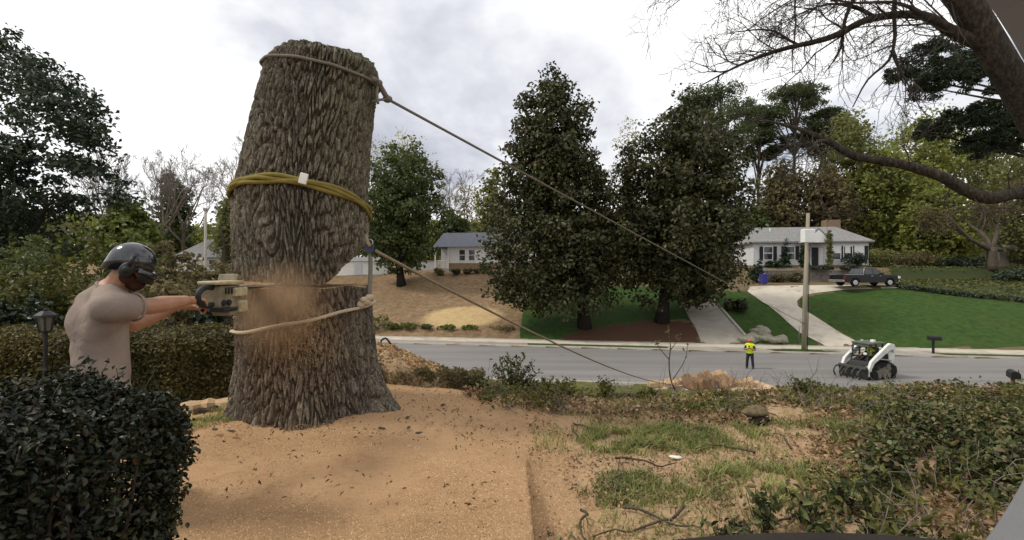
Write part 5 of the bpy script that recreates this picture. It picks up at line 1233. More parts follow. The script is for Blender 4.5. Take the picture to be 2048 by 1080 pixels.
def copy_tree(o, loc, rz, sc, label, group=None):
    c = o.copy(); COL.objects.link(c); c.location = loc; c.rotation_euler = (0, 0, rz); c.scale = sc; c['label'] = label
    if group: c['group'] = group
    for ch_ in o.children:
        k = ch_.copy(); COL.objects.link(k); k.parent = c
    return c

# --- twin magnolias across the road
leafy_tree('magnolia_tree', 1112, 41.0, 166, 590, 272, LM['magnolia'], 'tall dark magnolia, taller of the two beside the narrow driveway', seed=3, n=1000, per=46, size=0.36, trunk_r=0.55, bark='bark_dark', shape='outline', outline=[0.78, 1.02, 0.98, 0.80, 0.62, 0.40, 0.08], rag=0.10, crad=1.05, inner=0.5, tx=2.5)
leafy_tree('magnolia_tree', 1366, 41.5, 222, 588, 292, LM['magnolia'], 'dark spreading magnolia standing nearest the narrow driveway', seed=8, n=1000, per=46, size=0.36, trunk_r=0.55, bark='bark_dark', shape='outline', outline=[0.5, 0.9, 1.02, 0.92, 0.72, 0.42, 0.08], rag=0.10, crad=1.05, inner=0.5, lean=0.8, tx=-1.9)
bpy.data.objects['magnolia_tree'].location.x += 0.0
# --- big dark evergreen at the left, closer
rs = np.random.default_rng(17)
q = P(30, 560, 15.0); bt = empty('evergreen_tree', (q.x, q.y, Gs(q.x, q.y)), 0, 'large dark evergreen tree filling the upper left corner', 'tree')
bl = []
for (px, py, rp) in ((10, 120, 75), (60, 175, 85), (110, 225, 80), (150, 240, 55), (60, 290, 110), (130, 330, 95), (170, 385, 75), (205, 415, 50), (20, 400, 100), (100, 430, 100), (-60, 250, 120), (-80, 400, 120), (30, 470, 90), (190, 300, 35), (225, 375, 28)):
    c_ = P(px, py, 15.0 + rs.normal() * 0.7); w = rp / F * 15
    bl.append((c_.x - q.x, c_.y - q.y, c_.z - bt.location.z, w, w * 1.0, w * 0.8))
pts_, out = crown_pts(rs, bl, 1100, 24, 0.42, 0.35)
keep = ~((fbm(pts_[:, 0] * 0.9 + 5, pts_[:, 2] * 0.9, 3, 12) < 0.40))
leaf_obj('crown', pts_[keep], 0.17, LM['dark'], bt, rs, outward=out[keep], aspect=0.5, up=0.2)
lines, rad_ = [], []
grow(rs, (0, 0, -0.3), (0.0, 0, 1), 7.5, 0.28, 2, lines, rad_, 0.12, 9, 0.38, 0.9, 0.05, 8, 0.02, 0.2)
tubes('trunk', lines, rad_, MAT['bark_dark'], bt, 6)
# --- evergreen beside the hillside house, with its leaning trunk
leafy_tree('evergreen_tree', 803, 55, 300, 540, 200, LM['ever'], 'rounded dark green evergreen just right of the trunk, in front of the hillside house', seed=23, n=700, per=24, size=0.42, trunk_r=0.5, bark='bark_dark', shape='round', crad=0.9, lean=-1.2)
# --- pale and olive trees behind
T = [
 ('budding_tree', 800, 76, 268, 480, 170, 'pale', 'pale budding tree rising behind the rounded evergreen', 240, 9, 'round'),
 ('budding_tree', 935, 84, 372, 520, 120, 'pale', 'pale tree behind the roof of the hillside house', 160, 9, 'round'),
 ('olive_tree', 985, 70, 345, 520, 90, 'olive', 'olive tree pressed against the side of the taller magnolia', 170, 10, 'egg'),
 ('evergreen_tree', 905, 72, 425, 520, 90, 'ever', 'low dark evergreen behind the hillside house roof', 150, 12, 'round'),
 ('budding_tree', 1262, 74, 245, 500, 110, 'pale', 'pale yellowish tree showing in the gap between the two magnolias', 170, 10, 'egg'),
 ('spring_tree', 1700, 70, 232, 470, 150, 'olive', 'hazy olive tree above the ranch house roof', 300, 9, 'round'),
 ('spring_tree', 1770, 68, 300, 520, 190, 'spring', 'yellow-green tree beside the right end of the ranch house', 420, 12, 'round'),
 ('spring_tree', 1860, 72, 235, 500, 200, 'spring', 'tall yellow-green tree behind the drooping limb', 420, 11, 'round'),
 ('spring_tree', 1975, 76, 215, 480, 190, 'olive', 'tall olive-green tree at the right behind the cottage', 360, 11, 'round'),
 ('spring_tree', 2070, 64, 300, 540, 200, 'olive', 'olive tree at the picture edge in front of the cottage', 360, 11, 'round'),
 ('spring_tree', 1880, 62, 390, 545, 170, 'spring', 'low yellow-green tree between the ranch house and the cottage', 340, 12, 'round'),
 ('brown_thicket_tree', 1560, 68, 330, 510, 120, 'brown', 'brown twiggy tree behind the left half of the ranch house', 280, 11, 'round'),
 ('brown_thicket_tree', 1650, 67, 345, 500, 130, 'brown', 'brown twiggy tree behind the ranch house chimney', 300, 11, 'round'),
 ('evergreen_tree', 1515, 66, 420, 540, 70, 'ever', 'dark evergreen between the near magnolia and the ranch house', 160, 12, 'round'),
 ('evergreen_tree', 640, 70, 380, 560, 140, 'ever', 'evergreen directly behind the trunk section', 200, 12, 'round'),
 ('olive_tree', 480, 66, 395, 540, 120, 'olive', 'olive tree at the left edge of the trunk section', 220, 11, 'round'),
 ('evergreen_tree', 345, 72, 358, 520, 90, 'ever', 'small evergreen below the bare treetops left of the trunk', 200, 11, 'round'),
 ('olive_tree', 255, 50, 415, 560, 130, 'bright', 'light green tree above the hard hat, left of the bungalow', 260, 12, 'round'),
 ('olive_tree', 1090, 78, 420, 540, 160, 'olive', 'olive tree hidden behind the taller magnolia', 160, 10, 'round'),
]
for i, (nm, px, d, top_, bot, w, mt, lb, n, per, shp) in enumerate(T):
    leafy_tree(nm, px, d, top_, bot, w, LM[mt], lb, seed=50 + i, n=int(n * 2.1), per=per, size=0.56 if mt != 'pale' else 0.38, trunk_r=0.22, bark='bark_pale' if mt == 'pale' else 'bark_far', shape=shp, inner=0.3, crad=w / 2 / F * d * 0.22)
# forked tree in front of the cottage
rs = np.random.default_rng(61); q = P(1985, 540, 55)
fk = empty('forked_tree', (q.x, q.y, Gs(q.x, q.y)), 0, 'forked brown tree with twiggy crown in front of the cottage', 'tree')
lines, rad_ = [], []
lines.append(curve_pts([(0, 0, -0.3), (0, 0, 1.2), (-0.1, 0, 2.4)], 6)); rad_.append(np.linspace(0.62, 0.45, 6))
for dx, L_ in ((-0.8, 6.5), (0.75, 6.5), (0.05, 7.5)): grow(rs, (-0.1, 0, 2.0), (dx, 0.1 * rs.normal(), 0.75), L_, 0.3, 4, lines, rad_, 0.25, 4, 0.6, 0.75, 0.1, 5, 0.022, 0.3)
tubes('trunk', lines, rad_, MAT['bark_far'], fk, 5)
tips = np.array([l[-1] for l in lines]); tips = np.repeat(tips, 6, 0) + rs.normal(size=(len(tips) * 6, 3)) * 0.35
leaf_obj('crown', tips, 0.22, LM['brown'], fk, rs)
# pines: bare trunks, flat needle crowns
def pine(px, d, top_, bot, w, seed, label):
    rs = np.random.default_rng(seed); x = (px - 1024) / F * d; gz_ = Gs(x, d); r = empty('pine_tree', (x, d, gz_), 0, label, 'tree')
    zt_, zb_ = P(px, top_, d).z - gz_, P(px, bot, d).z - gz_; hw = w / 2 / F * d
    lines = [curve_pts([(0, 0, -0.3), (0.3 * rs.normal(), 0, zb_ * 0.6), (0, 0, zt_ * 0.97)], 10)]; rad_ = [np.linspace(0.42, 0.10, 10)]
    bl = []
    for i in range(22):
        f = rs.random(); a = rs.random() * 2 * math.pi; rr = hw * (0.35 + 0.6 * rs.random()) * math.sqrt(max(0.1, 1 - (1.25 * f - 0.25) ** 2)); z = zb_ + (zt_ - zb_) * f
        e = (rr * math.cos(a), rr * math.sin(a), z); bl.append((*e, hw * 0.36, hw * 0.36, hw * 0.13)); k = lines[0][min(9, int(9 * (z / zt_) * 0.93))]
        lines.append(curve_pts([k, ((k[0] + e[0]) / 2, (k[1] + e[1]) / 2, z - 0.4), e], 5)); rad_.append(np.linspace(0.13, 0.04, 5))
    pts_, out = crown_pts(rs, bl, 420, 26, hw * 0.17, 0.1, 0.6)
    leaf_obj('crown', pts_, 0.5, LM['pine'], r, rs, aspect=0.3, up=0.5, outward=out)
    tubes('trunk', lines, rad_, MAT['bark_far'], r, 6)
pine(1440, 74, 178, 300, 175, 71, 'broad pine crown just right of the second magnolia top')
pine(1592, 76, 170, 270, 150, 72, 'umbrella-shaped pine standing tallest above the ranch house')
pine(1520, 80, 215, 320, 90, 73, 'thin pine between the broad pine and the umbrella-shaped pine')
pine(1650, 78, 225, 300, 110, 74, 'low pine crown to the right of the umbrella-shaped pine')
pine(1380, 80, 200, 330, 110, 75, 'pine top showing behind the second magnolia')
# near pine at the upper right: trunk stands outside the picture
rs = np.random.default_rng(81); q = P(2230, 560, 20); npn = empty('pine_tree', (q.x, q.y, Gs(q.x, q.y)), 0, 'near pine with dark needle sprays reaching in at the upper right edge', 'tree')
lines = [curve_pts([(0, 0, -0.3), (0.1, 0, 7), (-0.1, 0, 16)], 10)]; rad_ = [np.linspace(0.4, 0.15, 10)]; bl = []
for (px, py, rp, py0) in ((1800, 150, 30, 170), (1850, 110, 45, 170), (1880, 150, 62, 170), (1940, 130, 60, 175), (1985, 165, 45, 180), (1860, 175, 45, 180), (1905, 80, 40, 150), (1880, 255, 50, 300), (1950, 235, 60, 290), (2010, 270, 65, 290), (2040, 225, 60, 280), (1860, 265, 25, 300), (1975, 290, 45, 300)):
    c_ = P(px, py, 20 + rs.normal() * 0.6) - npn.location; w = rp / F * 20; bl.append((c_.x, c_.y, c_.z, w, w, w * 0.5))
    s0 = P(2225, py0 + 30, 20) - npn.location; lines.append(curve_pts([s0, (s0 + c_) / 2 + Vector((0, 0, -0.3)), c_], 7)); rad_.append(np.linspace(0.10, 0.02, 7))
pts_, out = crown_pts(rs, bl, 520, 30, 0.26, 0.1, 0.5)
leaf_obj('crown', pts_, 0.26, LM['dark'], npn, rs, aspect=0.16, up=0.4, outward=out)
tubes('trunk', lines, rad_, MAT['bark_limb'], npn, 6)
# bare trees, left background: one grown, the others copies turned and scaled
def bare_tree(seed, h=14.0, depth=4):
    rs = np.random.default_rng(seed); lines, rad_ = [], []
    lines.append(curve_pts([(0, 0, -0.3), (0.2 * rs.normal(), 0, h * 0.22), (0.3 * rs.normal(), 0, h * 0.42)], 6)); rad_.append(np.linspace(0.32, 0.2, 6))
    for k in range(6): grow(rs, lines[0][3 + k % 3], (rs.normal() * 0.55, rs.normal() * 0.55, 1.0), h * 0.55, 0.15, depth, lines, rad_, 0.22, 4, 0.58, 0.6, 0.15, 5, 0.018, 0.25)
    return lines, rad_
def bare(px, d, top_, seed, label, w=1.0):
    x = (px - 1024) / F * d; gz_ = Gs(x, d); r = empty('bare_tree', (x, d, gz_), 0, label, 'tree', 'bare winter trees left of the trunk')
    l, ra = bare_tree(seed); k = max(p[2] for q in l for p in q); s = (P(px, top_, d).z - gz_) / k
    l = [q * np.array([s * w, s * w, s]) for q in l]
    tr = tubes('trunk', l[:1], ra[:1], MAT['bark_far'], r, 6); tubes('branches', l[1:], ra[1:], MAT['bark_pale'], r, 4)
    return r
bare(318, 62, 292, 91, 'bare tree with wide open branches, leftmost of the bare trees')
bare(372, 70, 300, 92, 'thin bare tree between the leftmost bare tree and the one by the trunk', 0.8)
bare(445, 64, 262, 93, 'tall bare tree close to the left side of the trunk section')
bare(222, 55, 275, 96, 'small bare tree beside the large dark evergreen', 0.7)
bare(905, 80, 335, 94, 'bare pale tree behind the hillside house', 1.0)
bare(1560, 84, 290, 95, 'bare tree between the pine trunks', 0.9)
bare(1745, 88, 235, 97, 'bare grey tree above the yellow-green trees', 1.0)
# far wood closing the view
rs = np.random.default_rng(5); n = 60000
d = 96 + 10 * rs.random(n); x = (-130 + 270 * rs.random(n)); topz = 9 + 5.0 * fbm(x * 0.06, x * 0 + 3, 3, 2) + 5 * fbm(x * 0.35, x * 0, 2, 5)
z = 4 + (topz - 2) * rs.random(n) ** 0.8
tag(leaf_obj('far_wood', np.stack([x, d, z], -1), 1.0, LM['spring'], None, rs, aspect=0.7), 'far band of hazy olive woodland behind all the houses', 'wood', kind='stuff')

# --- shrubs and hedges
def shrub(name, px, py_top, d, wpx, mat, label, seed, n=120, per=14, size=0.1, depth=None, h=None, cat='shrub', group=None, z0=None, flat_top=False, stems=True):
    rs = np.random.default_rng(seed); x = (px - 1024) / F * d; g0 = Gs(x, d) if z0 is None else z0; top_ = P(px, py_top, d).z; H_ = top_ - g0; hw = wpx / 2 / F * d; dp = depth or hw
    r = empty(name, (x, d, g0), 0, label, cat, group); bl = []
    for i in range(7):
        a = rs.random() * 2 * math.pi; f = rs.random()
        bl.append((hw * 0.5 * math.cos(a), dp * 0.5 * math.sin(a), H_ * (0.3 + 0.4 * f), hw * 0.55, dp * 0.55, H_ * 0.36))
    pts_, out = crown_pts(rs, bl, n, per, hw * 0.22, 0.3); pts_[:, 2] = np.clip(pts_[:, 2], 0.03, None)
    leaf_obj('foliage', pts_, size, mat, r, rs, outward=out, aspect=0.6)
    if stems:
        lines, rad_ = [], []
        for i in range(8):
            b = bl[i % 7]; lines.append(curve_pts([(rs.normal() * 0.1 * hw, rs.normal() * 0.1 * hw, -0.1), (b[0] * 0.5, b[1] * 0.5, b[2] * 0.5), (b[0], b[1], b[2])], 5)); rad_.append(np.linspace(0.025, 0.006, 5) * max(0.4, min(2, H_)))
        tubes('stem', lines, rad_, MAT['bark_twig'], r, 5)
    return r
S = [
 (25, 440, 12.0, 150, 'shrub', 'tall mixed shrub at the left picture edge under the dark evergreen'),
 (105, 455, 11.0, 150, 'ever', 'dark green shrub behind the garden lantern'),
 (190, 470, 10.5, 150, 'shrub', 'mottled shrub directly behind the worker'),
 (270, 440, 12.0, 130, 'bright', 'light green bush rising behind the helmet'),
 (345, 478, 11.0, 120, 'brown', 'brownish shrub in front of the bungalow roof'),
 (415, 512, 9.5, 110, 'brown', 'tan twiggy shrub just left of the trunk'),
 (60, 530, 8.5, 150, 'shrub', 'olive shrub in front of the dark one near the lantern'),
 (330, 545, 8.0, 150, 'brown', 'russet shrub between the raised arms and the bungalow'),
 (230, 540, 8.2, 140, 'brown', 'bronze-leaved shrub behind the shoulder of the worker'),
 (425, 575, 7.6, 90, 'dark', 'dark low shrub behind the chainsaw'),
 (300, 630, 7.4, 150, 'dark', 'blue-green low shrub under the raised arms'),
 (30, 600, 7.6, 120, 'dark', 'dark shrub beside the lantern at the left edge'),
]
for i, (px, py, d, w, mt, lb) in enumerate(S): shrub('garden_shrub', px, py, d, w, LM[mt], lb, 120 + i, 150, 20, 0.105, h=1)
def hedge(name, x0, x1, y0, y1, ztop, mat, label, seed, n, size, zfun=Gs, round_=0.12, oval=False, aspect=0.6, twig=60, wob=0.05, pw=6):
    rs = np.random.default_rng(seed); cx, cy = (x0 + x1) / 2, (y0 + y1) / 2; g0 = zfun(cx, cy); r = empty(name, (cx, cy, g0), 0, label, 'hedge')
    a, b, h = (x1 - x0) / 2, (y1 - y0) / 2, ztop - g0
    u = rs.random((n, 3)) * 2 - 1; k = rs.random(n)
    ax_ = rs.choice(3, n, p=[b * h / (b * h + a * h + a * b * 1.2), a * h / (b * h + a * h + a * b * 1.2), 1 - (b * h + a * h) / (b * h + a * h + a * b * 1.2)])
    sg_ = np.where(rs.random(n) < 0.5, -1, 1); sg_ = np.where(ax_ == 2, 1, sg_)
    u[np.arange(n), ax_] = sg_ * (1 - 0.5 * k ** 1.7)
    # round the shoulders and make the faces bulge and dip
    m_ = np.abs(u) ** pw; nrm = (m_.sum(1)) ** (1 / pw); u = u / np.maximum(nrm, 1)[:, None] * np.minimum(nrm, 1.0)[:, None] ** 0
    p_ = u * np.array([a, b, h / 2]) + np.array([0, 0, h / 2])
    nn = fbm((p_[:, 0] + p_[:, 1] * 0.7) * 2.6, (p_[:, 2] + p_[:, 1] * 0.6) * 2.6, 3, seed) - 0.5
    p_ = p_ + u * (nn * wob * 4)[:, None] + rs.normal(size=(n, 3)) * wob * 0.35
    p_[:, 2] = np.maximum(p_[:, 2], 0.02)
    leaf_obj('foliage', p_, size, mat, r, rs, outward=unit(u), obias=0.7, aspect=aspect, oval=oval)
    lines, rad_ = [], []
    for i in range(twig):
        s0 = np.array([(rs.random() * 2 - 1) * a * 0.8, (rs.random() * 2 - 1) * b * 0.6, -0.05]); e = s0 + np.array([rs.normal() * 0.15, rs.normal() * 0.15, h * (0.7 + 0.28 * rs.random())])
        lines.append(curve_pts([s0, (s0 + e) / 2 + rs.normal(size=3) * 0.06, e], 5)); rad_.append(np.linspace(0.014, 0.004, 5))
    tubes('stem', lines, rad_, MAT['bark_twig'], r, 5); return r
hedge('clipped_hedge', -7.4, -3.15, 5.3, 6.7, P(200, 662, 5.9).z, LM['hedge'], 'olive-brown clipped hedge behind the worker', 201, 52000, 0.045, wob=0.05)
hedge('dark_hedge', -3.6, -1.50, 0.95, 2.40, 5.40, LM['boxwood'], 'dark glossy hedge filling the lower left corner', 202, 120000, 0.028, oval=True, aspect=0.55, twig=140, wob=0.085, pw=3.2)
# debris heap behind the stump: sawdust over brush
hm = empty('debris_heap', (-1.35, 7.0, Gs(-1.35, 7.0)), 0, 'pale tan heap of sawdust over brown brush, right behind the stump', 'heap')
n = 60; a_ = np.linspace(-1, 1, n); A, Bq = np.meshgrid(a_, a_, indexing='ij'); rr = np.hypot(A, Bq)
hgt_ = (np.clip(1 - rr ** 4.0, 0, 1) ** 0.8) * 0.42 * (0.75 + 0.5 * fbm(A * 2.5 + 3, Bq * 2.5, 3, 2)) * (1.12 - 0.35 * (A + 0.2)) + (fbm(A * 9, Bq * 9, 4, 5) - 0.5) * 0.17 - 0.12 * (rr > 0.98)
ii = np.arange(n * n).reshape(n, n); zz = G(-1.35 + A * 0.95, 7.0 + Bq * 0.9) - hm.location.z + hgt_
np_mesh('sawdust_top', np.stack([A * 0.95, Bq * 0.9, zz], -1).reshape(-1, 3), np.stack([ii[:-1, :-1], ii[1:, :-1], ii[1:, 1:], ii[:-1, 1:]], -1).reshape(-1, 4), MAT['sawdust'], hm, True)
HEAP = lambda x, y: float(zz_h[int(np.clip((x + 1.35) / 0.95 * 0.5 + 0.5, 0, 0.99) * 60), int(np.clip((y - 7.0) / 0.9 * 0.5 + 0.5, 0, 0.99) * 60)]) + hm.location.z
zz_h = zz.copy()
rs = np.random.default_rng(204); n = 11000; th_ = -math.pi * (0.02 + 0.96 * rs.random(n)); r_ = 0.80 + 0.22 * rs.random(n); fz = rs.random(n)
p_ = np.stack([np.cos(th_) * r_ * 0.95, np.sin(th_) * r_ * 0.9, 0.14 + fz * 0.44 * (1 - 0.25 * np.cos(th_)) * (0.6 + 0.8 * fbm(np.cos(th_) * 4, np.sin(th_) * 4 + fz, 2, 3))], -1)
leaf_obj('brush', p_ + np.array([0, 0, -0.03]), 0.045, LM['brown'], hm, rs, aspect=0.4)
cx_ = rs.random(9000) * 2 - 1; cy_ = rs.random(9000) * 2 - 1; k_ = np.hypot(cx_, cy_) < 0.97; cx_, cy_ = cx_[k_], cy_[k_]
cz_ = zz[((cx_ + 1) / 2 * 59).astype(int), ((cy_ + 1) / 2 * 59).astype(int)] + 0.012
tag(leaf_obj('chip_cover', np.stack([cx_ * 0.95, cy_ * 0.9, cz_], -1), 0.045, LM['chips'], hm, rs, aspect=0.5, up=0.9), kind='stuff')
lines, rad_ = [], []
for i in range(70):
    k = int(rs.integers(n)); grow(rs, p_[k] * np.array([1, 1, 0.4]), (rs.normal(), -0.6 + 0.5 * rs.normal(), 0.5), 0.16 + 0.2 * rs.random(), 0.006, 1, lines, rad_, 0.3, 3, 0.6, 0.7, 0.0, 4, 0.002)
tag(tubes('twigs', lines, rad_, MAT['bark_twig'], hm, 4), kind='stuff')
# box shrubs at the foot and head of the bare bank
for i, (px, py, w, mt, lb) in enumerate([(755, 628, 50, 'bright', 'green shrub beside the stump at the foot of the bank'), (790, 645, 34, 'bright', 'first low green shrub along the sidewalk, next to the stump'), (822, 646, 34, 'bright', 'second low green shrub along the sidewalk from the stump'), (858, 650, 34, 'ever', 'third low green shrub along the sidewalk from the stump'), (893, 650, 38, 'bright', 'fourth low green shrub along the sidewalk from the stump'), (940, 652, 40, 'bright', 'last green shrub along the sidewalk before the leaf heap'), (1005, 655, 60, 'brown', 'reddish leaf-brown shrub at the corner of the magnolia lawn')]):
    q = drop(px, 662); shrub('low_shrub', px, py, q[1] + 0.4, w, LM[mt], lb, 140 + i, 60, 12, 0.16, group=None)
for i, (px, w, mt, lb) in enumerate([(912, 24, 'ever', 'round green shrub at the left corner of the hillside house'), (937, 20, 'brown', 'round russet shrub under the hillside house windows'), (952, 14, 'brown', 'small russet shrub next to the round russet one'), (968, 18, 'brown', 'russet shrub nearest the magnolia under the hillside house'), (880, 22, 'olive', 'olive shrub below the porch of the hillside house')]):
    shrub('foundation_shrub', px, 537, 58.5, w, LM[mt], lb, 150 + i, 50, 12, 0.24)
# planting in front of the ranch house
def conifer(px, d, top_, bot, w, seed, label, mt='conifer'):
    leafy_tree('conifer_shrub', px, d, top_, bot, w, LM[mt], label, 'shrub', seed, 110, 16, 0.24, 0.06, 'bark_far', 'cone', inner=0.2, crad=0.28, limbs=False, rz=1.0)
conifer(1571, 56.5, 483, 545, 25, 161, 'pointed dark conifer between the two left windows of the ranch house')
conifer(1606, 56.0, 490, 535, 20, 162, 'dark upright shrub beside the ranch house porch')
leafy_tree('conifer_shrub', 1659, 55.8, 462, 532, 12, LM['olive'], 'slim olive column shrub at the right corner of the porch', 'shrub', 163, 90, 16, 0.22, 0.05, 'bark_far', 'column', inner=0.2, crad=0.25, limbs=False, rz=1.0)
for i, (px, py, d, w, mt, lb) in enumerate([(1707, 508, 56.3, 62, 'dark', 'dark clipped hedge under the right windows of the ranch house'), (1545, 520, 55.8, 34, 'dark', 'grey-green shrub under the left window of the ranch house'), (1515, 522, 53, 34, 'dark', 'shrub behind the bins at the ranch house corner'), (1640, 533, 53.9, 48, 'dark', 'dark shrub on top of the retaining wall behind the pickup bed'), (1690, 533, 53.9, 48, 'dark', 'dark shrub on top of the retaining wall behind the pickup cab'), (1556, 545, 53.6, 30, 'brown', 'brown plant against the retaining wall right of the bins'), (1590, 545, 53.6, 30, 'brown', 'brown plant against the retaining wall below the conifer')]):
    shrub('foundation_shrub', px, py, d, w, LM[mt], lb, 170 + i, 90, 14, 0.22, z0=(5.9 if py < 540 and d > 53.5 else None), depth=0.7)
for i, (px, py, d, w, mt, lb) in enumerate([(1760, 500, 60, 70, 'olive', 'olive bush against the right end of the ranch house'), (1830, 505, 59, 90, 'brown', 'brown bush on the ivy bank right of the ranch house'), (1920, 510, 58, 90, 'dark', 'dark bush on the ivy bank left of the forked tree'), (2040, 540, 52, 90, 'dark', 'dark bush on the ivy bank at the picture edge'), (1470, 600, 43, 44, 'magnolia', 'low dark foliage under the second magnolia by the driveway')]):
    shrub('bank_bush', px, py, d, w, LM[mt], lb, 190 + i, 110, 14, 0.26)

# --- the large bare tree at the right whose limbs cross the sky
rs = np.random.default_rng(301)
tb0 = P(2330, 900, 7.5); bg = empty('overhanging_tree', (tb0.x, tb0.y, Gs(tb0.x, tb0.y)), 0, 'leafless tree whose dark limbs reach in from the right edge', 'tree')
o_ = bg.location
W_ = lambda px, py, d: np.array(tuple(P(px, py, d) - o_))
lines, rad_ = [], []
trunk_l = [curve_pts([(0, 0, -0.4), W_(2330, 500, 7.5), W_(2140, 330, 7.3), W_(2030, 170, 7.2), W_(1920, -10, 7.1), W_(1820, -130, 7.1)], 26)]
tubes('trunk', trunk_l, [np.interp(np.linspace(0, 1, 26), [0, 0.35, 0.6, 0.8, 1], [0.40, 0.27, 0.20, 0.19, 0.15])], MAT['bark_limb'], bg, 14)
limb = curve_pts([W_(2330, 480, 7.5), W_(2180, 385, 7.2), W_(2048, 385, 7.0), W_(1965, 395, 7.0), W_(1880, 352, 7.0), W_(1800, 328, 7.1), W_(1710, 312, 7.2), W_(1660, 285, 7.3), W_(1600, 258, 7.5), W_(1520, 238, 7.8)], 40)
rl = np.interp(np.linspace(0, 1, 40), [0, 0.2, 0.4, 0.7, 0.85, 1], [0.15, 0.095, 0.08, 0.055, 0.038, 0.010])
rl = rl * (1 + 0.06 * np.sin(np.arange(40) * 1.7))
tubes('lower_limb', [limb], [rl], MAT['bark_limb'], bg, 12)
ul = curve_pts([W_(1965, 90, 7.15), W_(1900, 60, 7.2), W_(1840, 30, 7.2), W_(1740, 38, 7.2), W_(1660, 75, 7.3), W_(1560, 100, 7.4), W_(1480, 130, 7.6), W_(1400, 172, 7.9)], 30)
ru = np.interp(np.linspace(0, 1, 30), [0, 0.3, 0.6, 1], [0.10, 0.06, 0.042, 0.008])
tubes('upper_limb', [ul], [ru], MAT['bark_limb'], bg, 9)
br_l = [curve_pts([W_(1838, -30, 7.2), W_(1790, 0, 7.2), W_(1790, 70, 7.2), W_(1778, 120, 7.25), W_(1735, 160, 7.3), W_(1705, 215, 7.4)], 16), curve_pts([W_(1784, 100, 7.22), W_(1800, 140, 7.2), W_(1822, 180, 7.2)], 8),
        curve_pts([W_(1715, -20, 7.3), W_(1690, 40, 7.3), W_(1680, 100, 7.35), W_(1650, 145, 7.4)], 12), curve_pts([W_(1655, 280, 7.3), W_(1630, 288, 7.3), W_(1645, 320, 7.3), W_(1618, 370, 7.4)], 10),
        curve_pts([W_(1760, 40, 7.2), W_(1700, 10, 7.3), W_(1630, 15, 7.5), W_(1540, 60, 7.7)], 12), curve_pts([W_(1660, 75, 7.3), W_(1600, 90, 7.5), W_(1540, 60, 7.6), W_(1460, 65, 7.8)], 12), curve_pts([W_(1850, 30, 7.1), W_(1790, 5, 7), W_(1700, 5, 7), W_(1600, -15, 7)], 12)]
br_r = [np.linspace(0.040, 0.008, len(l)) for l in br_l]
tw, tr = list(br_l), list(br_r)
def twigs(line, k, L, r, depth, drift):
    for i in range(k):
        j = int(rs.integers(1, len(line) - 1)); dd = line[j + 1] - line[j - 1]; dd = unit(dd)
        sd2 = unit(np.array([rs.normal(), 0.5 * rs.normal(), rs.normal()])); nd_ = unit(dd * 0.5 + sd2 * 0.8 + np.array(drift))
        grow(rs, line[j], nd_, L * (0.5 + rs.random()), r, depth, tw, tr, 0.3, 4, 0.62, 0.75, 0.0, 6, 0.0035, 0.2)
twigs(ul, 26, 0.9, 0.013, 2, (-0.5, 0, 0.0)); twigs(ul[:18], 10, 1.3, 0.018, 2, (-0.6, 0, 0.35))
for l in br_l: twigs(l, 7, 0.6, 0.009, 2, (-0.3, 0, -0.15))
twigs(limb, 16, 0.5, 0.010, 2, (-0.1, 0, -0.45)); twigs(limb[8:], 8, 0.7, 0.010, 2, (-0.2, 0, 0.3))
for k in range(16): grow(rs, W_(1500 + 380 * rs.random(), -60, 7.3), (-0.6 + 0.3 * rs.normal(), 0.2 * rs.normal(), -0.35 + 0.4 * rs.normal()), 1.5, 0.016, 3, tw, tr, 0.25, 4, 0.6, 0.7, 0.0, 6, 0.0035, 0.2)
tubes('branches', tw, tr, MAT['bark_twig'], bg, 4)
# ------------------------------------------------------------------ foreground: plants, litter, small things
def gz_np(x, y):
    nr = (fbm(x * 1.1, y * 1.1, 4, 1) - 0.5) * 0.16 + (fbm(x * 5, y * 5, 3, 2) - 0.5) * 0.06
    nm = (1 - sstep(y, 9, 11)) * (1 - sstep(np.abs(x), 8, 9)); sd_ = 0.25 + 0.75 * sstep(x, 0.1, 0.5)
    sl_ = sstep(y, 8, 10) * (y < yn(x) - 0.3) * (fbm(x * 0.9, y * 0.9, 3, 5) - 0.68) * 0.3
    g_ = G(x, y) + nm * nr * np.where(y < 4.4, sd_, 0.7) + sl_
    on = (x < 0.12) & (y < 4.3) & (x > -4)
    ph = G(x, y) + 0.03 + 0.075 * (1 - sstep(y, 3.5, 4.5)) + (fbm(x * 1.3, y * 1.3, 3, 4) - 0.5) * 0.05
    return np.where(on, ph, g_)
def blades(name, x, y, h, mat, rs, label, cat='grass', w=0.007, lean=0.5):
    n = len(x); z = gz_np(x, y); h = h * (0.5 + rs.random(n)); a = rs.random(n) * 2 * np.pi; b = rs.random(n) * 2 * np.pi
    B_ = np.stack([x, y, z - 0.01], -1); wv_ = np.stack([np.cos(a), np.sin(a), 0 * a], -1) * w; ln = np.stack([np.cos(b), np.sin(b), 0 * b], -1) * (h * lean * rs.random(n))[:, None]; upv = np.array([0, 0, 1.0]) * h[:, None]
    V = np.stack([B_ - wv_, B_ + wv_, B_ + upv * 0.6 + ln * 0.4 + wv_ * 0.7, B_ + upv * 0.6 + ln * 0.4 - wv_ * 0.7, B_ + upv + ln * 1.3], 1).reshape(-1, 3); k = np.arange(n)[:, None] * 5
    return tag(np_mesh(name, V, [k + [0, 1, 2, 3], k + [3, 2, 4]], mat), label, cat, kind='stuff')
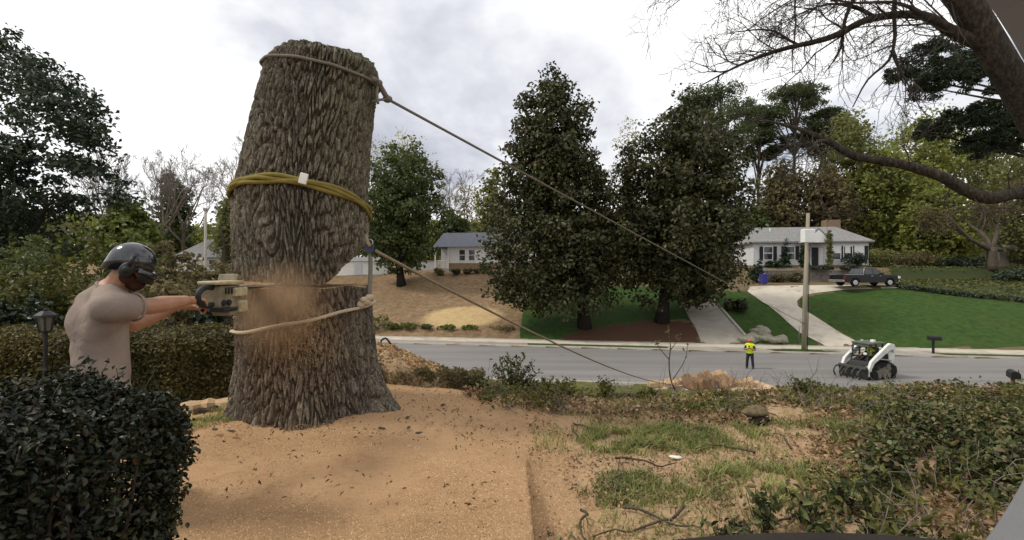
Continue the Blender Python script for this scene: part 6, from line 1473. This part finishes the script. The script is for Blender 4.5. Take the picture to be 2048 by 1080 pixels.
def patch(rs, n, cx, cy, rx, ry, thr=0.42, sd_=0):
    x = cx + rx * (rs.random(n * 2) * 2 - 1); y = cy + ry * (rs.random(n * 2) * 2 - 1)
    k = (np.hypot((x - cx) / rx, (y - cy) / ry) + 1.5 * (fbm(x * 2.5, y * 2.5, 3, sd_) - 0.5) + 1.0 * rs.random(len(x)) ** 1.5 < 1.0) & (fbm(x * 6, y * 6, 2, sd_ + 3) > thr)
    return x[k][:n], y[k][:n]
rs = np.random.default_rng(401)
GP = [(1.35, 4.55, 0.75, 0.42, 7000, 0.09, 'bright grass patch in the middle of the sandy ground'), (3.2, 4.7, 0.9, 0.35, 6000, 0.09, 'bright grass patch left of the ivy mass'),
      (2.35, 3.55, 0.95, 0.4, 7000, 0.08, 'sparse grass in front of the ivy at the lower right'), (1.1, 3.55, 0.5, 0.3, 2600, 0.06, 'thin grass on the sandy ground near the path edge'), (3.4, 5.9, 2.6, 0.5, 9000, 0.11, 'rough grass along the crest of the bank'),
      (-3.0, 4.65, 0.4, 0.35, 1800, 0.05, 'weedy tuft at the left foot of the stump')]
for i, (cx, cy, rx, ry, n, h, lb) in enumerate(GP):
    x, y = patch(rs, n, cx, cy, rx, ry, 0.45, i); blades('grass_patch', x, y, h * 0.8, LM['grass'], rs, lb, w=0.006, lean=1.3)
n = 26000; x = -1.0 + 26 * rs.random(n); y = 7.5 + 15 * rs.random(n) ** 0.8; k = (y < yn(x) - 0.25) & (y > 6.8 + 0.0 * x)
blades('bank_grass', x[k], y[k], 0.09, LM['grass'], rs, 'rough grass and weeds down the bank to the road', w=0.014)
# tall ragged undergrowth on the crest of the bank
def litter(name, x, y, size, mat, rs, label, cat, dz=0.01, up=1.5, aspect=0.6, hgt=0.0, oval=False):
    z = gz_np(x, y) + dz + hgt * rs.random(len(x)); o = leaf_obj(name, np.stack([x, y, z], -1), size, mat, None, rs, up=up, aspect=aspect, oval=oval); return tag(o, label, cat, kind='stuff')
n = 16000; x = -0.4 + 6.5 * rs.random(n); y = 5.25 + 2.6 * rs.random(n); k = fbm(x * 1.6, y * 1.6, 3, 31) + 0.15 * sstep(y, 5.6, 6.5) > 0.50
hh_ = np.clip(0.05 + 0.34 * (fbm(x * 2.2, y * 2.2, 3, 33) - 0.35), 0.02, 0.3)
z = gz_np(x, y) + hh_ * rs.random(n); z = np.where((x / y > 0.22) & (x / y < 0.60), np.minimum(z, np.maximum(CZ - 0.262 * y, gz_np(x, y) + 0.02)), z)
tag(leaf_obj('undergrowth', np.stack([x, y, z], -1)[k], 0.052, LM['shrub'], None, rs, aspect=0.5, up=0.3), 'low tangled undergrowth of weeds along the crest of the bank', 'undergrowth', kind='stuff')
n = 9000; x = -0.6 + 6.0 * rs.random(n); y = 4.95 + 2.6 * rs.random(n); k = fbm(x * 1.3, y * 1.3, 3, 41) > 0.46
litter('dead_leaves', x[k], y[k], 0.055, LM['dead'], rs, 'brown dead leaves and litter below the undergrowth', 'leaf litter', hgt=0.07, up=0.8)
# ivy mass at the right
n = 60000; y = 2.2 + 5.0 * rs.random(n) ** 1.2; x = y * (0.66 + 0.5 * rs.random(n)) + 0.15 * rs.normal(size=n)
lim = 0.86 + 0.40 * (fbm(y * 1.3, x * 1.3, 3, 51) - 0.5) * 2 - 0.02 * (y - 4); rel = x / y - lim; k = (rel > 0) & (fbm(x * 3.5, y * 3.5, 3, 57) > 0.40)
rel = rel[k]; x = x[k]; y = y[k]; hh_ = (0.05 + 0.34 * sstep(rel, 0.0, 0.30)) * (0.55 + 0.9 * fbm(x * 2, y * 2, 3, 53)) * (1 - 0.35 * sstep(y, 4.6, 7))
hh_ = np.minimum(hh_, np.maximum(CZ - 0.282 * y - gz_np(x, y), 0.03) * (0.75 + 0.3 * fbm(x * 3, y * 3, 2, 55)))
z = gz_np(x, y) + hh_ * (1 - 0.75 * rs.random(len(x)) ** 1.3) + 0.02 * rs.normal(size=len(x))
tag(leaf_obj('ivy_mass', np.stack([x, y, z], -1), 0.042, LM['ivy'], None, rs, aspect=0.7, up=0.7, oval=True), 'dense dark ivy and brambles covering the ground at the right edge', 'ivy', kind='stuff')
# chips and clods scattered on the sawdust
n = 1900; y = 2.5 + 4.3 * rs.random(n); x = y * (-0.66 + 1.35 * rs.random(n)); k = (fbm(x * 2.2, y * 2.2, 3, 61) > 0.42) & ((x > 0.2) | (y > 3.9) | (rs.random(n) < 0.22)); x, y = x[k], y[k]
tag(leaf_obj('bark_crumbs', np.stack([x, y, gz_np(x, y) + 0.006], -1), 0.02, MAT['bark_far'], None, rs, up=1.0, aspect=0.6, fold=0.3), 'dark bark crumbs scattered over the sawdust', 'bark crumbs', kind='stuff')
n = 2600; y = 2.6 + 3.6 * rs.random(n); x = 0.1 + y * 0.62 * rs.random(n); k = fbm(x * 2, y * 2, 3, 64) > 0.45; x, y = x[k], y[k]
tag(leaf_obj('wood_flakes', np.stack([x, y, gz_np(x, y) + 0.008], -1), 0.024, MAT['wood'], None, rs, up=1.2, aspect=0.5, fold=0.2), 'pale wood flakes scattered over the sandy ground right of the path', 'wood flakes', kind='stuff')
# larger bark pieces round the stump foot
for i in range(9):
    a = -2.4 + 2.6 * rs.random(); r_ = 0.95 + 0.65 * rs.random(); x = STUMP[0] + 0.15 + r_ * math.cos(a); y = STUMP[1] + r_ * math.sin(a)
    o = rockobj('bark_piece', (x, y, float(gz_np(np.array(x), np.array(y))) + 0.012), (0.025 + 0.03 * rs.random(), 0.018, 0.008), MAT['bark_far'], None, 600 + i, 8, 6); o.rotation_euler = (0, 0, 6 * rs.random())
    tag(o, 'small dark bark piece lying in the sawdust round the stump foot', 'bark', 'bark pieces round the stump')
# sticks
for i in range(16):
    y = 3.0 + 2.6 * rs.random(); x = 0.35 + (y * 0.55) * rs.random(); a = rs.random() * 6.3; L_ = 0.25 + 0.5 * rs.random(); l = []
    for s in np.linspace(-0.5, 0.5, 7):
        xx, yy = x + math.cos(a) * L_ * s + 0.02 * rs.normal(), y + math.sin(a) * L_ * s + 0.02 * rs.normal(); l.append((xx, yy, float(gz_np(np.array(xx), np.array(yy))) + 0.015 + 0.03 * rs.random()))
    tag(tubes('fallen_stick', [curve_pts(l, 12)], [np.linspace(0.011, 0.004, 12)], MAT['bark_far'], None, 5), 'thin crooked dead stick lying on the sandy ground right of the path', 'stick', 'sticks on the sandy ground')
for i, (px, py, L_, w) in enumerate([(1352, 913, 0.12, 0.05), (1512, 893, 0.10, 0.035), (1610, 925, 0.07, 0.03), (1246, 858, 0.06, 0.03)]):
    d_ = 1520 / (py - 540); q = P(px, py, d_); o = rockobj('wood_chip', (q.x, q.y, float(gz_np(np.array(q.x), np.array(q.y))) + 0.02), (L_ / 2, w / 2, 0.012), MAT['white_cloth'] if i == 0 else MAT['wood'], None, 640 + i, 8, 6); o.rotation_euler = (0.1, 0.1, i * 0.9)
    tag(o, ['largest pale wood chip on the bare sand', 'pale wood chip near the log chunk', 'small pale chip nearest the ivy', 'small pale chip at the left end of the grass patch'][i], 'wood chip')
# tangled twig brush on the crest and the verge
lines, rad_ = [], []
for i in range(150):
    x = -0.2 + 5.2 * rs.random(); y = 5.1 + 2.2 * rs.random(); p_ = (x, y, float(gz_np(np.array(x), np.array(y))) - 0.02)
    grow(rs, p_, (rs.normal() * 0.8, rs.normal() * 0.5, 0.6), 0.18 + 0.28 * rs.random(), 0.006, 1, lines, rad_, 0.3, 3, 0.6, 0.7, 0.05, 4, 0.0025)
tag(tubes('brush_twigs', lines, rad_, MAT['bark_pale'], None, 4), 'tangle of thin dry twigs along the crest of the bank', 'twigs', kind='stuff')
# leafy shrub right of the sawdust hedge
def sprig(name, px, py_base, d, height, spread, nst, leaf, mat, label, seed, per=16, cat='shrub', fine=0.006):
    rs = np.random.default_rng(seed); q = P(px, py_base, d); x, y = q.x, q.y; r = empty(name, (x, y, float(gz_np(np.array(x), np.array(y)))), 0, label, cat); lines, rad_, L = [], [], []
    for i in range(nst):
        a = rs.random() * 6.3; e = np.array([math.cos(a) * spread * rs.random(), math.sin(a) * spread * rs.random() * 0.6, height * (0.45 + 0.6 * rs.random())]); l = curve_pts([(e[0] * 0.15, e[1] * 0.15, -0.04), e * np.array([0.55, 0.55, 0.6]) + rs.normal(size=3) * 0.02, e], 8)
        lines.append(l); rad_.append(np.linspace(fine, fine * 0.4, 8))
        for k in range(per): f_ = 0.25 + 0.75 * rs.random(); j = min(6, int(f_ * 7)); L.append(l[j] + (l[j + 1] - l[j]) * rs.random() + rs.normal(size=3) * leaf * 0.45)
    tubes('stem', lines, rad_, MAT['bark_twig'], r, 5); leaf_obj('foliage', np.array(L), leaf, mat, r, rs, aspect=0.42, up=0.5, oval=True); return r
sprig('leafy_shrub', 1025, 792, 6.4, 0.62, 0.42, 34, 0.055, LM['ivy'], 'loose leafy shrub right of the sawdust-dusted hedge', 501, 15)
sprig('leafy_shrub', 1085, 795, 6.5, 0.32, 0.35, 26, 0.05, LM['shrub'], 'lower weedy shrub leaning against the loose leafy one', 502, 14)
sprig('leafy_shrub', 965, 800, 6.2, 0.26, 0.25, 16, 0.05, LM['ivy'], 'small shrub at the end of the sawdust-dusted hedge', 503, 12)
for i, (px, py, d, h, lb) in enumerate([(1530, 1040, 2.95, 0.30, 'young plant with drooping lance leaves near the lower edge'), (1605, 1030, 3.05, 0.26, 'young leafy plant right of the drooping one'), (1685, 1010, 3.15, 0.3, 'young leafy plant at the fringe of the ivy'), (1455, 1062, 2.85, 0.16, 'smallest young plant on the sandy ground'), (1650, 1062, 2.8, 0.28, 'nearest young plant above the black lid'), (1745, 1040, 2.9, 0.34, 'bushy young plant against the ivy')]):
    sprig('young_plant', px, py, d, h, 0.16, 11, 0.058, LM['ivy'], lb, 520 + i, 9, 'plant', 0.004)
for i, (px, py, d, h, lb) in enumerate([(1130, 806, 6.0, 0.25, 'weed clump left of the sapling on the crest'), (1215, 802, 6.1, 0.28, 'taller weed clump nearer the sapling'), (1290, 806, 6.0, 0.12, 'low weed clump at the foot of the sapling'), (1450, 812, 5.9, 0.12, 'weed clump between sapling and log chunk'), (1600, 812, 5.9, 0.22, 'weed clump right of the log chunk')]):
    sprig('weed_clump', px, py, d, h, 0.22, 18, 0.045, LM['shrub'], lb, 540 + i, 12, 'plant', 0.004)
# bare sapling in front of the wood pile
q = P(1368, 812, 6.2); sp = empty('sapling', (q.x, q.y, float(gz_np(np.array(q.x), np.array(q.y)))), 0, 'thin nearly leafless sapling in front of the wood pile', 'sapling'); rs = np.random.default_rng(560)
O_ = sp.location; k_ = lambda px, py: np.array(tuple(P(px, py, 6.2) - O_))
lines = [curve_pts([(0, 0, -0.05), k_(1345, 770), k_(1338, 730), k_(1341, 690), k_(1335, 655)], 12), curve_pts([k_(1341, 700), k_(1352, 685), k_(1358, 668)], 6), curve_pts([k_(1339, 720), k_(1318, 695), k_(1312, 680)], 6), curve_pts([k_(1345, 760), k_(1370, 720), k_(1375, 690)], 6)]
tubes('stem', lines, [np.linspace(0.012, 0.004, 12)] + [np.linspace(0.006, 0.003, 6)] * 3, MAT['bark_far'], sp, 6)
leaf_obj('foliage', np.array([l[-1 - j] + rs.normal(size=3) * 0.02 for l in lines for j in (0, 0, 1, 1, 2)]), 0.05, LM['brown'], sp, rs, oval=True)
# log chunk with a dark lump as its shaded underside
q = P(1509, 848, 5.05); lc = empty('log_chunk', (q.x, q.y, float(gz_np(np.array(q.x), np.array(q.y)))), 0.15, 'weathered log chunk with a dark lump as its shaded underside, in the grass', 'log')
MAT['log_olive'] = M_plain('mossy_log_bark', (0.19, 0.145, 0.08), (0.09, 0.07, 0.04), 12, 0.9, 0.1, bump=1.0, bscale=35)
b_ = rockobj('bark', (0, 0, 0.13), (0.15, 0.09, 0.06), MAT['log_olive'], lc, 77, 22, 14)
h_ = rockobj('gap_shade', (0.01, -0.055, 0.055), (0.12, 0.06, 0.045), MAT['bark_dark'], lc, 78)  # solid blackish lump painting the shade of the gap beneath the chunk
rockobj('splinter', (-0.12, -0.03, 0.03), (0.07, 0.05, 0.03), MAT['wood_brown'], lc, 79)
# cut slab behind the hedge, by the stump's left foot
q = P(418, 812, 5.05); sb_ = wood_piece(418, 812, 5.05, 0.5, 0.18, 0.07, 0.35, MAT['wood'], 'pale cut slab lying at the left foot of the stump', 'wood_slab'); sb_.location.z = float(gz_np(np.array(q.x), np.array(q.y))) + 0.0; del sb_['group']
q = P(412, 830, 4.85); sb2 = wood_piece(412, 830, 4.85, 0.22, 0.06, 0.045, 0.6, MAT['bark_far'], 'short dark billet in front of the pale slab', 'wood_billet'); sb2.location.z = float(gz_np(np.array(q.x), np.array(q.y))) + 0.0; del sb2['group']
# resting saw on the low hedge
q = P(779, 706, 6.95); s2 = empty('resting_chainsaw', (q.x, 6.95, HEAP(q.x, 6.95) + 0.07), 0.3, 'brown dusty saw body with a loop handle resting on the debris heap', 'chainsaw')
MB().box((0, 0, 0.04), (0.24, 0.14, 0.10)).box((0.02, 0, 0.10), (0.12, 0.12, 0.05)).build('body', MAT['wood_brown'], s2, False, 0.015)
tubes('handle', [curve_pts([(-0.1, 0, 0.06), (-0.12, 0, 0.17), (-0.05, 0, 0.21), (0.02, 0, 0.12)], 12)], [0.014], MAT['matt_black'], s2, 7)
MB().box((0.15, 0.03, 0.02), (0.14, 0.01, 0.05)).build('guide_bar', MAT['steel'], s2)
# garden lantern
q = P(91, 640, 4.85); gl = empty('garden_lantern', (q.x, q.y, Gs(q.x, q.y)), 0.2, 'black garden lantern on a post between the hedges', 'lantern'); zb_ = (q.z - gl.location.z) / 0.8 - 0.16; gl.scale = (0.74, 0.74, 0.8)
MB().cyl((0, 0, 0), (0, 0, zb_), 0.025, n=10).build('post', MAT['matt_black'], gl)
MB().cyl((0, 0, zb_), (0, 0, zb_ + 0.02), 0.06, 0.075, 6).build('base', MAT['matt_black'], gl)
gm, gt = newmat('lantern_glass'); finish(gt, (0.10, 0.10, 0.09), 0.25, 0.5); 
MB().cyl((0, 0, zb_ + 0.022), (0, 0, zb_ + 0.20), 0.062, 0.098, 6).build('glass', gm, gl)
for i in range(6):
    a = math.pi * 2 * i / 6; MB().cyl((0.07 * math.cos(a), 0.07 * math.sin(a), zb_ + 0.02), (0.108 * math.cos(a), 0.108 * math.sin(a), zb_ + 0.205), 0.009, n=6).build('bar', MAT['matt_black'], gl)
MB().cyl((0, 0, zb_ + 0.2), (0, 0, zb_ + 0.225), 0.135, 0.13, 6).cyl((0, 0, zb_ + 0.225), (0, 0, zb_ + 0.275), 0.125, 0.05, 6).build('cap', MAT['matt_black'], gl)
MB().sph((0, 0, zb_ + 0.29), 0.02).build('finial', MAT['matt_black'], gl, True)
# light grey porch post with an arched inner edge, right beside the camera
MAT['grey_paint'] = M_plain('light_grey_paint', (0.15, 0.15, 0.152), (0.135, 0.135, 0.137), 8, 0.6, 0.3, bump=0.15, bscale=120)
arc = [(0.215 + 0.85 * math.cos(a), CZ + 0.85 * math.sin(a)) for a in np.linspace(-1.12, 1.12, 40)]
tag(MB().prism([(1.35, 4.15), (0.58, 4.15)] + arc + [(0.58, 7.2), (1.35, 7.2)], 'y', 0.80, 0.90).build('porch_post', MAT['grey_paint'], None, False, 0.004), 'light grey porch post with an arched inner edge at the right picture corners', 'post')
# black patio chair just below the camera: only the arched top rail of its back reaches into view
pc_ = empty('patio_chair', (0.386, 0.45, 4.2), 0, 'black patio chair whose arched back rail shows at the lower picture edge', 'chair')
zr = CZ - 0.3407 - 4.2
ra = [(0.26 * s_, zr - 0.052 * (1 - math.sqrt(max(0, 1 - (0.26 * s_ / 0.30) ** 2)))) for s_ in np.linspace(-1, 1, 31)]
MB().prism(ra + [(p[0] * 0.9, p[1] - 0.05) for p in ra[::-1]], 'y', 0.135, 0.17).build('back_rail', MAT['bark_dark'], pc_, False, 0.004)
for s_ in np.linspace(-0.17, 0.17, 6): MB().box((s_, 0.15, (zr - 0.06 + 0.44) / 2), (0.022, 0.012, zr - 0.06 - 0.44)).build('back_slat', MAT['matt_black'], pc_)
MB().box((0, -0.08, 0.43), (0.46, 0.46, 0.035)).build('seat', MAT['matt_black'], pc_, False, 0.01)
for sx_ in (-0.21, 0.21):
    MB().cyl((sx_, -0.28, 0.03), (sx_, -0.28, 0.42), 0.016).build('leg', MAT['matt_black'], pc_)
    MB().cyl((sx_, 0.15, 0.03), (sx_ * 0.95, 0.152, zr - 0.1), 0.016).build('leg', MAT['matt_black'], pc_)
# fine litter over the bare sand: thin grass, dead leaf bits, flakes
rs = np.random.default_rng(701); n = 9000; y = 2.6 + 3.4 * rs.random(n); x = 0.2 + y * 0.78 * rs.random(n); k = fbm(x * 1.8, y * 1.8, 4, 71) > 0.47
blades('thin_grass', x[k], y[k], 0.055, LM['grass'], rs, 'thin scattered grass over the bare sandy ground', w=0.005, lean=1.2)
n = 5200; y = 2.6 + 3.2 * rs.random(n); x = 0.15 + y * 0.8 * rs.random(n); k = fbm(x * 2.4, y * 2.4, 4, 75) > 0.46
litter('leaf_bits', x[k], y[k], 0.032, LM['dead'], rs, 'bits of dead leaf scattered over the sandy ground', 'leaf litter', hgt=0.02, up=1.2)

# scraggly stems, dry stalks and leaves rising from the ivy
rs = np.random.default_rng(720); lines, rad_, L = [], [], []
for i in range(260):
    y = 2.5 + 4.2 * rs.random(); x = y * (0.74 + 0.38 * rs.random()); z0 = float(gz_np(np.array(x), np.array(y))); cap_ = max(CZ - 0.268 * y - z0, 0.08); h = min(cap_, 0.10 + 0.30 * rs.random())
    l = curve_pts([(x, y, z0), (x + rs.normal() * 0.06, y + rs.normal() * 0.06, z0 + h * 0.6), (x + rs.normal() * 0.16, y + rs.normal() * 0.12, z0 + h * (0.85 + 0.15 * rs.random()))], 6)
    lines.append(l); rad_.append(np.linspace(0.004, 0.0018, 6))
    for k in range(9): L.append(l[int(rs.integers(1, 6))] + rs.normal(size=3) * 0.03)
tag(tubes('bramble_stems', lines, rad_, MAT['bark_pale'], None, 4), 'thin straggling bramble stems rising out of the ivy', 'brambles', kind='stuff')
tag(leaf_obj('bramble_leaves', np.array(L), 0.05, LM['shrub'], None, rs, aspect=0.5, oval=True), 'olive and brown bramble leaves among the ivy', 'brambles', kind='stuff')
n = 9000; y = 2.5 + 4.0 * rs.random(n); x = y * (0.62 + 0.5 * rs.random(n)); k = fbm(x * 2.2, y * 2.2, 3, 77) > 0.45
litter('ivy_litter', x[k], y[k], 0.045, LM['dead'], rs, 'brown dead leaves lying between the ivy stems', 'leaf litter', hgt=0.05, up=0.9)
# hedge line between wide lawn and ivy bank, dark leaves painting its shadow edge
bd_ = [drop(*q_) for q_ in [(1790, 574), (1850, 583), (1930, 593), (2048, 605), (2250, 628)]]; C_ = []
for a, b in zip(bd_[:-1], bd_[1:]):
    for k in range(700): f_ = rs.random(); q_ = a + (b - a) * f_ + rs.normal(size=2) * 0.18; C_.append((q_[0], q_[1], Gs(*q_) + 0.05 + 0.3 * rs.random()))
tag(leaf_obj('shadow_edge_planting', np.array(C_), 0.2, LM['dark'], None, rs, aspect=0.6), 'low planting line painting the dark shadow edge between the wide lawn and the ivy bank', 'planting', kind='stuff')
n = 9000; pv_ = np.array(ZW['ivy'][0]); x = 36 + 40 * rs.random(n); y = 36 + 26 * rs.random(n); k = inpoly(x, y, [tuple(q_) for q_ in pv_]); x, y = x[k], y[k]
tag(leaf_obj('bank_ivy', np.stack([x, y, G(x, y) + 0.12 * rs.random(len(x)) + 0.03], -1), 0.26, LM['shrub'], None, rs, aspect=0.7, up=1.0), 'rough ivy and scrub covering the bank above the wide lawn', 'ivy', kind='stuff')
# stray shoots breaking the outline of the dark hedge
L, lines, rad_ = [], [], []
for i in range(110):
    x = -3.4 + 1.85 * rs.random(); y = 1.1 + 1.2 * rs.random(); z = 5.33 - 0.10 * sstep(np.array(x), -1.9, -1.5); h = 0.05 + 0.10 * rs.random()
    l = curve_pts([(x, y, z), (x + rs.normal() * 0.02, y + rs.normal() * 0.02, z + h * 0.6), (x + rs.normal() * 0.04, y + rs.normal() * 0.04, z + h)], 5); lines.append(l); rad_.append(np.linspace(0.003, 0.0015, 5))
    for k in range(9): L.append(l[int(rs.integers(0, 5))] + rs.normal(size=3) * 0.012)
dh = bpy.data.objects['dark_hedge']; o3 = np.array(dh.location)
tag(tubes('shoots', [l - o3 for l in lines], rad_, MAT['bark_twig'], dh, 4), kind='stuff')
leaf_obj('shoot_leaves', np.array(L) - o3, 0.032, LM['boxwood'], dh, rs, aspect=0.5, oval=True)

# fine sawdust flakes and clods that roughen the path and the ground round the stump
rs = np.random.default_rng(760); n = 42000; y = 2.6 + 4.0 * rs.random(n) ** 1.1; x = y * (-0.72 + 0.85 * rs.random(n)); k = (fbm(x * 2.6, y * 2.6, 4, 81) > 0.40) & (np.hypot(x + 2.2, y - 5.1) > 0.7); x, y = x[k], y[k]
tag(leaf_obj('sawdust_flakes', np.stack([x, y, gz_np(x, y) + 0.003], -1), 0.0095, LM['chips'], None, rs, up=1.4, aspect=0.7, fold=0.25), 'granular sawdust flakes strewn over the path and round the stump', 'sawdust', kind='stuff')
n = 420; y = 3.0 + 3.4 * rs.random(n); x = y * (-0.6 + 0.7 * rs.random(n)); k = (fbm(x * 1.7, y * 1.7, 3, 85) > 0.5) & (np.hypot(x + 2.2, y - 5.1) > 0.8); x, y = x[k], y[k]
tag(leaf_obj('chip_shards', np.stack([x, y, gz_np(x, y) + 0.008], -1), 0.038, LM['dead'], None, rs, up=1.0, aspect=0.4, fold=0.25), 'larger brown chips and shards among the sawdust flakes', 'chips', kind='stuff')
